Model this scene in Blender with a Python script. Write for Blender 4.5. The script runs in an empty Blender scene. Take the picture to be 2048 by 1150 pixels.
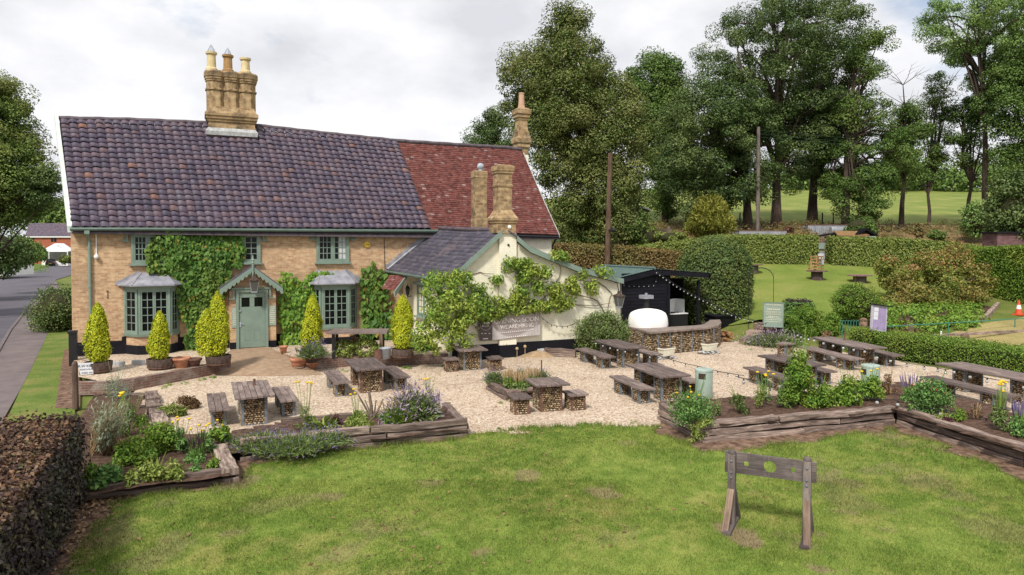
import bpy, bmesh, math, random
import numpy as np
from mathutils import Vector, Matrix
rad = math.radians
SC = bpy.context.scene
COL = SC.collection
rnd = random.Random(7)
RNG = np.random.default_rng(11)

# ------------------------------------------------------------------ camera
FPX, CX, CY, EYE = 1400.0, 1024.0, 526.7, 4.4
YAW, PIT = rad(24.0), rad(1.5)
cam = bpy.data.cameras.new("camera")
cam.sensor_width = 36.0
cam.lens = FPX / 2048.0 * 36.0
cam.shift_y = -(575.0 - CY) / 2048.0
cam.clip_start, cam.clip_end = 0.1, 6000.0
camo = bpy.data.objects.new("camera", cam)
COL.objects.link(camo)
camo.location = (0, 0, EYE)
camo.rotation_euler = (rad(90) - PIT, 0, -YAW)
SC.camera = camo

# ------------------------------------------------------------------ light
SUN_DIR = Vector((-0.50, -0.52, 0.82)).normalized()      # towards the sun
elev = math.asin(SUN_DIR.z)
azim = math.atan2(SUN_DIR.x, SUN_DIR.y)
sun = bpy.data.lights.new("sun", 'SUN')
sun.energy = 2.9
sun.angle = rad(8)
sun.color = (1.0, 0.94, 0.85)
suno = bpy.data.objects.new("sun", sun)
COL.objects.link(suno)
suno.rotation_euler = SUN_DIR.to_track_quat('Z', 'Y').to_euler()
suno.location = (0, 0, 60)
SC.view_settings.view_transform = 'Standard'
SC.view_settings.look = 'None'
SC.view_settings.exposure = 0.5
SC.view_settings.gamma = 1.0

W = bpy.data.worlds.new("World")
SC.world = W
W.use_nodes = True
nt = W.node_tree
nt.nodes.clear()
def nd(tree, typ, **kw):
    n = tree.nodes.new(typ)
    for k, v in kw.items():
        setattr(n, k, v)
    return n
out = nd(nt, 'ShaderNodeOutputWorld')
bg = nd(nt, 'ShaderNodeBackground')
bg.inputs[1].default_value = 0.1
sky = nd(nt, 'ShaderNodeTexSky', sky_type='NISHITA')
sky.sun_disc = False
sky.sun_elevation = elev
sky.sun_rotation = azim
sky.air_density = 1.0
sky.dust_density = 1.5
tc = nd(nt, 'ShaderNodeTexCoord')
mp = nd(nt, 'ShaderNodeMapping')
mp.inputs['Scale'].default_value = (1.0, 1.0, 2.0)
mp.inputs['Location'].default_value = (1.1, 0.35, 0.2)
nz = nd(nt, 'ShaderNodeTexNoise')
nz.inputs['Scale'].default_value = 2.3
nz.inputs['Detail'].default_value = 9
nz.inputs['Roughness'].default_value = 0.56
nz.inputs['Distortion'].default_value = 0.15
r1 = nd(nt, 'ShaderNodeValToRGB')       # cloud cover
r1.color_ramp.elements[0].position = 0.28
r1.color_ramp.elements[1].position = 0.42
nz2 = nd(nt, 'ShaderNodeTexNoise')
nz2.inputs['Scale'].default_value = 3.2
nz2.inputs['Detail'].default_value = 8
nz2.inputs['Roughness'].default_value = 0.55
r2 = nd(nt, 'ShaderNodeValToRGB')       # cloud brightness
e = r2.color_ramp.elements
e[0].position, e[0].color = 0.37, (5.3, 5.35, 5.7, 1)
e[1].position, e[1].color = 0.60, (7.5, 7.5, 7.65, 1)
em = r2.color_ramp.elements.new(0.47)
em.color = (6.3, 6.35, 6.6, 1)
mx = nd(nt, 'ShaderNodeMix', data_type='RGBA')
L = nt.links.new
L(tc.outputs['Generated'], mp.inputs[0])
L(mp.outputs[0], nz.inputs['Vector'])
L(mp.outputs[0], nz2.inputs['Vector'])
L(nz.outputs[0], r1.inputs[0])
L(nz2.outputs[0], r2.inputs[0])
L(r1.outputs[0], mx.inputs[0])
L(sky.outputs[0], mx.inputs[6])
L(r2.outputs[0], mx.inputs[7])
L(mx.outputs[2], bg.inputs[0])
L(bg.outputs[0], out.inputs[0])
try:
    SC.cycles.max_bounces = 6
    SC.cycles.diffuse_bounces = 3
    SC.cycles.transparent_max_bounces = 6
    SC.cycles.sample_clamp_indirect = 4
except Exception:
    pass

# ------------------------------------------------------------------ survey: sight lines of the photograph
F0 = np.array([math.sin(YAW), math.cos(YAW), 0.0]); RV = np.array([math.cos(YAW), -math.sin(YAW), 0.0]); U0 = np.array([0, 0, 1.0])
FV = F0 * math.cos(PIT) - U0 * math.sin(PIT); UV_ = U0 * math.cos(PIT) + F0 * math.sin(PIT)
EYEP = np.array([0, 0, EYE])
def ray(u, v): return FV + RV * (u - CX) / FPX - UV_ * (v - CY) / FPX
def G(u, v, z=0.0):
    d = ray(u, v); return EYEP + d * ((z - EYE) / d[2])
def PY(u, v, Y):
    d = ray(u, v); return EYEP + d * (Y / d[1])
def D(u, v, dist): return EYEP + ray(u, v) * dist
def V3(a): return Vector((float(a[0]), float(a[1]), float(a[2])))

# ------------------------------------------------------------------ materials
def newmat(name):
    m = bpy.data.materials.new(name)
    m.use_nodes = True
    t = m.node_tree
    b = t.nodes['Principled BSDF']
    return m, t, b
def setin(b, name, v):
    if name in b.inputs: b.inputs[name].default_value = v
def c4(c): return (c[0], c[1], c[2], 1)
def ramp(t, stops, fac, interp='LINEAR'):
    r = nd(t, 'ShaderNodeValToRGB')
    r.color_ramp.interpolation = interp
    els = r.color_ramp.elements
    while len(els) < len(stops): els.new(0.5)
    for e_, (p, c) in zip(els, stops):
        e_.position = p; e_.color = c4(c)
    t.links.new(fac, r.inputs[0])
    return r.outputs[0]
def noise(t, vec, scale, detail=5, rough=0.6, dist=0.0):
    n = nd(t, 'ShaderNodeTexNoise')
    n.inputs['Scale'].default_value = scale; n.inputs['Detail'].default_value = detail
    n.inputs['Roughness'].default_value = rough; n.inputs['Distortion'].default_value = dist
    if vec is not None: t.links.new(vec, n.inputs['Vector'])
    return n.outputs[0]
def mixc(t, fac, a, b, mode='MIX'):
    m = nd(t, 'ShaderNodeMix', data_type='RGBA', blend_type=mode)
    for sock, v in ((0, fac), (6, a), (7, b)):
        if isinstance(v, (int, float)): m.inputs[sock].default_value = v
        elif isinstance(v, tuple): m.inputs[sock].default_value = c4(v)
        else: t.links.new(v, m.inputs[sock])
    return m.outputs[2]
def pos(t): return nd(t, 'ShaderNodeNewGeometry').outputs['Position']
def uvn(t): return nd(t, 'ShaderNodeTexCoord').outputs['UV']
def mapping(t, vec, scale):
    m = nd(t, 'ShaderNodeMapping'); m.inputs['Scale'].default_value = scale
    t.links.new(vec, m.inputs[0]); return m.outputs[0]
def bump(t, b, h, strength=0.4, dist=0.02):
    n = nd(t, 'ShaderNodeBump'); n.inputs['Strength'].default_value = strength; n.inputs['Distance'].default_value = dist
    t.links.new(h, n.inputs['Height']); t.links.new(n.outputs[0], b.inputs['Normal'])

def noisy(name, ca, cb, scale=4, rough=0.8, bstr=0.25, bscale=None, spec=0.3, metal=0.0, vec='pos', lo=0.35, hi=0.65, cc=None):
    m, t, b = newmat(name)
    v = pos(t) if vec == 'pos' else uvn(t)
    n = noise(t, v, scale)
    st = [(lo, ca), (hi, cb)] if cc is None else [(lo, ca), ((lo + hi) / 2, cc), (hi, cb)]
    t.links.new(ramp(t, st, n), b.inputs['Base Color'])
    setin(b, 'Roughness', rough); setin(b, 'Specular IOR Level', spec); setin(b, 'Metallic', metal)
    if bstr: bump(t, b, noise(t, v, bscale or scale * 6, 4), bstr, 0.01)
    return m
LK = dict(maple=1.9, dark=2.7, mid=2.2, ash=2.7, lime=3.0, bamboo=1.8, creeper=1.6, vine=1.7, wisteria=2.2, yew=2.3, box=1.85, beech=1.85, browning=1.5, golden=1.6, copper=1.05, scorched=0.85, red=1.45, herb=1.6, lavender=1.5)
def leafmat(name, stops, trans=0.3, patch=None, pscale=0.5, rough=0.55):
    """leaf colours vary from leaf to leaf (island) and drift slowly through the plant"""
    m, t, b = newmat(name)
    g = nd(t, 'ShaderNodeNewGeometry')
    k_ = LK.get(name.split('_')[0], 1.35); stops = [(p_, tuple(x * k_ for x in q_)) for p_, q_ in stops]; patch = patch and tuple(x * k_ for x in patch)
    c = ramp(t, stops, g.outputs['Random Per Island'])
    if patch:
        n = noise(t, g.outputs['Position'], pscale, 3)
        f = ramp(t, [(0.45, (0, 0, 0)), (0.62, (1, 1, 1))], n)
        c = mixc(t, f, c, mixc(t, 0.6, c, patch))
    t.links.new(c, b.inputs['Base Color'])
    setin(b, 'Roughness', rough); setin(b, 'Specular IOR Level', 0.25)
    o = t.nodes['Material Output']
    tr = nd(t, 'ShaderNodeBsdfTranslucent'); t.links.new(c, tr.inputs[0])
    mix = nd(t, 'ShaderNodeMixShader'); mix.inputs[0].default_value = trans
    t.links.new(b.outputs[0], mix.inputs[1]); t.links.new(tr.outputs[0], mix.inputs[2])
    t.links.new(mix.outputs[0], o.inputs['Surface'])
    return m
def islandmat(name, stops, rough=0.8, nstr=0.35, nscale=9, bstr=0.3, spec=0.3, bscale=60, stain=None, stscale=1.2):
    m, t, b = newmat(name)
    g = nd(t, 'ShaderNodeNewGeometry')
    c = ramp(t, stops, g.outputs['Random Per Island'])
    n = noise(t, g.outputs['Position'], nscale, 5)
    c = mixc(t, nstr, c, ramp(t, [(0.3, (0.25, 0.25, 0.25)), (0.7, (1.3, 1.3, 1.3))], n), 'MULTIPLY')
    if stain:
        s = ramp(t, [(0.52, (0, 0, 0)), (0.66, (1, 1, 1))], noise(t, g.outputs['Position'], stscale, 8, 0.7))
        c = mixc(t, s, c, mixc(t, 0.6, c, stain))
    t.links.new(c, b.inputs['Base Color'])
    setin(b, 'Roughness', rough); setin(b, 'Specular IOR Level', spec)
    if bstr: bump(t, b, noise(t, g.outputs['Position'], bscale, 3), bstr, 0.006)
    return m
def brickmat(name, c1, c2, mortar, stain, stain_amt=0.5, sc=1.0, stscale=0.9, nm=0.55):
    m, t, b = newmat(name)
    v = uvn(t)
    br = nd(t, 'ShaderNodeTexBrick')
    br.offset = 0.5
    br.inputs['Color1'].default_value = c4(c1); br.inputs['Color2'].default_value = c4(c2); br.inputs['Mortar'].default_value = c4(mortar)
    br.inputs['Scale'].default_value = 1.0
    br.inputs['Brick Width'].default_value = 0.225 * sc; br.inputs['Row Height'].default_value = 0.075 * sc
    br.inputs['Mortar Size'].default_value = 0.009; br.inputs['Mortar Smooth'].default_value = 0.3; br.inputs['Bias'].default_value = -0.1
    t.links.new(v, br.inputs['Vector'])
    n = noise(t, v, 5.5, 6, 0.65)
    c = mixc(t, nm, br.outputs['Color'], ramp(t, [(0.3, (0.45, 0.42, 0.42)), (0.68, (1.22, 1.2, 1.15))], n), 'MULTIPLY')
    n2 = noise(t, v, stscale, 8, 0.7)
    f = ramp(t, [(0.47, (0, 0, 0)), (0.66, (stain_amt,) * 3)], n2)
    c = mixc(t, f, c, mixc(t, 0.75, c, stain))
    t.links.new(c, b.inputs['Base Color'])
    setin(b, 'Roughness', 0.9); setin(b, 'Specular IOR Level', 0.2)
    bump(t, b, br.outputs['Fac'], -0.5, 0.008)
    return m
def woodmat(name, dark, mid, light, along=3.0, across=55.0, rough=0.85, moss=None):
    m, t, b = newmat(name)
    v = uvn(t)
    n = noise(t, mapping(t, v, (along, across, 1)), 1.0, 6, 0.7, 0.3)
    n2 = noise(t, mapping(t, v, (0.9, 2.2, 1)), 1.6, 5, 0.65)
    c = ramp(t, [(0.28, dark), (0.5, mid), (0.72, light)], n)
    c = mixc(t, 0.75, c, ramp(t, [(0.32, (0.34, 0.31, 0.31)), (0.55, (0.95, 0.93, 0.92)), (0.72, (1.5, 1.45, 1.4))], n2), 'MULTIPLY')
    oi = nd(t, 'ShaderNodeObjectInfo')
    c = mixc(t, 0.7, c, ramp(t, [(0, (0.5, 0.46, 0.46)), (1, (1.5, 1.47, 1.44))], oi.outputs['Random']), 'MULTIPLY')
    g = nd(t, 'ShaderNodeNewGeometry')
    c = mixc(t, 0.5, c, ramp(t, [(0, (0.6, 0.6, 0.62)), (1, (1.2, 1.15, 1.1))], g.outputs['Random Per Island']), 'MULTIPLY')
    t.links.new(c, b.inputs['Base Color'])
    setin(b, 'Roughness', rough); setin(b, 'Specular IOR Level', 0.2)
    bump(t, b, n, 0.6, 0.008)
    return m
def plain(name, c, rough=0.6, spec=0.4, metal=0.0, var=0.12):
    return noisy(name, tuple(x * (1 - var) for x in c), tuple(x * (1 + var) for x in c), 3.0, rough, 0.08, 40, spec, metal)

M = {}
M['brick'] = brickmat('yellow_brick', (0.61, 0.42, 0.25), (0.42, 0.235, 0.13), (0.52, 0.42, 0.30), (0.20, 0.125, 0.085), 0.5, 1.0, 0.55)
M['brick_stack'] = brickmat('stack_brick', (0.47, 0.335, 0.185), (0.28, 0.18, 0.09), (0.38, 0.32, 0.23), (0.035, 0.030, 0.028), 1.0, 1.5, 1.5, 0.8)
M['brick_low'] = brickmat('garden_wall_brick', (0.20, 0.105, 0.08), (0.14, 0.085, 0.07), (0.24, 0.20, 0.17), (0.36, 0.32, 0.29), 0.9, 1.0, 2.2)
M['brick_red'] = brickmat('red_house_brick', (0.42, 0.10, 0.05), (0.34, 0.075, 0.04), (0.36, 0.22, 0.16), (0.2, 0.08, 0.05), 0.3)
M['cream'] = brickmat('cream_painted_brick', (0.80, 0.765, 0.62), (0.775, 0.735, 0.59), (0.70, 0.66, 0.52), (0.60, 0.55, 0.42), 0.22, 1.0, 0.6, 0.2)
M['white_paint_brick'] = brickmat('white_painted_brick', (0.85, 0.81, 0.68), (0.82, 0.78, 0.64), (0.72, 0.68, 0.55), (0.6, 0.55, 0.45), 0.2, 1.0, 1.2, 0.15)
M['plinth'] = brickmat('black_painted_brick', (0.012, 0.012, 0.018), (0.009, 0.009, 0.014), (0.006, 0.006, 0.009), (0.03, 0.028, 0.03), 0.35)
M['path_brick'] = brickmat('paving_brick', (0.38, 0.26, 0.17), (0.29, 0.19, 0.13), (0.27, 0.21, 0.15), (0.42, 0.33, 0.24), 0.5)
M['pantile'] = islandmat('dark_pantile', [(0, (0.070, 0.058, 0.092)), (0.3, (0.095, 0.075, 0.114)), (0.65, (0.118, 0.087, 0.122)), (0.95, (0.135, 0.092, 0.115)), (0.99, (0.155, 0.09, 0.092)), (1, (0.23, 0.115, 0.09))], 0.62, 0.4, 14, 0.35, 0.35, 80, (0.17, 0.155, 0.19), 2.0)
M['redtile'] = islandmat('red_plain_tile', [(0, (0.11, 0.036, 0.032)), (0.4, (0.175, 0.056, 0.047)), (0.92, (0.215, 0.075, 0.063)), (0.97, (0.23, 0.12, 0.11)), (1, (0.33, 0.25, 0.24))], 0.8, 0.45, 5, 0.4, 0.25, 70, (0.24, 0.15, 0.14), 7)
M['slate'] = islandmat('grey_slate', [(0, (0.062, 0.058, 0.082)), (0.6, (0.085, 0.078, 0.108)), (1, (0.115, 0.105, 0.138))], 0.5, 0.4, 6, 0.2, 0.4, 60, (0.17, 0.16, 0.16), 2.5)
M['ridge'] = noisy('ridge_tile', (0.06, 0.05, 0.065), (0.13, 0.10, 0.11), 5, 0.7)
M['lead'] = noisy('lead_sheet', (0.19, 0.195, 0.23), (0.33, 0.33, 0.37), 3, 0.5, 0.15, 20, 0.4)
M['flash'] = noisy('mortar_flashing', (0.28, 0.285, 0.29), (0.50, 0.51, 0.52), 6, 0.8, 0.4)
M['sage'] = plain('sage_paint', (0.185, 0.25, 0.208), 0.45, 0.4, 0, 0.08)
M['sage_pale'] = plain('pale_sage_paint', (0.255, 0.325, 0.275), 0.5, 0.4, 0, 0.08)
M['gutter'] = plain('gutter_paint', (0.105, 0.15, 0.13), 0.4)
M['verge'] = noisy('weathered_white_board', (0.45, 0.52, 0.48), (0.68, 0.70, 0.66), 6, 0.7, 0.2)
M['white'] = plain('white_paint', (0.78, 0.78, 0.76), 0.5, 0.4, 0, 0.05)
M['render_w'] = noisy('white_render', (0.80, 0.79, 0.77), (0.86, 0.85, 0.84), 2, 0.85, 0.15, 12)
M['iron'] = plain('black_iron', (0.014, 0.014, 0.016), 0.45, 0.4)
M['board_black'] = woodmat('black_weatherboard', (0.005, 0.005, 0.009), (0.009, 0.009, 0.016), (0.016, 0.017, 0.027), 2, 30, 0.6)
M['steel'] = noisy('grey_steel', (0.10, 0.125, 0.155), (0.17, 0.20, 0.235), 8, 0.5, 0.1, 40, 0.4)
M['rust'] = noisy('rusty_steel', (0.10, 0.055, 0.045), (0.17, 0.09, 0.065), 10, 0.8)
M['zinc'] = noisy('zinc', (0.26, 0.30, 0.36), (0.42, 0.46, 0.52), 6, 0.45, 0.1, 30, 0.5)
M['wood'] = woodmat('weathered_plank', (0.09, 0.073, 0.07), (0.185, 0.152, 0.142), (0.30, 0.25, 0.23))
M['sleeper'] = woodmat('weathered_sleeper', (0.055, 0.040, 0.036), (0.25, 0.195, 0.168), (0.58, 0.49, 0.43), 2.2, 24)
M['pillory'] = woodmat('pillory_oak', (0.075, 0.066, 0.067), (0.145, 0.126, 0.124), (0.215, 0.19, 0.185))
M['pillory_pale'] = woodmat('pale_oak', (0.16, 0.115, 0.09), (0.29, 0.215, 0.165), (0.40, 0.31, 0.245))
M['pole'] = woodmat('pole_wood', (0.10, 0.065, 0.045), (0.17, 0.115, 0.08), (0.25, 0.18, 0.13), 1, 20)
M['pole_grey'] = woodmat('grey_pole_wood', (0.13, 0.11, 0.10), (0.19, 0.165, 0.15), (0.26, 0.23, 0.21), 1, 20)
M['post'] = woodmat('old_post', (0.10, 0.07, 0.05), (0.21, 0.15, 0.115), (0.33, 0.25, 0.19), 2, 25)
M['barrel'] = woodmat('barrel_stave', (0.035, 0.026, 0.022), (0.08, 0.060, 0.052), (0.14, 0.11, 0.095), 2, 10)
M['pine'] = woodmat('pale_pine', (0.26, 0.15, 0.07), (0.36, 0.22, 0.11), (0.46, 0.30, 0.16), 2, 20)
M['stone'] = islandmat('flint_pebble', [(0, (0.09, 0.062, 0.036)), (0.35, (0.20, 0.14, 0.08)), (0.65, (0.32, 0.225, 0.125)), (0.88, (0.42, 0.32, 0.205)), (1, (0.54, 0.47, 0.37))], 0.75, 0.3, 30, 0.2)
M['core'] = noisy('packed_flint', (0.03, 0.022, 0.015), (0.07, 0.05, 0.032), 30, 0.9)
M['pot_pink'] = noisy('pale_clay_pot', (0.40, 0.24, 0.16), (0.52, 0.34, 0.24), 5, 0.8)
M['terracotta'] = noisy('terracotta', (0.36, 0.15, 0.085), (0.50, 0.25, 0.155), 5, 0.8, 0.2, 30, 0.25)
M['pot_pale'] = noisy('chimney_pot_clay', (0.55, 0.44, 0.24), (0.70, 0.58, 0.36), 5, 0.8)
M['pot_brown'] = noisy('brown_pot_clay', (0.27, 0.155, 0.065), (0.40, 0.25, 0.115), 5, 0.8)
M['soil'] = noisy('garden_soil', (0.050, 0.030, 0.022), (0.135, 0.085, 0.062), 9, 0.95, 0.9, 40, 0.1)
M['litter'] = noisy('bare_earth', (0.07, 0.042, 0.032), (0.25, 0.165, 0.118), 5.5, 0.95, 0.8, 45, 0.1, cc=(0.165, 0.105, 0.075))
M['bark'] = woodmat('bark', (0.035, 0.027, 0.022), (0.075, 0.058, 0.046), (0.13, 0.10, 0.08), 3, 14)
M['bark_pale'] = noisy('pale_twig', (0.13, 0.10, 0.07), (0.24, 0.19, 0.14), 6, 0.9)
M['yellow'] = plain('yellow_flower', (0.72, 0.48, 0.015), 0.6)
M['purple'] = islandmat('purple_flower', [(0, (0.09, 0.07, 0.16)), (0.6, (0.16, 0.125, 0.25)), (1, (0.25, 0.20, 0.32))], 0.8, 0.1, 5, 0)
M['mauve'] = islandmat('mauve_flower', [(0, (0.26, 0.19, 0.28)), (1, (0.44, 0.35, 0.42))], 0.8, 0.1, 5, 0)
M['redleaf2'] = plain('dead_spike', (0.05, 0.025, 0.03), 0.9)
M['magenta'] = plain('magenta_flower', (0.16, 0.03, 0.12), 0.7)
M['redf'] = plain('red_flower', (0.26, 0.03, 0.04), 0.7)
M['straw'] = islandmat('dry_stalk', [(0, (0.30, 0.20, 0.10)), (1, (0.50, 0.38, 0.22))], 0.9, 0.1, 5, 0)
M['glass_dark'] = plain('dark_glass', (0.006, 0.007, 0.008), 0.08, 0.25, 0, 0.2)
M['glass_pale'] = plain('lantern_glass', (0.08, 0.083, 0.076), 0.15, 0.4)
M['trough'] = plain('cream_trough', (0.66, 0.64, 0.52), 0.6)
M['bulb'] = plain('clear_bulb', (0.36, 0.37, 0.37), 0.1, 0.6)
M['cable'] = plain('black_cable', (0.012, 0.014, 0.018), 0.6)
M['green_cable'] = plain('green_line', (0.03, 0.07, 0.055), 0.6)
M['green_rail'] = plain('green_rail', (0.035, 0.19, 0.13), 0.45)
M['curtain'] = plain('curtain_cloth', (0.5, 0.5, 0.52), 0.8)
M['banner'] = noisy('banner_vinyl', (0.31, 0.265, 0.25), (0.36, 0.315, 0.30), 1.5, 0.55, 0.0)
M['banner_dark'] = noisy('dark_vinyl', (0.088, 0.066, 0.064), (0.105, 0.08, 0.078), 1.5, 0.55, 0.0)
M['banner_pale'] = plain('pale_vinyl', (0.46, 0.43, 0.42), 0.55)
M['ink_white'] = plain('white_print', (0.72, 0.69, 0.67), 0.6, 0.3, 0, 0.03)
M['ink_cream'] = plain('cream_print', (0.66, 0.62, 0.46), 0.6, 0.3, 0, 0.03)
M['ink_grey'] = plain('grey_print', (0.10, 0.13, 0.16), 0.6, 0.3, 0, 0.03)
M['signwhite'] = plain('sign_white', (0.66, 0.68, 0.72), 0.5, 0.4, 0, 0.05)
M['lilac'] = plain('lilac_felt', (0.32, 0.255, 0.43), 0.8)
M['alu'] = plain('dull_aluminium', (0.46, 0.43, 0.52), 0.45, 0.5)
M['binlid'] = plain('bin_lid', (0.35, 0.44, 0.39), 0.5)
M['alarm'] = plain('alarm_yellow', (0.75, 0.50, 0.05), 0.45)
M['cone'] = plain('cone_orange', (0.62, 0.085, 0.03), 0.5)
M['carpaint'] = plain('dark_blue_car_paint', (0.012, 0.012, 0.028), 0.25, 0.6)
M['rubber'] = plain('rubber', (0.012, 0.012, 0.012), 0.8)
M['tail'] = plain('tail_light', (0.35, 0.02, 0.02), 0.3)
M['plate'] = plain('number_plate', (0.6, 0.42, 0.04), 0.5)
M['corr'] = noisy('corrugated_zinc', (0.20, 0.215, 0.24), (0.32, 0.335, 0.36), 2.5, 0.5, 0.1, 30, 0.4)
M['greenroof'] = plain('green_sheet_roof', (0.085, 0.135, 0.125), 0.5, 0.4)
M['shedwood'] = woodmat('grey_shed_board', (0.10, 0.075, 0.075), (0.17, 0.13, 0.13), (0.25, 0.20, 0.20), 1, 12)
M['pinkshed'] = woodmat('pink_shed_board', (0.16, 0.09, 0.10), (0.22, 0.13, 0.14), (0.28, 0.17, 0.18), 1, 12)
M['slab'] = noisy('concrete_slab', (0.33, 0.33, 0.34), (0.46, 0.46, 0.46), 3, 0.9)
M['counter'] = noisy('counter_top', (0.16, 0.125, 0.11), (0.28, 0.225, 0.19), 6, 0.7, 0.3)
M['sand'] = noisy('sandy_earth', (0.28, 0.19, 0.11), (0.42, 0.31, 0.20), 5, 0.95, 0.6)
M['moss'] = noisy('dry_sedum', (0.20, 0.10, 0.05), (0.24, 0.16, 0.07), 6, 0.95, 0.8)

# ground materials
def groundmats():
    m, t, b = newmat('gravel')
    p = pos(t)
    v = nd(t, 'ShaderNodeTexVoronoi'); v.inputs['Scale'].default_value = 26; t.links.new(p, v.inputs['Vector'])
    sp = nd(t, 'ShaderNodeSeparateColor'); t.links.new(v.outputs['Color'], sp.inputs[0])
    c = ramp(t, [(0.0, (0.18, 0.11, 0.065)), (0.12, (0.34, 0.25, 0.175)), (0.45, (0.475, 0.38, 0.285)), (0.8, (0.555, 0.475, 0.38)), (1, (0.67, 0.61, 0.53))], sp.outputs[0])
    n = noise(t, p, 0.55, 6, 0.65)
    c = mixc(t, 0.6, c, ramp(t, [(0.32, (0.66, 0.60, 0.56)), (0.5, (0.98, 0.94, 0.91)), (0.7, (1.12, 1.08, 1.03))], n), 'MULTIPLY')
    # thin, darker, trodden patches with leaf crumbs
    n3 = noise(t, p, 1.7, 7, 0.75)
    c = mixc(t, ramp(t, [(0.56, (0, 0, 0)), (0.74, (0.65,) * 3)], n3), c, (0.30, 0.20, 0.135))
    t.links.new(c, b.inputs['Base Color']); setin(b, 'Roughness', 0.9); setin(b, 'Specular IOR Level', 0.2)
    bump(t, b, v.outputs['Distance'], -0.9, 0.03)
    M['gravel'] = m
    for nm, cols, sc in (('rough_grass', [(0.3, (0.085, 0.115, 0.025)), (0.5, (0.125, 0.16, 0.035)), (0.7, (0.20, 0.185, 0.06))], 0.6),
                         ('upper_lawn', [(0.3, (0.115, 0.17, 0.03)), (0.5, (0.165, 0.215, 0.042)), (0.72, (0.24, 0.245, 0.07))], 0.35),
                         ('field_grass', [(0.3, (0.115, 0.165, 0.034)), (0.5, (0.175, 0.215, 0.048)), (0.72, (0.27, 0.26, 0.085))], 0.3),
                         ('bowling', [(0.3, (0.25, 0.215, 0.085)), (0.5, (0.32, 0.265, 0.11)), (0.7, (0.38, 0.31, 0.14))], 0.5),
                         ('scrub_ground', [(0.3, (0.10, 0.105, 0.032)), (0.5, (0.19, 0.135, 0.06)), (0.7, (0.28, 0.18, 0.095))], 0.7),
                         ('verge_grass', [(0.3, (0.075, 0.125, 0.022)), (0.5, (0.125, 0.175, 0.035)), (0.72, (0.23, 0.20, 0.07))], 0.9)):
        m, t, b = newmat(nm)
        p = pos(t)
        n = noise(t, p, sc, 7, 0.65)
        c = ramp(t, cols, n)
        f = noise(t, p, 16, 3, 0.7)
        c = mixc(t, 0.6, c, ramp(t, [(0.3, (0.55, 0.55, 0.55)), (0.7, (1.4, 1.4, 1.4))], f), 'MULTIPLY')
        t.links.new(c, b.inputs['Base Color']); setin(b, 'Roughness', 0.9); setin(b, 'Specular IOR Level', 0.15)
        bump(t, b, f, 0.6, 0.05)
        M[nm] = m
    m, t, b = newmat('asphalt')
    p = pos(t)
    n = noise(t, p, 0.35, 6, 0.6)
    c = ramp(t, [(0.3, (0.065, 0.06, 0.075)), (0.7, (0.11, 0.10, 0.122))], n)
    f = noise(t, p, 60, 2)
    c = mixc(t, 0.4, c, ramp(t, [(0.3, (0.6, 0.6, 0.6)), (0.7, (1.3, 1.3, 1.3))], f), 'MULTIPLY')
    t.links.new(c, b.inputs['Base Color']); setin(b, 'Roughness', 0.85)
    M['asphalt'] = m
    m, t, b = newmat('pavement')
    p = pos(t)
    c = ramp(t, [(0.3, (0.10, 0.082, 0.088)), (0.7, (0.18, 0.145, 0.14))], noise(t, p, 1.2, 7, 0.7))
    t.links.new(c, b.inputs['Base Color']); setin(b, 'Roughness', 0.9)
    M['pavement'] = m
    m, t, b = newmat('lawn_turf')
    a = nd(t, 'ShaderNodeAttribute', attribute_name='tint')
    c = mixc(t, 0.5, a.outputs['Color'], ramp(t, [(0.3, (0.5, 0.5, 0.5)), (0.7, (1.4, 1.4, 1.4))], noise(t, pos(t), 30, 3)), 'MULTIPLY')
    t.links.new(c, b.inputs['Base Color']); setin(b, 'Roughness', 0.95); setin(b, 'Specular IOR Level', 0.1)
    M['turf'] = m
    m, t, b = newmat('grass_blade')
    a = nd(t, 'ShaderNodeAttribute', attribute_name='tint')
    t.links.new(a.outputs['Color'], b.inputs['Base Color']); setin(b, 'Roughness', 0.6); setin(b, 'Specular IOR Level', 0.2)
    o = t.nodes['Material Output']
    tr = nd(t, 'ShaderNodeBsdfTranslucent'); t.links.new(a.outputs['Color'], tr.inputs[0])
    ms = nd(t, 'ShaderNodeMixShader'); ms.inputs[0].default_value = 0.35
    t.links.new(b.outputs[0], ms.inputs[1]); t.links.new(tr.outputs[0], ms.inputs[2]); t.links.new(ms.outputs[0], o.inputs['Surface'])
    M['blade'] = m
groundmats()

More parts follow.
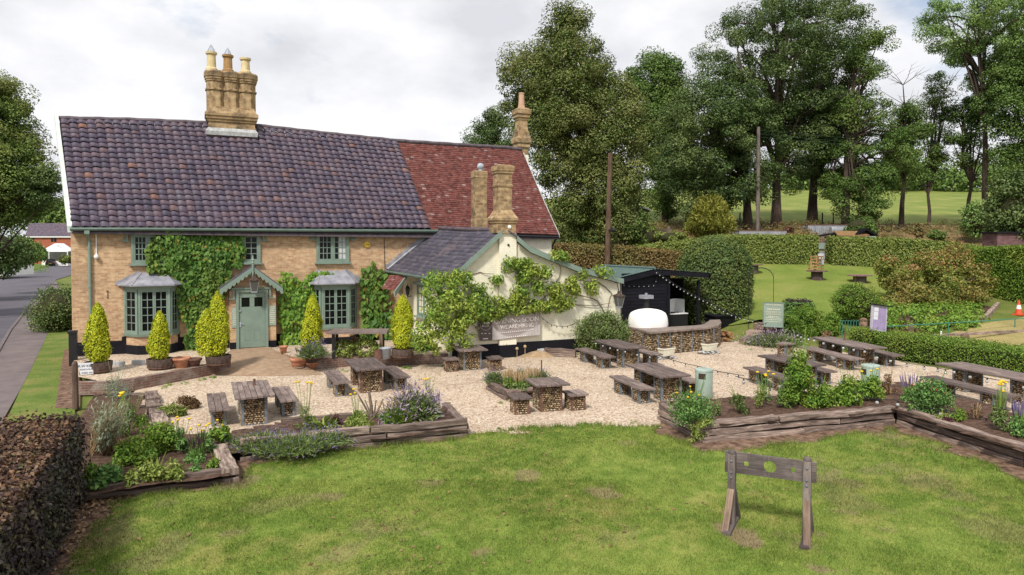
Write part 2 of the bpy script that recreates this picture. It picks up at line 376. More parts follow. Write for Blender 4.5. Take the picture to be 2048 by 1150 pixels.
# foliage
LM = {
 'maple': leafmat('maple_leaf', [(0, (0.030, 0.048, 0.010)), (0.5, (0.062, 0.090, 0.020)), (0.85, (0.098, 0.122, 0.034)), (1, (0.14, 0.11, 0.045))], 0.2, (0.13, 0.135, 0.045), 0.35),
 'dark': leafmat('dark_leaf', [(0, (0.014, 0.026, 0.008)), (0.6, (0.030, 0.050, 0.014)), (1, (0.058, 0.084, 0.024))], 0.2, (0.07, 0.09, 0.03), 0.25),
 'mid': leafmat('mid_leaf', [(0, (0.022, 0.048, 0.010)), (0.6, (0.048, 0.085, 0.018)), (1, (0.085, 0.125, 0.03))], 0.22, (0.09, 0.12, 0.03), 0.3),
 'ash': leafmat('ash_leaf', [(0, (0.035, 0.068, 0.016)), (0.6, (0.068, 0.112, 0.028)), (1, (0.115, 0.165, 0.055))], 0.25, (0.12, 0.16, 0.05), 0.3),
 'lime': leafmat('lime_leaf', [(0, (0.022, 0.040, 0.009)), (0.6, (0.045, 0.072, 0.015)), (1, (0.085, 0.105, 0.022))], 0.2, (0.095, 0.098, 0.028), 0.4),
 'creeper': leafmat('creeper_leaf', [(0, (0.030, 0.080, 0.014)), (0.6, (0.065, 0.135, 0.024)), (0.94, (0.11, 0.18, 0.032)), (1, (0.24, 0.15, 0.03))], 0.25, (0.10, 0.145, 0.026), 1.0),
 'vine': leafmat('vine_leaf', [(0, (0.055, 0.13, 0.020)), (0.6, (0.10, 0.20, 0.028)), (1, (0.19, 0.27, 0.04))], 0.3, (0.17, 0.24, 0.03), 0.9),
 'wist': leafmat('wisteria_leaf', [(0, (0.055, 0.11, 0.020)), (0.55, (0.11, 0.18, 0.032)), (1, (0.20, 0.24, 0.045))], 0.3, (0.20, 0.22, 0.04), 1.0),
 'conifer': leafmat('golden_conifer', [(0, (0.14, 0.175, 0.010)), (0.5, (0.28, 0.31, 0.015)), (1, (0.45, 0.445, 0.025))], 0.25, (0.26, 0.30, 0.02), 2.5),
 'yew': leafmat('yew_leaf', [(0, (0.022, 0.040, 0.012)), (0.6, (0.045, 0.072, 0.020)), (1, (0.085, 0.105, 0.03))], 0.15, (0.07, 0.085, 0.02), 0.8),
 'box': leafmat('box_leaf', [(0, (0.045, 0.085, 0.012)), (0.6, (0.085, 0.15, 0.020)), (1, (0.15, 0.21, 0.035))], 0.25, (0.15, 0.18, 0.03), 0.5),
 'beech': leafmat('beech_leaf', [(0, (0.055, 0.085, 0.018)), (0.5, (0.105, 0.14, 0.030)), (0.88, (0.175, 0.20, 0.052)), (1, (0.22, 0.17, 0.06))], 0.25, (0.12, 0.155, 0.035), 0.4),
 'brownhedge': leafmat('browning_hedge_leaf', [(0, (0.075, 0.060, 0.022)), (0.5, (0.155, 0.105, 0.042)), (1, (0.22, 0.155, 0.06))], 0.2, (0.145, 0.145, 0.04), 0.5),
 'copper': leafmat('copper_leaf', [(0, (0.025, 0.018, 0.025)), (0.5, (0.055, 0.038, 0.046)), (0.8, (0.085, 0.060, 0.050)), (1, (0.15, 0.12, 0.06))], 0.15, (0.055, 0.062, 0.034), 1.3),
 'scorch': leafmat('scorched_leaf', [(0, (0.045, 0.028, 0.034)), (0.3, (0.12, 0.065, 0.042)), (0.65, (0.25, 0.14, 0.075)), (0.88, (0.34, 0.21, 0.12)), (0.93, (0.12, 0.12, 0.05)), (1, (0.16, 0.15, 0.06))], 0.15, (0.055, 0.035, 0.035), 1.4),
 'photinia': leafmat('red_tipped_leaf', [(0, (0.065, 0.10, 0.018)), (0.5, (0.13, 0.165, 0.03)), (0.85, (0.22, 0.22, 0.045)), (1, (0.26, 0.13, 0.055))], 0.25, (0.20, 0.14, 0.05), 0.55),
 'tips': leafmat('red_tip_leaf', [(0, (0.15, 0.085, 0.035)), (1, (0.30, 0.15, 0.075))], 0.2),
 'bamboo': leafmat('bamboo_leaf', [(0, (0.12, 0.13, 0.022)), (0.6, (0.20, 0.205, 0.04)), (1, (0.30, 0.285, 0.06))], 0.25, (0.13, 0.15, 0.025), 0.6),
 'herb': leafmat('herb_leaf', [(0, (0.055, 0.12, 0.016)), (0.6, (0.105, 0.195, 0.028)), (1, (0.18, 0.27, 0.042))], 0.3, (0.17, 0.21, 0.03), 2.0),
 'herbdark': leafmat('dark_herb_leaf', [(0, (0.030, 0.065, 0.018)), (0.6, (0.055, 0.105, 0.028)), (1, (0.09, 0.15, 0.04))], 0.25),
 'grey': leafmat('grey_leaf', [(0, (0.16, 0.20, 0.14)), (1, (0.30, 0.34, 0.24))], 0.2),
 'lavleaf': leafmat('lavender_leaf', [(0, (0.075, 0.12, 0.035)), (0.6, (0.125, 0.18, 0.05)), (1, (0.19, 0.23, 0.085))], 0.2),
 'scrub': leafmat('scrub_leaf', [(0, (0.10, 0.10, 0.03)), (0.5, (0.18, 0.14, 0.055)), (1, (0.28, 0.18, 0.09))], 0.2, (0.09, 0.12, 0.03), 0.5),
 'varieg': leafmat('variegated_leaf', [(0, (0.11, 0.165, 0.03)), (0.6, (0.20, 0.255, 0.055)), (1, (0.33, 0.345, 0.11))], 0.25),
 'redleaf': leafmat('purple_leaf', [(0, (0.05, 0.018, 0.022)), (1, (0.11, 0.04, 0.04))], 0.2),
 'dead': leafmat('dead_leaf', [(0, (0.10, 0.055, 0.03)), (1, (0.26, 0.17, 0.09))], 0.15),
}
# ------------------------------------------------------------------ mesh builders
class MB:
    def __init__(s): s.v = []; s.f = []; s.uv = []
    def face(s, pts, uv=None):
        n = len(s.v); s.v.extend([tuple(map(float, p)) for p in pts]); s.f.append(tuple(range(n, n + len(pts)))); s.uv.append(uv)
    def box(s, c, size, rot=None, jit=0.0):
        """box with its grain (u) along the longest side"""
        sx, sy, sz = size[0] / 2, size[1] / 2, size[2] / 2
        cs = [Vector((x, y, z)) for z in (-sz, sz) for y in (-sy, sy) for x in (-sx, sx)]
        if jit: cs = [p + Vector((rnd.uniform(-jit, jit), rnd.uniform(-jit, jit), rnd.uniform(-jit, jit))) for p in cs]
        ax = max(range(3), key=lambda i: size[i])
        off = rnd.uniform(0, 30)
        n = len(s.v)
        for p in cs:
            q = rot @ p if rot is not None else p
            s.v.append((q.x + c[0], q.y + c[1], q.z + c[2]))
        for idx, na in (((0, 2, 3, 1), 2), ((4, 5, 7, 6), 2), ((0, 1, 5, 4), 1), ((2, 6, 7, 3), 1), ((0, 4, 6, 2), 0), ((1, 3, 7, 5), 0)):
            s.f.append(tuple(n + i for i in idx))
            o = [a for a in range(3) if a != na]
            if ax in o: ua = ax; va = [a for a in o if a != ax][0]
            else: ua, va = o
            s.uv.append([(cs[i][ua] + off, cs[i][va] + off + na * 1.37) for i in idx])
    def hexa(s, p):
        """8 points: 4 bottom ring, 4 top ring"""
        n = len(s.v); s.v.extend([tuple(map(float, q)) for q in p])
        for idx in ((3, 2, 1, 0), (4, 5, 6, 7), (0, 1, 5, 4), (1, 2, 6, 5), (2, 3, 7, 6), (3, 0, 4, 7)):
            s.f.append(tuple(n + i for i in idx)); s.uv.append(None)
    def prism(s, poly, d):
        """polygon (3-D points) extruded by vector d"""
        a = [Vector(p) for p in poly]; d = Vector(d); b = [p + d for p in a]
        k = len(a)
        s.face(a); s.face(list(reversed(b)))
        for i in range(k):
            j = (i + 1) % k
            s.face([a[j], a[i], b[i], b[j]])
    def tube(s, path, r, n=6, cap=True, along=True):
        P = [Vector(p) for p in path]
        if not hasattr(r, '__len__'): r = [r] * len(P)
        rings = []; prev = None; off = rnd.uniform(0, 30); run = 0
        for i, p in enumerate(P):
            t = (P[min(i + 1, len(P) - 1)] - P[max(i - 1, 0)])
            if t.length < 1e-9: t = Vector((0, 0, 1))
            t.normalize()
            if prev is None:
                x = t.orthogonal().normalized()
            else:
                x = (prev - t * prev.dot(t))
                x = x.normalized() if x.length > 1e-6 else t.orthogonal().normalized()
            prev = x; y = t.cross(x)
            if i: run += (p - P[i - 1]).length
            base = len(s.v)
            for k in range(n):
                a = 2 * math.pi * k / n
                q = p + (x * math.cos(a) + y * math.sin(a)) * r[i]
                s.v.append((q.x, q.y, q.z))
            rings.append((base, run))
        for (b0, l0), (b1, l1) in zip(rings, rings[1:]):
            for k in range(n):
                j = (k + 1) % n
                s.f.append((b0 + k, b0 + j, b1 + j, b1 + k))
                c = 2 * math.pi * max(r) / n
                s.uv.append([(l0 + off, k * c), (l0 + off, (k + 1) * c), (l1 + off, (k + 1) * c), (l1 + off, k * c)])
        if cap:
            s.f.append(tuple(rings[0][0] + k for k in reversed(range(n)))); s.uv.append(None)
            s.f.append(tuple(rings[-1][0] + k for k in range(n))); s.uv.append(None)
    def lathe(s, prof, c, n=20, a0=0.0):
        """profile of (radius, z) spun round the upright through c"""
        base = len(s.v)
        for r, z in prof:
            for k in range(n):
                a = a0 + 2 * math.pi * k / n
                s.v.append((c[0] + r * math.cos(a), c[1] + r * math.sin(a), c[2] + z))
        for i in range(len(prof) - 1):
            for k in range(n):
                j = (k + 1) % n; b0 = base + i * n; b1 = b0 + n
                s.f.append((b0 + k, b0 + j, b1 + j, b1 + k))
                w = 2 * math.pi * max(prof[i][0], 0.05) / n
                s.uv.append([(prof[i][1], k * w), (prof[i][1], (k + 1) * w), (prof[i + 1][1], (k + 1) * w), (prof[i + 1][1], k * w)])
        for ring, rev in ((0, True), (len(prof) - 1, False)):
            if prof[ring][0] > 1e-4:
                ids = [base + ring * n + k for k in range(n)]
                s.f.append(tuple(reversed(ids)) if rev else tuple(ids)); s.uv.append(None)
    def sphere(s, c, r, n=10, m=6, sc=(1, 1, 1)):
        pr = [(max(r * math.sin(math.pi * i / m), 1e-5), -r * math.cos(math.pi * i / m) * sc[2]) for i in range(m + 1)]
        s.lathe([(a * sc[0], z) for a, z in pr], c, n)
    def build(s, name, mat, parent=None, smooth=False, label=None, local=False, bevel=0.0):
        me = bpy.data.meshes.new(name)
        me.from_pydata(s.v, [], s.f); me.update()
        uvl = me.uv_layers.new(name='UVMap')
        co = s.v; data = np.zeros((len(me.loops), 2), dtype=np.float32)
        for poly, uv in zip(me.polygons, s.uv):
            ls = poly.loop_start
            if uv is not None:
                for i, q in enumerate(uv): data[ls + i] = q
            else:
                nn = poly.normal
                ax, ay, az = abs(nn.x), abs(nn.y), abs(nn.z)
                for i, vi in enumerate(poly.vertices):
                    x, y, z = co[vi]
                    if az >= ax and az >= ay: data[ls + i] = (x, y)
                    elif ay >= ax: data[ls + i] = (x, z)
                    else: data[ls + i] = (y, z)
        uvl.data.foreach_set('uv', data.ravel())
        if smooth:
            me.polygons.foreach_set('use_smooth', [True] * len(me.polygons))
        me.materials.append(mat)
        o = link(name, me, parent, label, local)
        if bevel:
            b = o.modifiers.new('bevel', 'BEVEL'); b.width = bevel; b.segments = 2; b.limit_method = 'ANGLE'
        return o
def link(name, me, parent=None, label=None, local=False):
    o = bpy.data.objects.new(name, me); COL.objects.link(o)
    if parent is not None:
        o.parent = parent
        if not local: o.location = -parent.location if parent.parent is None else Vector((0, 0, 0))
    if label: o['label'] = label
    return o
def thing(name, label, cat, loc=(0, 0, 0), group=None, rotz=0.0):
    o = bpy.data.objects.new(name, None); COL.objects.link(o)
    o.empty_display_size = 0.2
    o.location = V3(loc); o.rotation_euler = (0, 0, rotz)
    return tag(o, label, cat, group)
def tag(o, label=None, cat=None, group=None, kind=None):
    if label: o['label'] = label
    if cat: o['category'] = cat
    if group: o['group'] = group
    if kind: o['kind'] = kind
    return o
def npmesh(name, Vt, k, mat, parent=None, label=None, smooth=False, local=False, tint=None):
    """Vt: (n*k,3) vertices, consecutive k make a face"""
    Vt = np.ascontiguousarray(Vt, dtype=np.float32); n = len(Vt) // k
    me = bpy.data.meshes.new(name)
    me.vertices.add(len(Vt)); me.vertices.foreach_set('co', Vt.ravel())
    me.loops.add(len(Vt)); me.loops.foreach_set('vertex_index', np.arange(len(Vt), dtype=np.int32))
    me.polygons.add(n); me.polygons.foreach_set('loop_start', np.arange(0, len(Vt), k, dtype=np.int32))
    me.polygons.foreach_set('loop_total', np.full(n, k, dtype=np.int32))
    if smooth: me.polygons.foreach_set('use_smooth', np.ones(n, dtype=bool))
    if tint is not None:
        a = me.color_attributes.new('tint', 'FLOAT_COLOR', 'POINT')
        a.data.foreach_set('color', np.ascontiguousarray(np.hstack([tint, np.ones((len(tint), 1))]), dtype=np.float32).ravel())
    me.update(calc_edges=True); me.materials.append(mat)
    return link(name, me, parent, label, local)
def idxmesh(name, Vt, Ft, mat, parent=None, smooth=False, label=None, local=False, tint=None):
    Vt = np.ascontiguousarray(Vt, dtype=np.float32); Ft = np.ascontiguousarray(Ft, dtype=np.int32); n, k = Ft.shape
    me = bpy.data.meshes.new(name)
    me.vertices.add(len(Vt)); me.vertices.foreach_set('co', Vt.ravel())
    me.loops.add(n * k); me.loops.foreach_set('vertex_index', Ft.ravel())
    me.polygons.add(n); me.polygons.foreach_set('loop_start', np.arange(0, n * k, k, dtype=np.int32))
    me.polygons.foreach_set('loop_total', np.full(n, k, dtype=np.int32))
    if smooth: me.polygons.foreach_set('use_smooth', np.ones(n, dtype=bool))
    if tint is not None:
        a = me.color_attributes.new('tint', 'FLOAT_COLOR', 'POINT')
        a.data.foreach_set('color', np.ascontiguousarray(np.hstack([tint, np.ones((len(tint), 1))]), dtype=np.float32).ravel())
    me.update(calc_edges=True); me.materials.append(mat)
    return link(name, me, parent, label, local)
def norm(a): return a / np.maximum(np.linalg.norm(a, axis=-1, keepdims=True), 1e-9)
def inpoly(P, poly):
    x, y = P[:, 0], P[:, 1]; r = np.zeros(len(P), bool); k = len(poly)
    for i in range(k):
        x1, y1 = poly[i][:2]; x2, y2 = poly[(i + 1) % k][:2]
        c = ((y1 > y) != (y2 > y)) & (x < (x2 - x1) * (y - y1) / ((y2 - y1) if y2 != y1 else 1e-9) + x1)
        r ^= c
    return r
def vnoise(P, scale, seed=0, octaves=4):
    """value noise in the plane, 0..1"""
    out_ = np.zeros(len(P)); amp = 1.0; tot = 0
    for o in range(octaves):
        g = np.random.default_rng(seed * 31 + o).random((64, 64))
        q = P[:, :2] * scale * 2 ** o + 100.0 + o * 17.3
        i = np.floor(q).astype(int); fr = q - i; fr = fr * fr * (3 - 2 * fr)
        a = g[i[:, 0] % 64, i[:, 1] % 64]; b = g[(i[:, 0] + 1) % 64, i[:, 1] % 64]
        c = g[i[:, 0] % 64, (i[:, 1] + 1) % 64]; d = g[(i[:, 0] + 1) % 64, (i[:, 1] + 1) % 64]
        out_ += amp * ((a * (1 - fr[:, 0]) + b * fr[:, 0]) * (1 - fr[:, 1]) + (c * (1 - fr[:, 0]) + d * fr[:, 0]) * fr[:, 1])
        tot += amp; amp *= 0.55
    return out_ / tot
def leafgeo(P, N, size, jn=0.5, asp=0.62, droop=0.0, up=None, fold=0.15):
    """one six-sided leaf per point -> (n*6,3)"""
    n = len(P)
    size = np.broadcast_to(size, (n,)) * RNG.uniform(0.65, 1.3, n)
    N = norm(N + RNG.normal(0, jn, (n, 3)))
    if up is None:
        t = norm(np.cross(N, RNG.normal(0, 1, (n, 3))))
    else:
        t = norm(up + RNG.normal(0, 0.35, (n, 3))); t = norm(t - N * (t * N).sum(1, keepdims=True))
    b = np.cross(N, t)
    L_ = size[:, None]; Wd = L_ * asp * 0.5
    nd_ = N * (L_ * fold)
    v = np.stack([P - t * L_ * 0.5, P - t * L_ * 0.18 + b * Wd * 0.9 + nd_, P + t * L_ * 0.18 + b * Wd * 0.75 + nd_,
                  P + t * L_ * 0.5 - N * (L_ * droop), P + t * L_ * 0.18 - b * Wd * 0.75 + nd_, P - t * L_ * 0.18 - b * Wd * 0.9 + nd_], 1)
    return v.reshape(-1, 3)
def ball(n, lo=0.0):
    d = norm(RNG.normal(0, 1, (n, 3)))
    return d, (lo ** 3 + RNG.random(n) * (1 - lo ** 3)) ** (1 / 3)
def clumps(C_, R_, per, size, flat=0.75, upb=0.5, jn=0.5, asp=0.62, lo=0.45, droop=0.0):
    """leaf clumps round the centres C_ with radii R_"""
    n = len(C_); tot = n * per
    d, r = ball(tot, lo)
    ci = np.repeat(np.arange(n), per)
    off = d * (r * R_[ci])[:, None]; off[:, 2] *= flat
    P = C_[ci] + off
    N = norm(d + np.array([0, 0, upb]))
    return leafgeo(P, N, size, jn, asp, droop)

# ------------------------------------------------------------------ the lie of the land
def _controls():
    c = []
    for x in np.arange(-60, 31, 10):
        for y in (-40, -20, -5, 3, 10, 16, 22): c.append((x, y, -0.06))
    for x in (-60, -45, -30, -20, -12, -6, 0, 6, 12):
        for y in (28, 36): c.append((x, y, -0.06))
    for y in (60, 90, 120, 160):
        for x in (-70, -45, -25, -10): c.append((x, y, -0.06))
    c += [(19, 30, -0.06), (22, 29, -0.06), (18, 27, -0.06), (22.3, 26.5, -0.06), (23.2, 25, -0.06), (24, 22, -0.06), (16, 27.5, -0.06), (20, 27, -0.06), (23, 24, -0.06), (25, 19, -0.06), (24, 13, -0.06), (28, 8, 0.0), (40, 5, 0.2), (60, 0, 0.4)]
    def a(u, v, d): p = D(u, v, d); c.append((p[0], p[1], p[2]))
    a(1500, 690, 30.6); a(1560, 641, 33.2); a(1520, 641, 33.4); a(1620, 646, 33); a(1400, 655, 36)
    a(1560, 533, 48); a(1640, 534, 48); a(1740, 538, 48); a(1880, 548, 47); a(1700, 580, 40); a(1600, 582, 40); a(1500, 560, 44)
    a(1300, 520, 46); a(1150, 515, 44)
    for u in (1250, 1400, 1600, 1800, 2000, 2200):
        a(u, 472, 58); a(u, 446, 68); a(u, 402, 100); a(u, 379, 135)
    a(1840, 668, 31); a(2048, 650, 33); a(2000, 640, 34.5); a(1950, 611, 38); a(2040, 614, 37); a(2200, 615, 38); a(1800, 640, 33.5); a(1880, 630, 35); a(2200, 650, 34)
    a(1740, 660, 31); a(1660, 665, 31)
    for g_ in ((2048, 700), (1950, 690), (1880, 680), (2200, 700)):
        p = G(g_[0], g_[1], 0.22); c.append((p[0], p[1], 0.22))
    a(1000, 450, 75); a(900, 450, 80); a(1000, 410, 120)
    return np.array(c)
_TC = _controls()
def _fit():
    A = np.linalg.norm(_TC[:, None, :2] - _TC[None, :, :2], axis=2)
    n = len(A); B = np.zeros((n + 1, n + 1)); B[:n, :n] = A + np.eye(n) * 0.02 * 0; B[:n, n] = 1; B[n, :n] = 1
    return np.linalg.lstsq(B, np.append(_TC[:, 2], 0), rcond=1e-9)[0]
_TW = _fit()
def Tn(P):
    P = np.asarray(P, float).reshape(-1, 2)
    o = np.empty(len(P))
    for i in range(0, len(P), 4000):
        q = P[i:i + 4000]
        o[i:i + 4000] = np.linalg.norm(q[:, None] - _TC[None, :, :2], axis=2) @ _TW[:-1] + _TW[-1]
    return -0.06 + (np.clip(o, -0.06, 17.0) + 0.06) * np.clip((P[:, 0] + 3) / 9, 0, 1)
def T(x, y): return float(Tn([[x, y]])[0])
def TD(u, dist):
    """point on the ground at sight column u, distance dist"""
    p = D(u, 490, dist); return np.array([p[0], p[1], T(p[0], p[1])])

def sheet(name, poly, mat, off=None, z=None, cell=1.0, kind='structure'):
    """a surface sheet; z flat, or draped on the land plus off"""
    bm = bmesh.new()
    vs = [bm.verts.new((p[0], p[1], 0)) for p in poly]
    bm.faces.new(vs)
    if z is None:
        xs = [p[0] for p in poly]; ys = [p[1] for p in poly]
        for ax, lo, hi in ((0, min(xs), max(xs)), (1, min(ys), max(ys))):
            q = math.floor(lo / cell) * cell + cell
            while q < hi:
                co = [0, 0, 0]; co[ax] = q; no = [0, 0, 0]; no[ax] = 1
                bmesh.ops.bisect_plane(bm, geom=bm.verts[:] + bm.edges[:] + bm.faces[:], plane_co=co, plane_no=no, dist=1e-5)
                q += cell
    bmesh.ops.triangulate(bm, faces=bm.faces[:])
    bm.verts.ensure_lookup_table()
    if z is None:
        zz = Tn([(v.co.x, v.co.y) for v in bm.verts])
        for v, h in zip(bm.verts, zz): v.co.z = h + off
    else:
        for v in bm.verts: v.co.z = z
    bmesh.ops.recalc_face_normals(bm, faces=bm.faces[:])
    for f_ in bm.faces:
        if f_.normal.z < 0: f_.normal_flip()
    me = bpy.data.meshes.new(name); bm.to_mesh(me); bm.free()
    me.materials.append(mat)
    return tag(link(name, me), kind=kind)
def ragged(poly, step=0.5, amp=0.12):
    """polygon with its edges cut up and roughened"""
    out_ = []
    for i in range(len(poly)):
        a = np.array(poly[i][:2], float); b = np.array(poly[(i + 1) % len(poly)][:2], float)
        n = max(1, int(np.linalg.norm(b - a) / step))
        for k in range(n):
            p = a + (b - a) * k / n
            if k: p = p + RNG.uniform(-amp, amp, 2)
            out_.append(p)
    return out_
def text(s, size, m3, mat, parent, name='lettering', align='CENTER', depth=0.004, squash=1.0):
    """writing as thin raised letters; m3: matrix whose x is the reading direction and z the outward normal"""
    cu = bpy.data.curves.new('t', 'FONT'); cu.body = s; cu.size = size; cu.align_x = align; cu.align_y = 'CENTER'; cu.extrude = depth; cu.resolution_u = 3
    o = bpy.data.objects.new('t', cu); COL.objects.link(o)
    dg = bpy.context.evaluated_depsgraph_get()
    me = bpy.data.meshes.new_from_object(o.evaluated_get(dg))
    bpy.data.objects.remove(o); bpy.data.curves.remove(cu)
    me.transform(m3 @ Matrix.Diagonal((squash, 1, 1, 1)))
    me.materials.clear(); me.materials.append(mat)
    me.name = name
    return link(name, me, parent)
def frame3(o, x, n):
    """matrix at o with x axis x, z axis n"""
    x = Vector(x).normalized(); n = Vector(n).normalized(); y = n.cross(x).normalized(); x = y.cross(n)
    m = Matrix.Identity(4)
    for i, a in enumerate((x, y, n)):
        for j in range(3): m[j][i] = a[j]
    m.translation = V3(o)
    return m
# ------------------------------------------------------------------ setting: ground sheets
def axis(segs):
    o = []
    for a, b, s in segs: o += list(np.arange(a, b, s))
    return np.array(o + [segs[-1][1]])
ax = axis([(-1500, -300, 200), (-300, -60, 20), (-60, -20, 4), (-20, 64, 1), (64, 140, 4), (140, 400, 20), (400, 1500, 220)])
ay = axis([(-600, -60, 90), (-60, -10, 5), (-10, 70, 1), (70, 160, 3), (160, 400, 20), (400, 2000, 200)])
gx, gy = np.meshgrid(ax, ay)
gp = np.stack([gx.ravel(), gy.ravel()], 1)
gz = Tn(gp)
nx_, ny_ = len(ax), len(ay)
ii = (np.arange(ny_ - 1)[:, None] * nx_ + np.arange(nx_ - 1)[None, :]).ravel()
tag(idxmesh('ground', np.hstack([gp, gz[:, None]]), np.stack([ii, ii + 1, ii + nx_ + 1, ii + nx_], 1), M['rough_grass'], smooth=True), kind='structure')

def gl(*pts): return [G(u, v)[:2] for u, v in pts]
soil_poly = gl((-400, 1500), (60, 1010), (150, 950), (240, 900), (300, 862), (700, 830), (960, 850), (1300, 830), (1330, 800), (1800, 770), (2060, 800), (2500, 900), (2700, 1500))
sheet('bare_soil', soil_poly, M['litter'], z=-0.014)
LAWN = gl((-300, 1480), (120, 1165), (175, 1085), (215, 1010), (330, 985), (478, 966), (495, 926), (700, 899), (925, 879), (960, 868), (1000, 862), (1100, 853), (1200, 850), (1308, 851), (1335, 872), (1405, 903), (1520, 896), (1700, 868), (1790, 858), (1900, 898), (2048, 960), (2400, 1110), (2500, 1480))
GRAVEL = gl((262, 790), (285, 766), (330, 760), (470, 742), (560, 741), (700, 733), (900, 726), (960, 720), (1110, 706), (1240, 690), (1440, 676), (1500, 688), (1600, 692), (1700, 706), (1800, 722), (2060, 766), (2300, 800), (2300, 900), (2048, 838), (1800, 790), (1440, 815), (1318, 815), (1322, 856), (1200, 857), (1000, 869), (948, 880), (905, 825), (700, 868), (480, 880), (380, 880), (290, 858), (268, 800))
sheet('gravel_yard', GRAVEL, M['gravel'], z=0.0)
# lawn turf with its patches
def lawn_tint(P):
    n1 = vnoise(P, 0.55, 3, 5); n2 = vnoise(P, 2.3, 5, 4); n3 = vnoise(P, 0.22, 9, 4)
    n4, n5 = vnoise(P, 5.5, 15, 3), vnoise(P, 1.0, 19, 4)
    dry = np.clip((n1 * .35 + n2 * .35 + n4 * .3 - 0.57 + (n3 - .5) * .3) * 4.0, 0, 1)
    bare = np.zeros(len(P))
    for u, v, w, h, s in ((1195, 985, 48, 14, .8), (1060, 952, 26, 9, .8), (865, 968, 26, 8, .6), (660, 992, 22, 8, .7), (845, 1058, 26, 10, .4), (1745, 1040, 34, 16, .8), (1655, 945, 70, 24, .6), (1700, 1005, 60, 22, .4), (965, 1112, 22, 12, .7), (490, 960, 30, 14, .7),
                          (465, 1062, 30, 12, .7), (690, 1105, 50, 22, .45), (1640, 1138, 24, 9, .8), (1468, 1066, 34, 20, 1.0), (1612, 1086, 40, 30, .9), (1505, 990, 30, 8, .4), (1810, 880, 48, 14, .6), (1050, 865, 24, 6, .6), (1250, 885, 16, 6, .5), (780, 1050, 60, 18, .4), (330, 1100, 60, 30, .45), (240, 1060, 50, 50, .5), (1850, 960, 80, 22, .5), (1240, 1080, 60, 20, .35), (2000, 1060, 70, 26, .4), (560, 1010, 60, 12, .35)):
        c = G(u, v)[:2]; e1 = G(u + w, v)[:2] - c; e2 = G(u, v - h)[:2] - c
        q = P - c
        rr = (q @ e1 / (e1 @ e1)) ** 2 + (q @ e2 / (e2 @ e2)) ** 2
        bare = np.maximum(bare, s * np.clip(1.45 - rr - (n2 - 0.45) * 6, 0, 1) * .75)
    g = np.array([0.132, 0.198, 0.034]); g2 = np.array([0.202, 0.252, 0.054]); y = np.array([0.275, 0.235, 0.085]); s_ = np.array([0.23, 0.155, 0.11])
    k = np.clip((n5 * .5 + n4 * .5 - 0.36) * 3.4, 0, 1)[:, None]
    c = (g * (1 - k) + g2 * k) * (.88 + .24 * n4)[:, None]
    c = c * (1 - dry[:, None] * 0.8) + y * dry[:, None] * 0.8
    return c * (1 - bare[:, None]) + s_ * bare[:, None], bare, dry
lx = np.array([p[0] for p in LAWN]); ly = np.array([p[1] for p in LAWN])
sx = np.arange(lx.min(), lx.max() + .1, 0.09); sy = np.arange(ly.min(), ly.max() + .1, 0.09)
qx, qy = np.meshgrid(sx, sy); qp = np.stack([qx.ravel(), qy.ravel()], 1)
jit_ = qp + (np.stack([vnoise(qp, 2.0, 41, 3), vnoise(qp, 2.0, 42, 3)], 1) - 0.5) * 0.5
ins = inpoly(jit_, LAWN).reshape(qx.shape)
cellin = ins[:-1, :-1] & ins[1:, 1:] & ins[1:, :-1] & ins[:-1, 1:]
ii = (np.arange(len(sy) - 1)[:, None] * len(sx) + np.arange(len(sx) - 1)[None, :])[cellin]
used, inv = np.unique(np.stack([ii, ii + 1, ii + len(sx) + 1, ii + len(sx)], 1), return_inverse=True)
lt, lb, ld = lawn_tint(qp[used])
zz = (vnoise(qp[used], 0.8, 13, 3) - 0.4) * 0.03 + 0.004 - lb * 0.012
zz = np.maximum(zz, -0.004)
tag(idxmesh('lawn', np.hstack([qp[used], zz[:, None]]), inv.reshape(-1, 4), M['turf'], smooth=True, tint=lt), kind='structure')
def blades(n, dmin, dmax, h):
    """grass blades on the front lawn between two distances"""
    P = np.stack([RNG.uniform(lx.min(), lx.max(), n), RNG.uniform(ly.min(), ly.max(), n)], 1)
    d = P @ F0[:2]; s = P @ RV[:2]
    jp = P + (np.stack([vnoise(P, 2.0, 41, 3), vnoise(P, 2.0, 42, 3)], 1) - 0.5) * 0.5
    k = inpoly(jp, LAWN) & (d > dmin) & (d < dmax) & (np.abs(s) < d * 0.80 + 0.6)
    P = P[k]; c, bare, dry = lawn_tint(P)
    k = RNG.random(len(P)) > bare * 0.95
    P, c, dry = P[k], c[k], dry[k]
    hh = h * RNG.uniform(0.45, 1.3, len(P)) * (0.6 + 0.8 * vnoise(P, 1.6, 33, 3)) * (1 - 0.35 * dry)
    ed = np.full(len(P), 9.0)
    for i in range(len(LAWN)):
        a0, b0 = np.array(LAWN[i]), np.array(LAWN[(i + 1) % len(LAWN)]); s0 = b0 - a0; tt = np.clip(((P - a0) @ s0) / (s0 @ s0), 0, 1); ed = np.minimum(ed, np.linalg.norm(P - a0 - tt[:, None] * s0, axis=1))
    hh *= 1 + 1.3 * np.clip(1 - ed / .22, 0, 1)
    a = RNG.uniform(0, 2 * np.pi, len(P)); w = RNG.uniform(0.003, 0.0065, len(P)) * np.maximum(1, (P @ F0[:2]) / 11)
    le = RNG.normal(0, 0.5, (len(P), 2)) * hh[:, None]
    z0 = np.full(len(P), -0.006)
    dx, dy = np.cos(a) * w, np.sin(a) * w
    v = np.stack([np.stack([P[:, 0] - dx, P[:, 1] - dy, z0], 1), np.stack([P[:, 0] + dx, P[:, 1] + dy, z0], 1),
                  np.stack([P[:, 0] + le[:, 0], P[:, 1] + le[:, 1], hh + 0.004], 1)], 1).reshape(-1, 3)
    t_ = np.repeat(c * RNG.uniform(0.75, 1.35, (len(c), 1)), 3, 0)
    return v, t_
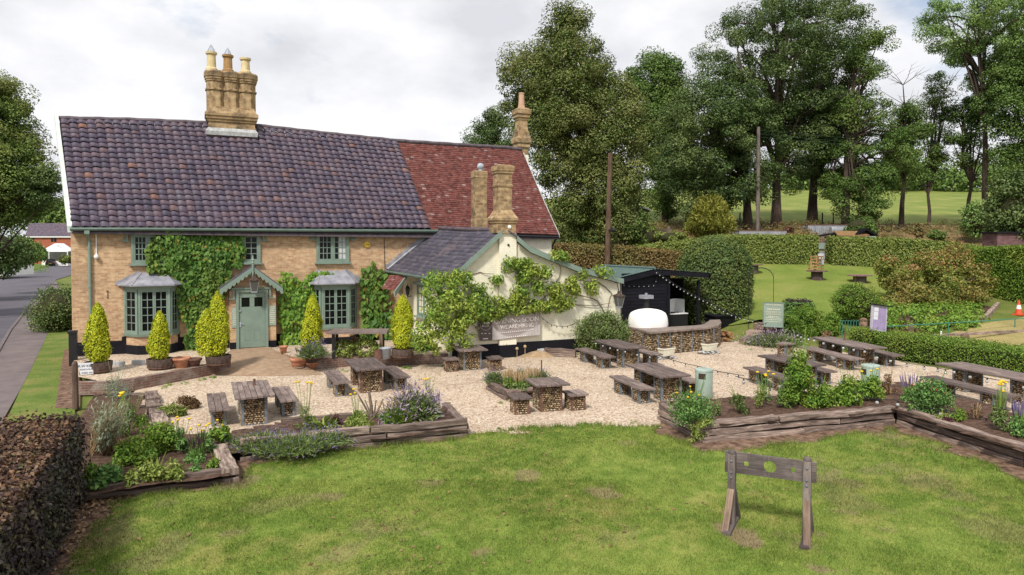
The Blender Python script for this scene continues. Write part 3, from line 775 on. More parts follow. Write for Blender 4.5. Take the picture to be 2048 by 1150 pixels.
va, ta = blades(760000, 7.5, 13, 0.042); vb, tb = blades(330000, 13, 19, 0.05)
tag(npmesh('lawn_grass', np.vstack([va, vb]), 3, M['blade'], tint=np.vstack([ta, tb])), 'short mown grass of the front lawn with dry tan patches', 'grass', kind='stuff')

# terrace in front of the inn, its paving ramp, the yard walls
TZ = 0.34
YD = float(G(505, 697, TZ)[1]); YF = YD + 0.55          # door plane, main front
def FX(u, v, y=None): return PY(u, v, YF if y is None else y)
# ramp: a brick apron falling from the door sill to the yard
rb = MB()
ra = [G(452, 712, TZ + .012), G(552, 706, TZ + .012)]
rows = []
for k in range(9):
    f_ = k / 8.0
    uL = 466 + (376 - 466) * f_ ** 1.5; uR = 541 + (646 - 541) * f_ ** 1.1
    vv = 694 + (749 - 694) * f_
    z = TZ + 0.035 - (TZ + 0.03) * (f_ ** 1.7)
    rows.append([G(uL + (uR - uL) * j / 6.0, vv + 3 * math.sin(j / 6 * math.pi) * f_, z - 0.10 * (abs(j / 3.0 - 1) ** 2.5) * f_ * (1 - f_) * 2) for j in range(7)])
XL0 = float(FX(141, 460)[0])
def wallxy(*l): return [G(u, v, 0)[:2] for u, v in l]
el_, er_ = [r[0][:2] for r in rows[:6]], [r[6][:2] for r in rows[:6]]
sheet('terrace', [(XL0, YF + .2), G(150, 752, TZ)[:2]] + wallxy((215, 788), (268, 781), (360, 763), (440, 747)) + el_[::-1] + [(el_[0][0], YF + .2)], M['gravel'], z=TZ)
sheet('terrace', [(er_[0][0], YF + .2)] + er_ + wallxy((640, 737), (700, 733), (800, 731), (897, 727)) + [(9.4, YF + .2)], M['gravel'], z=TZ)
kb = MB()
for e_ in (el_, er_):
    for a, b in zip(e_, e_[1:]): kb.face([(a[0], a[1], -.05), (b[0], b[1], -.05), (b[0], b[1], TZ), (a[0], a[1], TZ)])
tag(kb.build('terrace_edge', M['path_brick']), kind='structure')
for r0, r1_ in zip(rows, rows[1:]):
    for j in range(6): rb.face([r1_[j], r1_[j + 1], r0[j + 1], r0[j]])
for r0, r1_ in zip(rows, rows[1:]):
    for e_ in (0, 6):
        a, b = r0[e_], r1_[e_]; rb.face([a, b, (b[0], b[1], -.05), (a[0], a[1], -.05)])
tag(rb.build('brick_path', M['path_brick']), kind='structure')

q_ = np.vstack([np.column_stack([RNG.uniform(-3, 17, 900), RNG.uniform(8.5, 15, 900)]), np.column_stack([RNG.uniform(2, 22, 500), RNG.uniform(14, 26, 500)])])
nq = vnoise(q_, .5, 88, 3); q_ = q_[nq > .47]; e3 = [np.array(p) for p in gl((110, 1150), (170, 1030), (230, 975))]; q_ = np.vstack([q_] + [a + (b - a) * RNG.random((420, 1)) + RNG.normal(0, .22, (420, 2)) for a, b in zip(e3, e3[1:])])
tag(npmesh('fallen_leaves', leafgeo(np.column_stack([q_, np.full(len(q_), .02)]), np.tile([0, 0, 1.0], (len(q_), 1)), .065, .3), 6, LM['dead']), 'small fallen leaves scattered over lawn and gravel', 'leaves', kind='stuff')
wd = []
for a, b, n_ in (((1318, 818), (1440, 812), 10), ((560, 846), (880, 816), 14), ((1010, 806), (1090, 798), 8), ((610, 746), (890, 733), 16), ((290, 782), (455, 750), 12), ((1246, 695), (1430, 685), 10), ((960, 860), (1300, 846), 14), ((1500, 700), (1690, 712), 10), ((1100, 716), (1240, 700), 8)):
    for k in range(n_): f_ = RNG.random(); q = G(a[0] + (b[0] - a[0]) * f_, a[1] + (b[1] - a[1]) * f_); wd.append((q[0] + RNG.normal(0, .08), q[1] + RNG.normal(0, .08), .02))
tag(npmesh('gravel_weeds', clumps(np.array(wd), RNG.uniform(.04, .11, len(wd)), 26, .06, .6, .9, .5, .35, .1), 6, LM['herb']), 'small weeds growing along the edges of the gravel', 'weeds', kind='stuff')
# road, footway and verge on the left
def strip(name, L_, R_, mat, z): return sheet(name, [G(u, v, z)[:2] for u, v in L_] + [G(u, v, z)[:2] for u, v in reversed(R_)], mat, z=z)
strip('road', [(-2300, 1350), (-900, 950), (-500, 700), (-200, 592), (0, 556), (60, 544), (100, 533), (140, 528), (175, 524)], [(-950, 1660), (-420, 1150), (-10, 712), (20, 660), (60, 610), (84, 588), (110, 560), (170, 542), (200, 536)], M['asphalt'], 0.0)
strip('pavement', [(-950, 1660), (-420, 1150), (-10, 708), (20, 657), (60, 607), (84, 585), (110, 558)], [(-260, 1660), (-60, 1150), (0, 850), (40, 780), (60, 742), (85, 690), (100, 655), (118, 620), (128, 590)], M['pavement'], 0.012)
kb = MB()
kp = [G(u, v, 0.03) for u, v in ((-950, 1660), (-420, 1150), (-10, 712), (20, 660), (60, 610), (84, 588), (110, 560))]
for a, b in zip(kp, kp[1:]):
    d_ = V3(b - a); mid = V3((a + b) / 2)
    kb.box((mid.x, mid.y, 0.0), (d_.length, 0.13, 0.12), Matrix.Rotation(math.atan2(d_.y, d_.x), 3, 'Z'))
tag(kb.build('kerb', M['pavement']), kind='structure')
vp = [G(u, v, 0.02)[:2] for u, v in ((8, 850), (40, 780), (60, 742), (85, 690), (100, 655), (118, 620), (128, 590), (150, 590))] + [(-4.3, 31), (-4.3, 28), G(146, 745)[:2], G(150, 800)[:2], G(150, 835)[:2], G(60, 850)[:2]]
sheet('grass_verge', vp, M['verge_grass'], z=0.008)
sheet('earth_strip', [G(u, v, 0.03)[:2] for u, v in ((128, 700), (150, 690), (162, 760), (160, 815), (110, 815))], M['litter'], z=0.012)
sheet('far_verge', [G(u, v, 0.0)[:2] for u, v in ((-900, 900), (-500, 680), (-200, 585), (0, 551), (60, 541), (98, 530), (80, 527), (0, 532), (-300, 545), (-900, 600))], M['verge_grass'], z=0.0)

# the land on the right
def td(*l): return [TD(u, d)[:2] for u, d in l]
sheet('upper_lawn', ragged(td((1460, 34.5), (1520, 33.4), (1560, 33.1), (1640, 33.1), (1700, 33.5), (1775, 36), (1820, 40), (1900, 46.5), (1800, 48.2), (1640, 48.8), (1400, 48.8), (1370, 40)), 1.2, 0.12), M['upper_lawn'], off=0.05)
sheet('rough_bank', td((1180, 49.2), (1640, 49.2), (1900, 48.6), (1990, 46), (2250, 44), (2400, 66), (1180, 66)), M['scrub_ground'], off=0.05)
sheet('field', td((900, 66.5), (2600, 66.5), (3200, 180), (700, 180)), M['field_grass'], off=0.06, cell=4.0)
sheet('planted_bank', ragged(td((1735, 31.6), (1830, 31.8), (1935, 33.5), (1985, 37), (1950, 38.5), (1760, 36.5), (1690, 33), (1560, 31.2), (1560, 32.8), (1700, 32.8)), 1, .1), M['soil'], off=0.06)
sheet('bowling_green', [G(u, v, 0.26)[:2] for u, v in ((1835, 681), (1875, 673), (2060, 655), (2400, 630), (2500, 800), (2070, 735), (1960, 712))], M['bowling'], off=0.05)
# ------------------------------------------------------------------ the inn
XL = float(FX(141, 460)[0]); XB = 9.35
inn = thing('inn', 'long yellow brick inn with sage green windows, dark pantiles and a cream gabled wing', 'pub building', (4.0, YF, 0.0))
EZ = 4.95
w = MB(); w.hexa([(XL, YF, 0), (XB, YF, 0), (XB, YF + .3, 0), (XL, YF + .3, 0), (XL, YF, EZ), (XB, YF, EZ), (XB, YF + .3, EZ), (XL, YF + .3, EZ)])
w.build('wall', M['brick'], inn)
YR = YF + 3.4; YBK = YF + 6.8
RID = [PY(u, v, YR) for u, v in ((118, 238), (262, 241), (405, 247), (515, 253), (650, 268), (795, 283))]
RIDR = [PY(u, v, YR) for u, v in ((795, 283), (905, 290), (1022, 297), (1044, 300))]
XRT = float(PY(1103, 500, YF)[0])
# gables and back
g = MB(); t_ = RID[0]
g.prism([(XL + .02, YF + .3, 0), (XL + .02, YBK, 0), (XL + .02, YBK, EZ), (t_[0] + .25, YR, t_[2] - .2), (XL + .02, YF + .3, EZ)], (.28, 0, 0))
g.build('gable_wall', M['brick'], inn)
g = MB(); t_ = RIDR[-1]
g.prism([(XRT, YF, 0), (XRT, YBK, 0), (XRT, YBK, EZ - .3), (t_[0] - .1, YR, t_[2] - .25), (XRT, YF, EZ - .3)], (-.3, 0, 0))
g.hexa([(XB + .002, YF + .01, 0), (XRT - .3, YF + .01, 0), (XRT - .3, YF + .3, 0), (XB + .002, YF + .3, 0), (XB + .002, YF + .01, EZ - .12), (XRT - .3, YF + .01, EZ - .12), (XRT - .3, YF + .3, EZ - .12), (XB + .002, YF + .3, EZ - .12)])
g.build('gable_wall', M['cream'], inn, label='cream rendered end wall')
g = MB(); g.hexa([(XL + .31, YBK - .3, 0), (XRT - .31, YBK - .3, 0), (XRT - .31, YBK, 0), (XL + .31, YBK, 0), (XL + .31, YBK - .3, EZ), (XRT - .31, YBK - .3, EZ), (XRT - .31, YBK, EZ), (XL + .31, YBK, EZ)])
g.build('back_wall', M['brick'], inn)

def interp(pts, s):
    s = min(max(s, 0), 1) * (len(pts) - 1); i = min(int(s), len(pts) - 2); f_ = s - i
    return pts[i] * (1 - f_) + pts[i + 1] * f_
def byx(pts):
    """resample a point list so that equal steps are equal lengths"""
    L_ = [0]
    for a, b in zip(pts, pts[1:]): L_.append(L_[-1] + np.linalg.norm(b - a))
    def at(s):
        x = s * L_[-1]
        for i in range(len(L_) - 1):
            if x <= L_[i + 1] + 1e-9:
                f_ = (x - L_[i]) / max(L_[i + 1] - L_[i], 1e-9); return pts[i] * (1 - f_) + pts[i + 1] * f_
        return pts[-1]
    return at
def tiles(name, eave, ridge, rows, cols, mat, parent, wave=0.0, lip=0.03, stagger=0.0, jit=0.006, seg=6, curve=0.0, zj=0.004, pw=1.0, label=None):
    """courses of separate tiles laid over the slope between two lines"""
    E_, R_ = byx([np.array(p, float) for p in eave]), byx([np.array(p, float) for p in ridge])
    n0 = np.cross(E_(1) - E_(0), R_(0.5) - E_(0.5)); n0 = n0 / np.linalg.norm(n0)
    if n0[2] < 0: n0 = -n0
    verts, faces = [], []
    def P(s, t):
        q = E_(s) * (1 - t) + R_(s) * t
        if curve: q = q - np.array([0, 0, curve * 4 * t * (1 - t)]) 
        return q
    for i in range(rows):
        t0, t1 = i / rows, min((i + 1.25) / rows, 1.0)
        off = stagger * (i % 2)
        for j in range(-1 if off else 0, cols):
            a, b = (j + off) / cols, (j + 1 + off) / cols
            a, b = max(a, 0), min(b, 1)
            if b - a < 0.2 / cols: continue
            ja, jb = rnd.uniform(-jit, jit), rnd.uniform(-jit, jit); dz = rnd.uniform(-zj, zj); dt = (rnd.uniform(-.09, .09) - (.25 if rnd.random() < .012 else 0)) / rows
            base = len(verts)
            for t, hh in ((t0 + dt, lip), (t1, 0.0)):
                for k in range(seg + 1):
                    f_ = k / seg; s = a + (b - a) * (f_ * 0.985 + .0075)
                    wv = wave * math.sin(math.pi * f_ ** .75) if wave else 0
                    verts.append(P(s, max(t, 0)) + n0 * (hh + wv + dz + (ja * (1 - f_) + jb * f_ if t == t0 + dt else 0)))
            for k in range(seg + 1):
                verts.append(verts[base + k] - n0 * lip * .42)
            for k in range(seg):
                faces.append((base + k, base + k + 1, base + seg + 2 + k, base + seg + 1 + k))
                faces.append((base + 2 * (seg + 1) + k, base + 2 * (seg + 1) + k + 1, base + k + 1, base + k))
    return idxmesh(name, np.array(verts), np.array(faces), mat, parent, label=label)

# main roof: dark pantiles, then red plain tiles to the right
eP = [PY(u, v, YF - .32) for u, v in ((143, 456), (400, 457), (640, 458), (862, 459))]
rP = [PY(u, v, YR) for u, v in ((119, 239), (262, 242), (405, 248), (515, 254), (650, 269), (795, 284))]
tiles('roof', eP, rP, 21, 45, M['pantile'], inn, wave=0.07, lip=0.065, jit=.012, zj=.009, label='dark purple pantiles')
eR = [PY(u, v, YF - .32) for u, v in ((862, 459), (990, 465), (1118, 470))]
tiles('roof', eR, [p - np.array([0, 0, .05]) for p in RIDR], 44, 36, M['redtile'], inn, lip=0.022, stagger=0.5, seg=1, jit=0.004, curve=0.06, label='red plain tiles')
# boarding under the tiles, and the back slope
u_ = MB()
def slope(mb, e0, e1, r0, r1_, th=0.08, drop=0.05):
    a = [np.array(p, float) - np.array([0, 0, drop]) for p in (e0, e1, r1_, r0)]
    b = [p - np.array([0, 0, th]) for p in a]
    mb.hexa(b + a)
slope(u_, eP[0], eR[-1] + np.array([0, 0, .0]), rP[0], RIDR[-1] - np.array([0, 0, .1]), .06, .14)
u_.build('roof_boarding', M['ridge'], inn)
bk = MB(); slope(bk, (XL - .1, YBK + .3, EZ - .1), (XRT + .1, YBK + .3, EZ - .1), rP[0] + np.array([0, .02, 0]), RIDR[-1] + np.array([0, .02, 0]), .1, .06)
bk.build('back_roof', M['pantile'], inn)
rc = MB()
rr_ = [p + np.array([0, 0.03, .03 + .01 * math.sin(i * 2.1)]) for i, p in enumerate([byx(RID)(s) for s in np.linspace(0, 1, 40)] + [byx(RIDR)(s) for s in np.linspace(0.05, 1, 18)])]
rc.tube(rr_, 0.10, 8); rc.build('ridge', M['ridge'], inn)
# barge board at the left end, verge at the right
vb_ = MB(); a, b = PY(143, 458, YF - .33), PY(113, 231, YR - .02); a2, b2 = PY(136, 456, YF - .33), PY(113, 231, YR - .02) + np.array([-.12, 0, 0])
vb_.hexa([a + np.array([-.12, 0, -.12]), a + np.array([.03, 0, -.12]), b + np.array([.05, 0, -.16]), b + np.array([-.07, 0, -.16]), a + np.array([-.12, 0, .11]), a + np.array([.03, 0, .11]), b + np.array([.05, 0, .12]), b + np.array([-.07, 0, .12])])
vb_.build('bargeboard', M['verge'], inn)
vb_ = MB()
vpth = [eR[-1] * (1 - t) + RIDR[-1] * t - np.array([0, 0, .06 * 4 * t * (1 - t)]) for t in np.linspace(0, .96, 9)]
for p, q in zip(vpth, vpth[1:]):
    o = np.array([.035, 0, 0]); h_ = np.array([0, 0, .03]); lo_ = np.array([0, 0, .12])
    vb_.hexa([p - lo_, p + o - lo_, q + o - lo_, q - lo_, p + h_, p + o + h_, q + o + h_, q + h_])
vb_.build('verge_board', M['flash'], inn)
vb_ = MB(); fl = PY(1036, 322, YR - .4)
vb_.hexa([fl + np.array(d) for d in ((-.25, 0, -.3), (.35, 0, -.3), (.2, .5, .15), (-.1, .5, .15), (-.25, -.02, -.22), (.35, -.02, -.22), (.2, .5, .25), (-.1, .5, .25))])
vb_.build('flashing', M['flash'], inn)
# eaves: soffit, gutter, pipes
gt = MB(); gp_ = [PY(u, v, YF - .36) for u, v in ((140, 458), (300, 458), (600, 460.5), (876, 462))]
gt.tube(gp_, .065, 8)
gt.build('gutter', M['gutter'], inn)
sf = MB(); sf.hexa([(XL, YF - .27, EZ - .02), (XB + .2, YF - .27, EZ - .02), (XB + .2, YF - .002, EZ - .02), (XL, YF - .002, EZ - .02), (XL, YF - .27, EZ + .02), (XB + .2, YF - .27, EZ + .02), (XB + .2, YF - .002, EZ + .02), (XL, YF - .002, EZ + .02)])
sf.build('fascia', M['gutter'], inn)
gt = MB(); gt.tube([PY(900, 466, YF - .34), PY(1010, 471, YF - .34), PY(1117, 474, YF - .34)], .05, 8); q = PY(1117, 474, YF - .34)
gt.tube([q, q + np.array([0, .3, -.12]), (XRT + .06, YF + .1, 4.3), (XRT + .06, YF + .1, 0.3)], .05, 8)
gt.build('gutter', M['iron'], inn, label='dark gutter under the red tiles')
dp = MB()
a = PY(174, 462, YF - .34)
dp.tube([a, a + np.array([0, .05, -.1]), (a[0] + .03, YF - .08, a[2] - .32), (a[0] + .03, YF - .08, 0.4)], .05, 8)
dp.box((a[0], YF - .32, a[2] - .03), (.16, .16, .16))
for z in (1.2, 2.9): dp.lathe([(.065, -.05), (.065, .05)], (a[0] + .03, YF - .08, z), 8)
dp.build('downpipe', M['sage'], inn)
cc_ = MB(); a = PY(192, 463, YF - .03); b = PY(193, 508, YF - .03)
cc_.tube([a, b], .022, 6); cc_.sphere(b + np.array([0, -.06, -.1]), .085, 10, 6); cc_.tube([b, b + np.array([0, -.05, -.06])], .035, 6)
cc_.build('security_camera', M['white'], inn)
hk = MB(); a = PY(215, 581, YF - .02); hk.tube([a, a - np.array([0, 0, .26])], .012, 5); hk.tube([a + np.array([-.04, 0, -.02]), a + np.array([.04, -.03, -.02])], .014, 5); hk.tube([a - np.array([.03, 0, .26]), a - np.array([-.03, 0, .26])], .014, 5)
hk.build('wall_hook', M['rust'], inn)
al = MB(); a = PY(734, 489, YF)
al.v = []
mm = MB(); prof = [(.0001, .075), (.07, .072), (.12, .055), (.135, 0)]
for i in range(3):
    for k in range(20):
        A0, A1 = 2 * math.pi * k / 20, 2 * math.pi * (k + 1) / 20
        mm.face([(a[0] + r * math.cos(A), YF - y, a[2] + r * math.sin(A)) for (r, y), A in (((prof[i]), A0), ((prof[i]), A1), ((prof[i + 1]), A1), ((prof[i + 1]), A0))])
alo = mm.build('alarm_box', M['alarm'], inn)
text('Yale', .085, frame3((a[0], YF - .077, a[2]), (1, 0, 0), (0, -1, 0)), M['iron'], inn, 'alarm_lettering')
ck = MB(); a = PY(768, 465, YF - .015); b = PY(770, 548, YF - .015); ck.tube([a, b], .014, 4); ck.build('cable', M['cable'], inn)

# plinth
pl = MB()
ptop = lambda x: 0.98 if x < -1.3 else 0.72
for x0, x1, zt in ((XL - .001, PY(244, 690, YF)[0], .84), (PY(244, 690, YF)[0], PY(360, 690, YF)[0], 0.98), (PY(360, 690, YF)[0], PY(458, 690, YF)[0], .86), (PY(552, 690, YF)[0], PY(700, 690, YF)[0], .80), (PY(700, 690, YF)[0], XB - 1.7, .76)):
    pl.hexa([(x0, YF - .035, 0), (x1, YF - .035, 0), (x1, YF + .01, 0), (x0, YF + .01, 0), (x0, YF - .035, zt), (x1, YF - .035, zt), (x1, YF + .01, zt), (x0, YF + .01, zt)])
pl.build('plinth', M['plinth'], inn)

def casement(mb, gb, x0, x1, z0, z1, y, cols, rows_, fr=.055, bar=.028, th=.05):
    """one glazed leaf facing -Y: frame and bars into mb, glass into gb"""
    mb.box(((x0 + x1) / 2, y, z0 + fr / 2), (x1 - x0, th, fr)); mb.box(((x0 + x1) / 2, y, z1 - fr / 2), (x1 - x0, th, fr))
    for x in (x0 + fr / 2, x1 - fr / 2): mb.box((x, y + .001, (z0 + z1) / 2), (fr, th, z1 - z0 - 2 * fr))
    a, b, c, d = x0 + fr, x1 - fr, z0 + fr, z1 - fr
    for i in range(1, cols): mb.box((a + (b - a) * i / cols, y + .004, (c + d) / 2), (bar, th * .5, d - c))
    for i in range(1, rows_): mb.box(((a + b) / 2, y + .005, c + (d - c) * i / rows_), (b - a, th * .5 - .004, bar))
    gb.face([(a, y + .012, c), (b, y + .012, c), (b, y + .012, d), (a, y + .012, d)])
def window(pl_, pr_, vt, vb, cols, label=None, curtain=False):
    a, b = PY(pl_, vt, YF), PY(pr_, vb, YF); x0, x1, z1, z0 = a[0], b[0], a[2], b[2]
    f = MB(); gl_ = MB(); y = YF - .03
    fr = .085
    f.box(((x0 + x1) / 2, y, z1 - fr / 2), (x1 - x0, .09, fr)); f.box(((x0 + x1) / 2, y, z0 + fr / 2), (x1 - x0, .09, fr))
    for x in (x0 + fr / 2, x1 - fr / 2): f.box((x, y + .002, (z0 + z1) / 2), (fr, .09, z1 - z0 - 2 * fr))
    xm = (x0 + x1) / 2
    f.box((xm, y, (z0 + z1) / 2), (.06, .08, z1 - z0 - 2 * fr))
    casement(f, gl_, x0 + fr, xm - .03, z0 + fr, z1 - fr, YF - .035, cols, 4)
    casement(f, gl_, xm + .03, x1 - fr, z0 + fr, z1 - fr, YF - .035, cols, 4)
    wo = f.build('window', M['sage'], inn, label=label)
    gl_.build('pane', M['glass_dark'], wo).location = (0, 0, 0)
    s_ = MB(); s_.box(((x0 + x1) / 2, YF - .06, z0 - .035), (x1 - x0 + .14, .17, .07)); s_.build('sill', M['sage'], wo).location = (0, 0, 0)
    h_ = MB(); h_.box(((x0 + x1) / 2, YF - .06, z1 + .055), (x1 - x0 + .34, .12, .10))
    for sx_ in (-1, 1):
        xx = (x0 + x1) / 2 + sx_ * ((x1 - x0) / 2 + .13)
        h_.box((xx, YF - .045, z1 - .13), (.08, .085, .26)); h_.box((xx + sx_ * .05, YF - .06, z1 - .285), (.22, .12, .05)); h_.box((xx + sx_ * .045, YF - .05, z1 - .235), (.16, .10, .045))
    h_.build('drip_mould', M['sage'], wo).location = (0, 0, 0)
    if curtain:
        c_ = MB(); n = 24
        xa, xb = xm + (x1 - xm) * .36, x1 - fr - .06
        for k in range(n):
            f0, f1 = k / n, (k + 1) / n
            c_.face([(xa + (xb - xa) * f, YF - .0265 + .003 * math.sin(f * 40), z) for f, z in ((f0, z0 + .14), (f1, z0 + .14), (f1, z1 - .14), (f0, z1 - .14))])
        c_.build('curtain', M['curtain'], wo).location = (0, 0, 0)
    return wo
window(262, 330, 467, 527, 3)
window(452, 521, 467, 525, 2)
window(632, 698, 466, 524, 3, 'casement window with a grey curtain', True)

def facet(mb, gb, A, B, z0, z1, leaves_, cols, rows_, outn):
    """glazed facet of a bay from A to B (plan points)"""
    A, B = Vector((A[0], A[1], 0)), Vector((B[0], B[1], 0)); d = B - A; L_ = d.length; d.normalize(); n = Vector((d.y, -d.x, 0))
    tmp, tg = MB(), MB()
    fr = .075
    tmp.box((L_ / 2, 0, z0 + fr / 2), (L_, .10, fr)); tmp.box((L_ / 2, 0, z1 - fr / 2), (L_, .10, fr))
    for x in (fr / 2, L_ - fr / 2): tmp.box((x, .002, (z0 + z1) / 2), (fr, .10, z1 - z0 - 2 * fr))
    for i in range(leaves_):
        w_ = (L_ - 2 * fr) / leaves_
        casement(tmp, tg, fr + w_ * i + .004, fr + w_ * (i + 1) - .004, z0 + fr, z1 - fr, -.01, cols, rows_, .05, .027, .055)
    for src, dst in ((tmp, mb), (tg, gb)):
        k = len(dst.v)
        for x, y, z in src.v:
            q = A + d * x - n * y; dst.v.append((q.x, q.y, z))
        dst.f += [tuple(k + i for i in f_) for f_ in src.f]; dst.uv += src.uv
def bay(uL, uR, cL, cR, vtop, vbot, rl, rr__, rt, label):
    """canted bay: front face uL..uR, wall ends cL, cR"""
    P_ = .55; yf = YF - P_
    fa, fb = PY(uL, vtop, yf), PY(uR, vbot, yf); z1, z0 = fa[2], fb[2]
    wl, wr = float(PY(cL, 600, YF)[0]), float(PY(cR, 600, YF)[0])
    plan = [(wl, YF), (fa[0], yf), (fb[0], yf), (wr, YF)]
    f, g_ = MB(), MB()
    facet(f, g_, plan[0], plan[1], z0, z1, 1, 2, 5, None); facet(f, g_, plan[1], plan[2], z0, z1, 2, 2, 5, None); facet(f, g_, plan[2], plan[3], z0, z1, 1, 2, 5, None)
    wo = f.build('bay_window', M['sage'], inn, label=label)
    g_.build('pane', M['glass_dark'], wo).location = (0, 0, 0)
    def ring(off, z): 
        c_ = Vector(((wl + wr) / 2, YF, 0)); o = []
        for i, (x, y) in enumerate(plan):
            s_ = -1 if i < 2 else 1
            o.append((x + s_ * off * (1.0 if i in (0, 3) else .7), y - (off if i in (1, 2) else 0), z))
        return o
    si = MB(); a, b = ring(.07, z0 - .09), ring(.09, z0 - .002)
    for mb_, lo, hi in ((si, a, b), ):
        for i in range(3): mb_.face([lo[i], lo[i + 1], hi[i + 1], hi[i]])
        mb_.face(hi); mb_.face(list(reversed(lo)))
    a, b = ring(.05, z1 + .002), ring(.08, z1 + .10)
    hd_ = MB(); hd_.v = []
    for i in range(3): hd_.face([a[i], a[i + 1], b[i + 1], b[i]])
    hd_.face(b); hd_.face(list(reversed(a))); hd_.build('head', M['sage'], wo)
    si.build('sill', M['sage'], wo).location = (0, 0, 0)
    lo = MB(); a, b = ring(.0, 0.0), ring(.0, z0 - .10)
    for i in range(3): lo.face([a[i], a[i + 1], b[i + 1], b[i]])
    lo.face(b); lo.build('apron', M['brick'], wo).location = (0, 0, 0)
    lo = MB(); a, b = ring(.03, 0.0), ring(.03, z0 - .42)
    for i in range(3): lo.face([a[i], a[i + 1], b[i + 1], b[i]])
    lo.face(b); lo.build('plinth', M['plinth'], wo).location = (0, 0, 0)
    ro = MB(); zr = PY((uL + uR) / 2, rt, YF)[2]; base = ring(.26, z1 + .105); b2 = ring(.26, z1 + .15)
    tl = (float(PY(rl, rt, YF)[0]), YF - .02, zr); tr = (float(PY(rr__, rt, YF)[0]), YF - .02, zr)
    for i in range(3): ro.face([base[i], base[i + 1], b2[i + 1], b2[i]])
    ro.face(list(reversed(base)))
    mids = []
    ro.face([b2[0], b2[1], tl]); ro.face([b2[1], b2[2], tr, tl]); ro.face([b2[2], b2[3], tr])
    for p, q in ((b2[0], tl), (b2[1], tl), (b2[2], tr), (b2[3], tr)):
        ro.tube([p, q], .028, 6)
    for k in range(9):
        for s_, tp, bs in ((-1, tl, b2[0]), (1, tr, b2[3])):
            f0 = k / 9.0; x = bs[0] + (tp[0] - bs[0]) * f0; z = bs[2] + (tp[2] - bs[2]) * f0
            ro.box((x, YF - .012, z + .05), (abs(bs[0] - tp[0]) / 9 * .98, .03, .12))
    ro.build('bay_roof', M['lead'], wo).location = (0, 0, 0)
    return wo
bay(276, 341, 250, 356, 578, 666, 283, 330, 545, 'canted bay window with a lead roof')
bay(643, 699, 622, 712, 574, 653, 640, 688, 541, 'canted bay window partly under a vine')

# porch: two brick piers, gabled roof, scalloped barge boards, door, lamp
PXc = PY(505.5, 600, YD)
po = MB(); xl, xr = PY(460, 640, YD)[0], PY(552, 640, YD)[0]; dl, dr = PY(472, 640, YD)[0], PY(536, 640, YD)[0]
zE = PY(505, 582, YD)[2]; zA = PY(505, 541, YD)[2]; zD = PY(505, 582, YD)[2]
for a, b in ((xl, dl), (dr, xr)):
    po.hexa([(a, YD, TZ - .3), (b, YD, TZ - .3), (b, YF - .002, TZ - .3), (a, YF - .002, TZ - .3), (a, YD, zD), (b, YD, zD), (b, YF - .002, zD), (a, YF - .002, zD)])
po.prism([(xl, YD, zD + .002), (xr, YD, zD + .002), ((xl + xr) / 2, YD, zA + .12)], (0, .5, 0))
pch = po.build('porch', M['brick'], inn)
def sub(mb, name, mat, parent, label=None, smooth=False):
    o = mb.build(name, mat, parent, smooth, label); o.location = (0, 0, 0); return o
for a, b in ((xl - .003, dl), (dr, xr + .003)):
    zt = PY(505, 683, YD)[2]; pp = MB()
    pp.hexa([(a, YD - .02, TZ - .3), (b, YD - .02, TZ - .3), (b, YF - .04, TZ - .3), (a, YF - .04, TZ - .3), (a, YD - .02, zt), (b, YD - .02, zt), (b, YF - .04, zt), (a, YF - .04, zt)])
    sub(pp, 'plinth', M['plinth'], pch)
yo = YD - .28
apex = PY(506, 534, yo); el, er = PY(439, 580, yo), PY(566, 578, yo)
rf = MB()
for e_ in (el, er):
    bk_ = np.array([0, YF - yo - .01, 0]); th = np.array([0, 0, .07])
    rf.hexa([e_, apex, apex + bk_, e_ + bk_, e_ + th, apex + th, apex + bk_ + th, e_ + bk_ + th])
sub(rf, 'porch_roof', M['slate'], pch)
bg_ = MB()
for e_ in (el, er):
    n = 8; d_ = (apex - e_)
    top0, top1 = e_ + np.array([0, -.03, .02]), apex + np.array([0, -.03, .02])
    up_, dn = [], []
    for k in range(n * 6 + 1):
        f_ = k / (n * 6.0)
        up_.append(top0 + (top1 - top0) * f_)
        sc_ = abs(math.sin(f_ * n * math.pi))
        dn.append(top0 + (top1 - top0) * f_ - np.array([0, 0, .17 + .09 * sc_ * (1 if f_ < .93 else .2)]))
    for k in range(n * 6):
        bg_.hexa([dn[k] + np.array([0, .04, 0]), dn[k + 1] + np.array([0, .04, 0]), dn[k + 1], dn[k], up_[k] + np.array([0, .04, 0]), up_[k + 1] + np.array([0, .04, 0]), up_[k + 1], up_[k]])
sub(bg_, 'scalloped_bargeboard', M['sage'], pch)
fn = MB(); ft = PY(505.5, 508, yo - .04)
fn.lathe([(.001, 0), (.03, -.12), (.04, -.2), (.065, -.24), (.03, -.28), (.055, -.33), (.04, -.37), (.04, -.95), (.02, -.97)], ft, 8)
sub(fn, 'finial', M['sage'], pch)
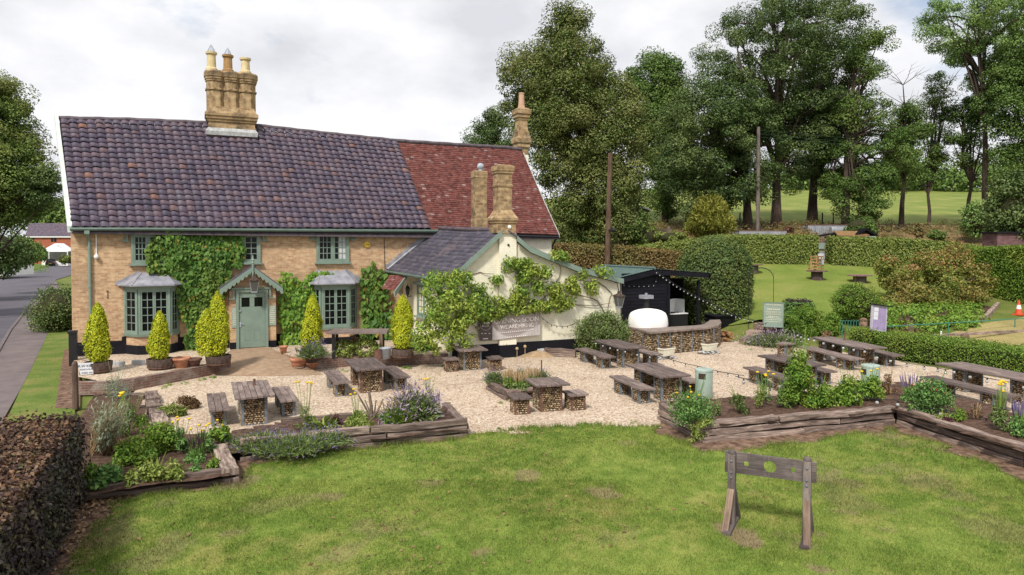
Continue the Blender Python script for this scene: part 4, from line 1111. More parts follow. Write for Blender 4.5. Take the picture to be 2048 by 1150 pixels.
def lantern(c, s, parent, name='lantern', topmat='iron', capm='lead'):
    """four-sided tapering lamp hanging with its top centre at c"""
    t_ = MB(); r = s
    t_.lathe([(r * .25, .12 * s / .22), (r * .35, .02), (r * 1.18, -.06), (r * 1.2, -.10), (.001, -.10)], c, 4, math.pi / 4)
    o = t_.build(name, M[capm], parent); o.location = (0, 0, 0) if parent is not inn else o.location
    g_ = MB(); g_.lathe([(r * 1.0, -.104), (r * .58, -.104 - 1.75 * s), (.001, -.104 - 1.76 * s)], c, 4, math.pi / 4)
    go = g_.build('lamp_glass', M['glass_pale'], o); go.location = (0, 0, 0)
    b = MB()
    for k in range(4):
        a_ = math.pi / 4 + k * math.pi / 2
        b.tube([(c[0] + r * 1.0 * math.cos(a_), c[1] + r * 1.0 * math.sin(a_), c[2] - .1), (c[0] + r * .58 * math.cos(a_), c[1] + r * .58 * math.sin(a_), c[2] - .104 - 1.75 * s)], .012, 4)
    b.lathe([(r * .62, -.10 - 1.75 * s), (r * .62, -.15 - 1.75 * s), (.02, -.17 - 1.75 * s)], c, 4, math.pi / 4)
    bo = b.build('lamp_frame', M['lead'], o); bo.location = (0, 0, 0)
    return o
lt_ = PY(508, 556, yo - .12)
lantern(lt_, .235, pch, capm='bark')
sv = MB()
for sgn, xx in ((-1, xl - .04), (1, xr + .04)):
    p = [(xx, YD - .02, zE - .02), (xx, YD - .25, zE + .02)]
    sv.tube([(xx, YD - .01, zE - .35), (xx, YD - .01, zE + .02)], .014, 4); sv.tube([(xx, YD - .01, zE - .3), (xx, YD - .12, zE - .16), (xx, YD - .24, zE + .02)], .012, 4)
sub(sv, 'bracket', M['iron'], pch)
# door
f = MB(); z0, z1 = TZ + .02, PY(505, 584, YD)[2]
for a in (dl + .05, dr - .05): f.box((a, YD - .03, (z0 + z1) / 2), (.10, .12, z1 - z0))
f.box(((dl + dr) / 2, YD - .03, z1 + .052), (dr - dl, .12, .10)); f.box(((dl + dr) / 2, YD - .05, z0 - .02), (dr - dl - .18, .16, .05))
for sg in (-1, 1):
    xx = (dl + dr) / 2 + sg * ((dr - dl) / 2 + .08)
    f.box((xx, YD - .05, z1 - .04), (.07, .09, .36)); f.box((xx + sg * .06, YD - .06, z1 - .24), (.22, .11, .05))
f.box(((dl + dr) / 2, YD - .06, z1 + .15), (dr - dl + .30, .11, .07))
dfr = f.build('door_frame', M['sage'], inn)
d_ = MB(); da, db = dl + .102, dr - .102; yy = YD - .012; dm = (da + db) / 2; zz1 = z1 - .004
zw0, zw1 = PY(490, 614, YD)[2], PY(490, 595, YD)[2]
d_.box((dm, yy, (z0 + zw0) / 2 + .02), (db - da, .05, zw0 - z0 - .03)); d_.box((dm, yy, (zw1 + zz1) / 2), (db - da, .05, zz1 - zw1))
for x, w_ in ((da + .05, .10), (dm, .17), (db - .05, .10)): d_.box((x, yy, (zw0 + zw1) / 2 + .004), (w_, .05, zw1 - zw0 + .01))
for x in (dm - .17, dm + .17): 
    for p, q in (((x - .11, .32), (x + .11, .32)), ((x - .11, .72), (x + .11, .72)), ((x - .11, .32), (x - .11, .72)), ((x + .11, .32), (x + .11, .72))):
        d_.tube([(p[0], yy - .026, z0 + p[1]), (q[0], yy - .026, z0 + q[1])], .008, 4)
door = d_.build('door', M['sage'], inn)
gl_ = MB(); gl_.face([(da + .08, yy + .01, zw0 - .01), (db - .08, yy + .01, zw0 - .01), (db - .08, yy + .01, zw1 + .01), (da + .08, yy + .01, zw1 + .01)]); sub(gl_, 'pane', M['glass_dark'], door)
hd = MB(); hd.box((da + .05, yy - .04, z0 + .95), (.045, .02, .2)); hd.tube([(da + .05, yy - .05, z0 + .98), (da + .05, yy - .08, z0 + .98), (da + .16, yy - .08, z0 + .98)], .012, 6); hd.lathe([(.03, -.03), (.03, .03)], (da + .05, yy - .04, z0 + 1.48), 8)
sub(hd, 'handle', M['zinc'], door)
for ua, ub, va, vb__ in ((463, 476, 615, 655), (536.5, 552, 611, 650)):
    p = MB(); a, b = PY(ua, va, YD), PY(ub, vb__, YD)
    p.box(((a[0] + b[0]) / 2, YD - .02, (a[2] + b[2]) / 2), (b[0] - a[0], .03, a[2] - b[2]))
    po_ = p.build('notice_plaque', M['sage_pale'], inn)
    l = MB()
    for k in range(9):
        l.box(((a[0] + b[0]) / 2 + rnd.uniform(-.01, .01), YD - .037, a[2] - .06 - (a[2] - b[2] - .1) * k / 9), ((b[0] - a[0]) * rnd.uniform(.6, .82), .004, .022))
    sub(l, 'small_print', M['ink_cream'], po_)
# chimneys
def ring_stack(mb, prof, c, n, a0, sx=1.0, sy=1.0):
    k = len(mb.v); mb.lathe(prof, (0, 0, 0), n, a0)
    for i in range(k, len(mb.v)):
        x, y, z = mb.v[i]; mb.v[i] = (c[0] + x * sx, c[1] + y * sy, c[2] + z)
S2 = math.sqrt(2)
def square_stack(mb, x0, x1, y0, y1, prof):
    """rectangular stack: profile of (outward offset, z)"""
    k = len(mb.v)
    for o, z in prof:
        mb.v += [(x0 - o, y0 - o, z), (x1 + o, y0 - o, z), (x1 + o, y1 + o, z), (x0 - o, y1 + o, z)]
    for i in range(len(prof) - 1):
        for j in range(4):
            q = (j + 1) % 4; a = k + i * 4
            mb.f.append((a + j, a + q, a + 4 + q, a + 4 + j)); mb.uv.append(None)
    a = k + (len(prof) - 1) * 4
    mb.f.append((a, a + 1, a + 2, a + 3)); mb.uv.append(None)
YC = YR - .55
cA, cB = PY(417, 262, YC), PY(510, 262, YC)
zz_ = lambda v: float(PY(460, v, YC)[2])
ch = MB()
square_stack(ch, cA[0], cB[0], YC, YC + 1.0, [(0, zz_(275)), (0, zz_(245)), (.05, zz_(244)), (.05, zz_(240)), (.10, zz_(239)), (.10, zz_(234)), (.14, zz_(233)), (.14, zz_(228)), (.06, zz_(224)), (.0, zz_(218)), (-.02, zz_(214))])
cw = (cB[0] - cA[0]) / 3.0; hd_ = cw * .64
for k in range(3):
    cx_ = cA[0] + cw * (k + .5); pf = [(hd_, zz_(222)), (hd_, zz_(181)), (hd_ + .05, zz_(180)), (hd_ + .05, zz_(177)), (hd_, zz_(176)), (hd_, zz_(163)), (hd_ + .04, zz_(162)), (hd_ + .04, zz_(159)), (hd_ + .07, zz_(158)), (hd_ + .07, zz_(154)), (hd_ + .10, zz_(153)), (hd_ + .10, zz_(144)), (hd_ + .05, zz_(141)), (hd_ * .3, zz_(140))]
    ring_stack(ch, [(r, z) for r, z in pf], (cx_, YC + .5, 0), 8, math.pi / 8 + .06)
chm = ch.build('chimney', M['brick_stack'], inn, label='triple flued brick stack with clay pots')
fl_ = MB(); square_stack(fl_, cA[0], cB[0], YC, YC + .7, [(.10, zz_(272)), (.12, zz_(264)), (.015, zz_(257))]); sub(fl_, 'flashing', M['flash'], chm)
pots = [(423, 104, 143, 'pot_pale', 1), (456, 110, 146, 'pot_brown', 1), (491, 116, 149, 'pot_pale', 0)]
for k, (u, vt, vb__, mt, spike) in enumerate(pots):
    c = PY(u, vb__, YC + .5); zt = PY(u, vt, YC + .5)[2]; h_ = zt - c[2]
    p = MB(); p.lathe([(.24, -.05), (.24, .12), (.19, .17), (.175, h_ - .14), (.23, h_ - .1), (.24, h_ - .02), (.19, h_), (.13, h_), (.13, h_ - .3)], c, 14)
    po_ = sub(p, 'chimney_pot', M[mt], chm)
    if spike:
        s_ = MB(); zs = PY(u, 88 if k == 0 else 95, YC + .5)[2]
        for a in range(10):
            A_ = 2 * math.pi * a / 10; s_.tube([(c[0] + .17 * math.cos(A_), c[1] + .17 * math.sin(A_), zt), (c[0], c[1], zs)], .012, 4)
        s_.lathe([(.17, 0), (.175, .02), (.16, .03)], (c[0], c[1], zt), 10)
        so = s_.build('pot_cage', M['zinc'], chm); so.location = (0, 0, 0)
# end chimney beyond the red roof
YE = YR + .2
zq = lambda v: float(PY(1042, v, YE)[2])
a, b = PY(1037, 300, YE), PY(1057, 300, YE)
ch = MB(); square_stack(ch, a[0], b[0], YE, YE + .55, [(.0, 5.0), (.0, zq(309))]); c2 = ch.build('chimney', M['white_paint_brick'], inn, label='cream based brick stack with a tall pot')
ch = MB(); square_stack(ch, a[0] + .02, b[0] - .02, YE + .02, YE + .53, [(0, zq(309)), (0, zq(296)), (.08, zq(294)), (.08, zq(287)), (.14, zq(285)), (.14, zq(276)), (.06, zq(272)), (.05, zq(266)), (.05, zq(262)), (0, zq(261)), (-.03, zq(240)), (0, zq(239)), (0, zq(235)), (.07, zq(234)), (.07, zq(228)), (.12, zq(227)), (.12, zq(218)), (-.05, zq(214))])
st = sub(ch, 'stack', M['brick_stack'], c2)
p = MB(); c = PY(1043, 215, YE + .27); h_ = PY(1043, 186, YE + .27)[2] - c[2]; p.lathe([(.2, -.05), (.17, .1), (.14, h_ - .1), (.16, h_ - .05), (.15, h_), (.1, h_)], c, 12); sub(p, 'chimney_pot', M['pot_pink'], c2)

# cream wing
YG = 25.1
WXL, WXR = float(PY(905, 600, YG)[0]), float(PY(1243, 620, YG)[0])
eb, ef = PY(773, 541, YF), PY(896, 561, YG - .22)
rfm, rbk = PY(1004, 462, YG - .22), PY(874, 458, YF)
right = [PY(u, v, YG - .22) for u, v in ((1016, 463), (1034, 474), (1060, 496), (1100, 513), (1160, 537), (1247, 560))]
pkx = float(PY(1016, 463, YG)[0])
wg = MB()
prof_ = [(WXL, ef[2] + .02), (PY(932, 526, YG)[0], PY(932, 528, YG)[2]), (PY(1003, 470, YG)[0], PY(1003, 470, YG)[2])] + [(PY(u, v, YG)[0], PY(u, v + 9, YG)[2]) for u, v in ((1034, 476), (1060, 496), (1100, 513), (1160, 537), (1240, 558))]
wpts = [(WXL, YG, -.05)] + [(x, YG, z) for x, z in prof_] + [(WXR, YG, -.05)]
wg.face(list(reversed(wpts)))
WBX = float(PY(806, 560, YF)[0])
wg.face([(WXL, YG, -.05), (WBX, YF, -.05), (WBX, YF, eb[2]), (WXL, YG, ef[2])])
wg.face([(WXR, YG, -.05), (WXR, YG, prof_[-1][1]), (WXR, YF, prof_[-1][1]), (WXR, YF, -.05)])
wg.build('wing_wall', M['cream'], inn, label='cream painted brick walls of the wing')
pl = MB(); zp = float(PY(1010, 686, YG)[2])
pl.hexa([(WXL - .02, YG - .03, -.05), (WXR, YG - .03, -.05), (WXR, YG + .02, -.05), (WXL - .02, YG + .02, -.05), (WXL - .02, YG - .03, zp), (WXR, YG - .03, zp), (WXR, YG + .02, zp), (WXL - .02, YG + .02, zp)])
pl.build('plinth', M['plinth'], inn); pl = MB()
pa, pb = float(PY(999, 600, YG - .12)[0]), float(PY(1033, 600, YG - .12)[0])
zp2 = float(PY(1010, 690, YG - .1)[2])
pl.hexa([(pa - .004, YG - .135, -.05), (pb + .004, YG - .135, -.05), (pb + .004, YG - .03, -.05), (pa - .004, YG - .03, -.05), (pa - .004, YG - .135, zp2), (pb + .004, YG - .135, zp2), (pb + .004, YG - .03, zp2), (pa - .004, YG - .03, zp2)])
dv = MB()
pl.build('plinth', M['plinth'], inn)
pil = MB(); zs_ = float(PY(1016, 466, YG - .12)[2])
pil.hexa([(pa, YG - .12, zp2), (pb, YG - .12, zp2), (pb, YG + .35, zp2), (pa, YG + .35, zp2), (pa, YG - .12, zs_), (pb, YG - .12, zs_), (pb, YG + .35, zs_), (pa, YG + .35, zs_)])
pil.build('chimney_breast', M['white_paint_brick'], inn)
tiles('wing_roof', [eb + np.array([0, 0, .02]), (eb + ef) / 2, ef + np.array([0, 0, .02])], [rbk, (rbk + rfm) / 2 + np.array([0, 0, -.04]), rfm], 13, 16, M['slate'], inn, lip=.012, stagger=.5, seg=1, jit=.003, zj=.002, label='grey slate slope')
ub = MB(); slope(ub, eb, ef, rbk, rfm, .05, .035); ub.build('roof_boarding', M['ridge'], inn)
rs = MB()
for p, q in zip(right, right[1:]):
    bkv = np.array([0, YF - YG + .2, 0]); th = np.array([0, 0, .07])
    rs.hexa([p, q, q + bkv, p + bkv, p + th, q + th, q + bkv + th, p + bkv + th])
rs.build('wing_roof', M['slate'], inn)
bb = MB()
def vboard(pts, h, y0):
    for p, q in zip(pts, pts[1:]):
        o = np.array([0, -.035, 0]); lo = np.array([0, 0, -h]); hi = np.array([0, 0, .05])
        bb.hexa([p + lo, q + lo, q + lo + o, p + lo + o, p + hi, q + hi, q + hi + o, p + hi + o])
vboard([ef + (rfm - ef) * t for t in (0, .34, .68, 1)], .17, 0); bb.build('bargeboard', M['sage'], inn)
bb = MB(); vboard(right[1:], .16, 0); bb.build('bargeboard', M['sage'], inn)
rg = MB(); rg.tube([rbk + np.array([0, 0, .05]), (rbk + rfm) / 2 + np.array([0, 0, .02]), rfm + np.array([0, .3, .05])], .09, 8); rg.build('ridge', M['ridge'], inn)
fl2 = MB()
for k in range(17):
    f0 = (k + .5) / 17; q = eb + (rbk - eb) * f0
    fl2.box((q[0] - .04, YF - .015, q[2] + .12), (abs(rbk[0] - eb[0]) / 17 * .98, .03, .2))
fl2.tube([eb + np.array([.04, -.05, .06]), rbk + np.array([.04, -.05, .06])], .05, 6)
fl2.build('flashing', M['lead'], inn, label='stepped lead flashing')
gw = MB(); o = np.array([-.06, 0, -.03]); gw.tube([eb + o, ef + o], .055, 8); gw.build('gutter', M['gutter'], inn)
# chimney on the gable of the wing
zg = lambda v: float(PY(1008, v, YG - .1)[2])
a, b = PY(996, 400, YG - .10), PY(1024, 400, YG - .10)
ch = MB(); square_stack(ch, a[0], b[0], YG - .10, YG + .38, [(.115, zg(466)), (.115, zg(448)), (.15, zg(446)), (.15, zg(442)), (.19, zg(441)), (.19, zg(436)), (.10, zg(430)), (0, zg(420)), (0, zg(374)), (.03, zg(373)), (.03, zg(369)), (0, zg(368)), (0, zg(347)), (.04, zg(346)), (.04, zg(342)), (.07, zg(341)), (.07, zg(331)), (-.05, zg(329))])
ch.build('chimney', M['brick_stack'], inn, label='corbelled brick stack over the cream gable')
YS = 27.6
a, b = PY(950, 400, YS), PY(974, 400, YS); zz2 = lambda v: float(PY(958, v, YS)[2])
ch = MB(); square_stack(ch, a[0], b[0], YS, YS + .42, [(.02, 4.6), (.02, zz2(440)), (0, zz2(436)), (0, zz2(356)), (.02, zz2(355)), (.02, zz2(343)), (-.04, zz2(341))])
c3 = ch.build('chimney', M['brick_stack'], inn, label='plain brick stack with a round metal cowl')
p = MB(); c = PY(961, 341, YS + .2); p.lathe([(.09, -.05), (.09, .08)], c, 10); p.sphere(c + np.array([0, 0, .17]), .15, 12, 8); sub(p, 'cowl', M['zinc'], c3)
wl_ = MB(); c = PY(1018, 463, YG - .16); wl_.tube([c + np.array([0, .05, -.05]), c, c + np.array([0, 0, .12])], .02, 6); wl_.sphere(c + np.array([0, -.03, .17]), .085, 10, 6); wl_.tube([c + np.array([-.25, .03, -.06]), c + np.array([0, .03, -.05])], .015, 5)
wl_.build('security_lamp', M['white'], inn)
vt_ = MB(); c = PY(1017, 490, YG - .13); vt_.sphere(c, .05, 8, 6); vt_.build('vent', M['iron'], inn)
# side window and wall lamp on the wing
def sidept(u, v):
    a_, b_ = np.array([WXL, YG]), np.array([WBX, YF]); d = ray(u, v)
    n = np.array([-(b_ - a_)[1], (b_ - a_)[0]]); k = (n @ a_) / (n @ d[:2]); return EYEP + d * k
q0, q1 = sidept(836, 630), sidept(872, 572)
f, g_ = MB(), MB()
sdv = np.array([WXL - WBX, YG - YF, 0.0]); sdn = sdv / np.linalg.norm(sdv)
A_, B_ = q0, q0 + sdn * 1.25
tmp1, tmp2 = MB(), MB()
facet(tmp1, tmp2, A_, B_, q0[2], q1[2], 2, 2, 4, None)
swo = tmp1.build('window', M['sage'], inn, label='sash window in the side of the wing'); sub(tmp2, 'pane', M['glass_dark'], swo)
cn = MB(); mid = (A_ + B_) / 2; cn2 = MB()
cn.box((mid[0] - .1, mid[1], q1[2] + .05), (1.5, .14, .12), Matrix.Rotation(math.atan2(sdn[1], sdn[0]), 3, 'Z')); cn2.box((mid[0] - .08, mid[1], q0[2] - .04), (1.45, .16, .07), Matrix.Rotation(math.atan2(sdn[1], sdn[0]), 3, 'Z'))
sub(cn, 'cornice', M['sage_pale'], swo); sub(cn2, 'sill', M['sage_pale'], swo)
lw = MB(); c = sidept(822, 575) + np.array([-.16, -.05, 0])
lw.lathe([(.005, .18), (.02, .1), (.05, .07), (.10, -.02), (.10, -.04)], c, 6); lw.lathe([(.055, -.30), (.03, -.34), (.015, -.42), (.002, -.44)], c, 6)
for k in range(6): lw.tube([(c[0] + .095 * math.cos(k * math.pi / 3), c[1] + .095 * math.sin(k * math.pi / 3), c[2] - .04), (c[0] + .055 * math.cos(k * math.pi / 3), c[1] + .055 * math.sin(k * math.pi / 3), c[2] - .3)], .01, 4)
lw.tube([(c[0] + .16, c[1] + .02, c[2] - .36), (c[0], c[1], c[2] - .38)], .018, 5)
lwo = lw.build('wall_lantern', M['iron'], inn); gg = MB(); gg.lathe([(.08, -.05), (.045, -.29)], c, 6); sub(gg, 'lamp_glass', M['glass_pale'], lwo)
# little tiled canopy in the corner
s0, s1 = PY(763, 578, YF - 1.15), PY(790, 581, YF - 1.95); s2, s3 = PY(779, 550, YF - .7), PY(812, 552, YF - 1.55)
tiles('canopy_roof', [s0, s1], [s2, s3], 8, 8, M['redtile'], inn, lip=.02, stagger=.5, seg=1)
cb = MB()
cv = [(s1 * (1 - t) + s3 * t) for t in np.linspace(-.08, 1, 9)]
for i, (p, q) in enumerate(zip(cv, cv[1:])):
    h0, h1 = .10 + .14 * (1 - i / 8) * (1 if i > 0 else .7), .10 + .14 * (1 - (i + 1) / 8)
    o = np.array([.03, -.04, 0]); cb.hexa([p + np.array([0, 0, -h0]), q + np.array([0, 0, -h1]), q + np.array([0, 0, -h1]) + o, p + np.array([0, 0, -h0]) + o, p + np.array([0, 0, .03]), q + np.array([0, 0, .03]), q + np.array([0, 0, .03]) + o, p + np.array([0, 0, .03]) + o])
cb.tube([PY(793, 578, YF - 1.8), PY(803, 590, YF - 1.6), PY(812, 606, YF - 1.3)], .05, 6)
cb.build('canopy_bracket', M['sage'], inn)
# big lamp at the right corner of the gable
lc = PY(1238, 588, YG - .35)
br = MB(); br.tube([(lc[0] - .05, YG - .01, lc[2] + .5), (lc[0] - .05, YG - .28, lc[2] + .45), (lc[0], YG - .35, lc[2] + .1)], .018, 5); br.build('lamp_bracket', M['iron'], inn)
lantern(lc, .235, inn, 'lantern', capm='bark')
# low yard walls
def lowwall(name, pts, z0, z1, th, label):
    m = MB()
    for p, q in zip(pts, pts[1:]):
        p, q = np.array(p, float), np.array(q, float); d = (q - p)[:2]; d = d / np.linalg.norm(d); n = np.array([-d[1], d[0]]) * th
        m.hexa([(p[0], p[1], z0), (q[0], q[1], z0), (q[0] + n[0], q[1] + n[1], z0), (p[0] + n[0], p[1] + n[1], z0), (p[0], p[1], z1), (q[0], q[1], z1), (q[0] + n[0], q[1] + n[1], z1), (p[0] + n[0], p[1] + n[1], z1)])
    o = m.build(name, M['brick_low']); return tag(o, label, 'wall')
lowwall('garden_wall', [G(140, 790), G(215, 788), G(268, 781), G(360, 763), G(462, 743)], -.02, TZ + .02, .24, 'low weathered brick retaining wall left of the paved door ramp')
lowwall('garden_wall', [G(610, 741), G(700, 733), G(800, 731), G(897, 727)], -.02, TZ + .01, .24, 'low red brick retaining wall below the tall trestle table')

# ------------------------------------------------------------------ banner
by = YG - .16
bn = thing('banner', 'brown vinyl hiring banner hung on the cream gable under the climber', 'banner', PY(1020, 690, by))
def bq(u, v): return PY(u, v, by)
bm_ = MB(); n = 14
def bpt(s, t, off=0):  # s across, t up
    uL, uR = 984.5, 1081; top = (633, 626); bot = (681, 670)
    u = uL + (uR - uL) * s; v = (bot[0] + (bot[1] - bot[0]) * s) * (1 - t) + (top[0] + (top[1] - top[0]) * s) * t
    return PY(u, v, by - .02 * math.sin(s * 9 + t * 2) * t - off)
for i in range(n):
    for j in range(4):
        bm_.face([bpt(i / n, j / 4), bpt((i + 1) / n, j / 4), bpt((i + 1) / n, (j + 1) / 4), bpt(i / n, (j + 1) / 4)])
bm_.build('banner_sheet', M['banner'], bn)
bm_ = MB()
bm_.face([bq(959, 681.5), bq(984.3, 681), bq(984.3, 633), bq(959, 632)]); bm_.build('side_panel', M['banner_dark'], bn)
sw = MB(); k = 16
for i in range(k):
    s0_, s1_ = i / k, (i + 1) / k
    f0, f1 = .62 * (1 - s0_) ** 3 + .03, .62 * (1 - s1_) ** 3 + .03
    sw.face([bpt(s0_ * .6 + .003, .015, .006), bpt(s1_ * .6 + .003, .015, .006), bpt(s1_ * .6 + .003, f1, .006), bpt(s0_ * .6 + .003, f0, .006)])
    if s0_ >= .5: sw.face([bpt(s0_, .01 + (s0_ - .5) * .0, .006), bpt(s1_ * .995, .01, .006), bpt(s1_ * .995, .05 + (s1_ - .5) * .9, .006), bpt(s0_, .05 + (s0_ - .5) * .9, .006)])
sw.build('swoosh', M['banner_pale'], bn)
xd = V3(bq(1075, 640) - bq(990, 646)); xd.normalize()
for s, u, v, h_, sq in (('OPENING SOON', 1033.5, 640.5, .265, .97), ('WE ARE HIRING', 1034.5, 652.5, .215, .93)):
    text(s, h_, frame3(PY(u, v, by - .035), xd, (0, -1, 0)), M['ink_white'], bn, depth=.004, squash=sq)
for u, v, wd in ((1034, 662.5, 70), (1033, 672.5, 40)):
    l = MB(); m_ = PY(u, v, by - .03); 
    for k in range(int(wd / 4)):
        q = PY(u - wd / 2 + k * 4 + 2, v + (wd / 2 - k * 4) * .1, by - .03); l.box(q, (.055 * rnd.uniform(.6, 1), .006, .045 if wd < 60 else .028), Matrix.Rotation(math.atan2(xd.z, xd.x), 3, 'Y').inverted())
    l.build('small_print', M['ink_white'], bn)
text('& CO.', .12, frame3(PY(971.5, 651.5, by - .012), (1, 0, 0.02), (0, -1, 0)), M['ink_white'], bn)
l = MB(); l.box(PY(972, 645.6, by - .012), (.30, .004, .06)); l.build('small_print', M['ink_white'], bn)
cr = MB(); c = PY(972, 648, by - .008)
cr.tube([(c[0] + .24 * math.cos(a), c[1], c[2] + .24 * math.sin(a)) for a in np.linspace(math.pi * 1.05, math.pi * 1.95, 16)], .008, 4); cr.build('emblem_ring', M['banner_pale'], bn)
l = MB()
for u, wd in ((964, .06), (971, .09), (979, .07)): l.box(PY(u, 667, by - .008), (wd, .004, .022))
l.box(PY(971, 677.5, by - .008), (.21, .004, .035)); l.build('small_print', M['ink_white'], bn)

# ------------------------------------------------------------------ black open kitchen shed with green roof
shed = thing('kitchen_shed', 'black weatherboarded open kitchen shed with green ribbed roof beside the cream gable', 'shed', (19.8, 27.5, 0))
SY = 27.2
sx0, sxm, sx1 = float(PY(1243, 600, SY)[0]), float(PY(1337, 600, SY)[0]), float(PY(1396, 600, SY)[0])
zc = lambda u, v: float(PY(u, v, SY)[2])
wb = MB(); ztop = zc(1300, 549)
k = 0; z = 0.05
while z < ztop:
    wb.box(((sx0 + sxm) / 2, SY - .01, z + .08), (sxm - sx0, .035, .175), Matrix.Rotation(-.12, 3, 'X')); z += .16
wb.box((sxm - .05, SY - .025, ztop / 2), (.1, .06, ztop)); wb.box((sx0 + .04, SY - .025, ztop / 2), (.09, .06, ztop))
wb.build('board_wall', M['board_black'], shed)
wb = MB(); YB2 = 31.0
wb.hexa([(sx0, YB2, 0), (sx1 + .4, YB2, 0), (sx1 + .4, YB2 + .1, 0), (sx0, YB2 + .1, 0), (sx0, YB2, 2.7), (sx1 + .4, YB2, 2.7), (sx1 + .4, YB2 + .1, 2.7), (sx0, YB2 + .1, 2.7)])
for x in (sx0, sxm - .1): wb.hexa([(x, SY + .03, 0), (x + .06, SY + .03, 0), (x + .06, YB2, 0), (x, YB2, 0), (x, SY + .03, 2.7), (x + .06, SY + .03, 2.7), (x + .06, YB2, 2.7), (x, YB2, 2.7)])
wb.hexa([(sx1 + .34, SY + 1.6, 0), (sx1 + .4, SY + 1.6, 0), (sx1 + .4, YB2, 0), (sx1 + .34, YB2, 0), (sx1 + .34, SY + 1.6, 2.7), (sx1 + .4, SY + 1.6, 2.7), (sx1 + .4, YB2, 2.7), (sx1 + .34, YB2, 2.7)])
wb.build('inner_wall', M['board_black'], shed)
fp = [PY(1240, 556, SY - .3), PY(1309, 539, SY - .3), PY(1420, 546, SY - .3)]
fs = MB()
for p, q in zip(fp, fp[1:]):
    lo, o = np.array([0, 0, -.24]), np.array([0, .05, 0])
    fs.hexa([p + lo, q + lo, q + lo + o, p + lo + o, p, q, q + o, p + o])
q = fp[2]; fs.hexa([q + np.array(d) for d in ((-.05, 0, -.24), (0, 0, -.24), (0, 4.2, -.24), (-.05, 4.2, -.24), (-.05, 0, 0), (0, 0, 0), (0, 4.2, 0), (-.05, 4.2, 0))])
fs.build('fascia', M['board_black'], shed)
gr = MB(); L_ = YB2 - SY + .9
for p, q in zip(fp, fp[1:]):
    nseg = max(4, int(np.linalg.norm(q - p) / .085)); 
    for i in range(nseg):
        a_, b_ = p + (q - p) * i / nseg, p + (q - p) * (i + 1) / nseg
        ha, hb = (.02 + .018 * (i % 2)), (.02 + .018 * ((i + 1) % 2))
        gr.face([a_ + np.array([0, -.02, ha]), b_ + np.array([0, -.02, hb]), b_ + np.array([0, L_, hb]), a_ + np.array([0, L_, ha])])
    th = np.array([0, 0, .004]); bkv = np.array([0, L_, 0]); gr.hexa([p - th * 6, q - th * 6, q - th * 6 + bkv, p - th * 6 + bkv, p, q, q + bkv, p + bkv])
gr.tube([fp[1] + np.array([0, -.05, .06]), fp[1] + np.array([0, L_, .06])], .07, 6)
gr.build('roof', M['greenroof'], shed)
ps = MB(); ps.box((sx1, SY - .02, 1.35), (.12, .12, 2.7)); ps.box((sxm + .02, SY + .02, ztop / 2 + .02), (.1, .1, ztop)); ps.build('post', M['board_black'], shed)
un = thing('kitchen_unit', 'white kitchen unit with a tall splashback inside the black shed', 'cooker', (20.5, 28.2, 0))
a, b, c = PY(1333, 627, SY + .9), PY(1351, 627, SY + 1.5), PY(1369, 625, SY + .9)
um = MB(); z0, z1 = a[2], PY(1350, 598, SY + 1.2)[2]
for p, q in ((a, b), (b, c)):
    o = np.array([0, .03, 0]); um.hexa([(p[0], p[1], z0), (q[0], q[1], z0), (q[0], q[1] + .03, z0), (p[0], p[1] + .03, z0), (p[0], p[1], z1), (q[0], q[1], z1), (q[0], q[1] + .03, z1), (p[0], p[1] + .03, z1)])
um.build('splashback', M['white'], un)
um = MB(); um.hexa([(a[0], a[1] - .25, 0.02), (c[0], c[1] - .25, 0.02), (c[0], b[1], 0.02), (a[0], b[1], 0.02), (a[0], a[1] - .25, z0 - .04), (c[0], c[1] - .25, z0 - .04), (c[0], b[1] - .01, z0 - .04), (a[0], b[1] - .01, z0 - .04)]); um.build('cabinet', M['iron'], un)
um = MB(); um.box(((a[0] + c[0]) / 2, (a[1] - .25 + b[1]) / 2 - .01, z0 - .015), (c[0] - a[0] + .05, b[1] - a[1] + .25, .04)); um.build('worktop', M['white'], un)
um = MB()
for k in range(5): um.tube([(a[0] + .15 + k * .12, a[1] - .12, z0 + .03), (a[0] + .22 + k * .12, a[1] + .1, z0 + .05)], .02, 5)
um.lathe([(.1, 0), (.1, .06), (.001, .06)], (a[0] + .35, a[1] - .05, z0 + .01), 10); um.build('hob_rings', M['iron'], un)

# ------------------------------------------------------------------ gabion masonry
def ico():
    bm = bmesh.new(); bmesh.ops.create_icosphere(bm, subdivisions=1, radius=1.0)
    v = np.array([q.co[:] for q in bm.verts]); f = np.array([[q.index for q in p.verts] for p in bm.faces]); bm.free(); return v, f
IV, IF = ico()
def stones(P, r, flat=(1.25, 1.25, .8)):
    n = len(P); k = len(IV)
    ang = RNG.uniform(0, 2 * np.pi, n); s = r * RNG.uniform(.75, 1.25, (n, 3)) * np.array(flat)
    v = IV[None] * s[:, None, :] * (1 + RNG.normal(0, .07, (n, k, 1)))
    tl = RNG.normal(0, .35, n); ct, st_ = np.cos(tl), np.sin(tl)
    x, z = v[..., 0] * ct[:, None] - v[..., 2] * st_[:, None], v[..., 0] * st_[:, None] + v[..., 2] * ct[:, None]
    c_, s_ = np.cos(ang), np.sin(ang)
    X, Y = x * c_[:, None] - v[..., 1] * s_[:, None], x * s_[:, None] + v[..., 1] * c_[:, None]
    v = np.stack([X, Y, z], 2) + P[:, None, :]
    f = IF[None] + (np.arange(n) * k)[:, None, None]
    return v.reshape(-1, 3), f.reshape(-1, 3)
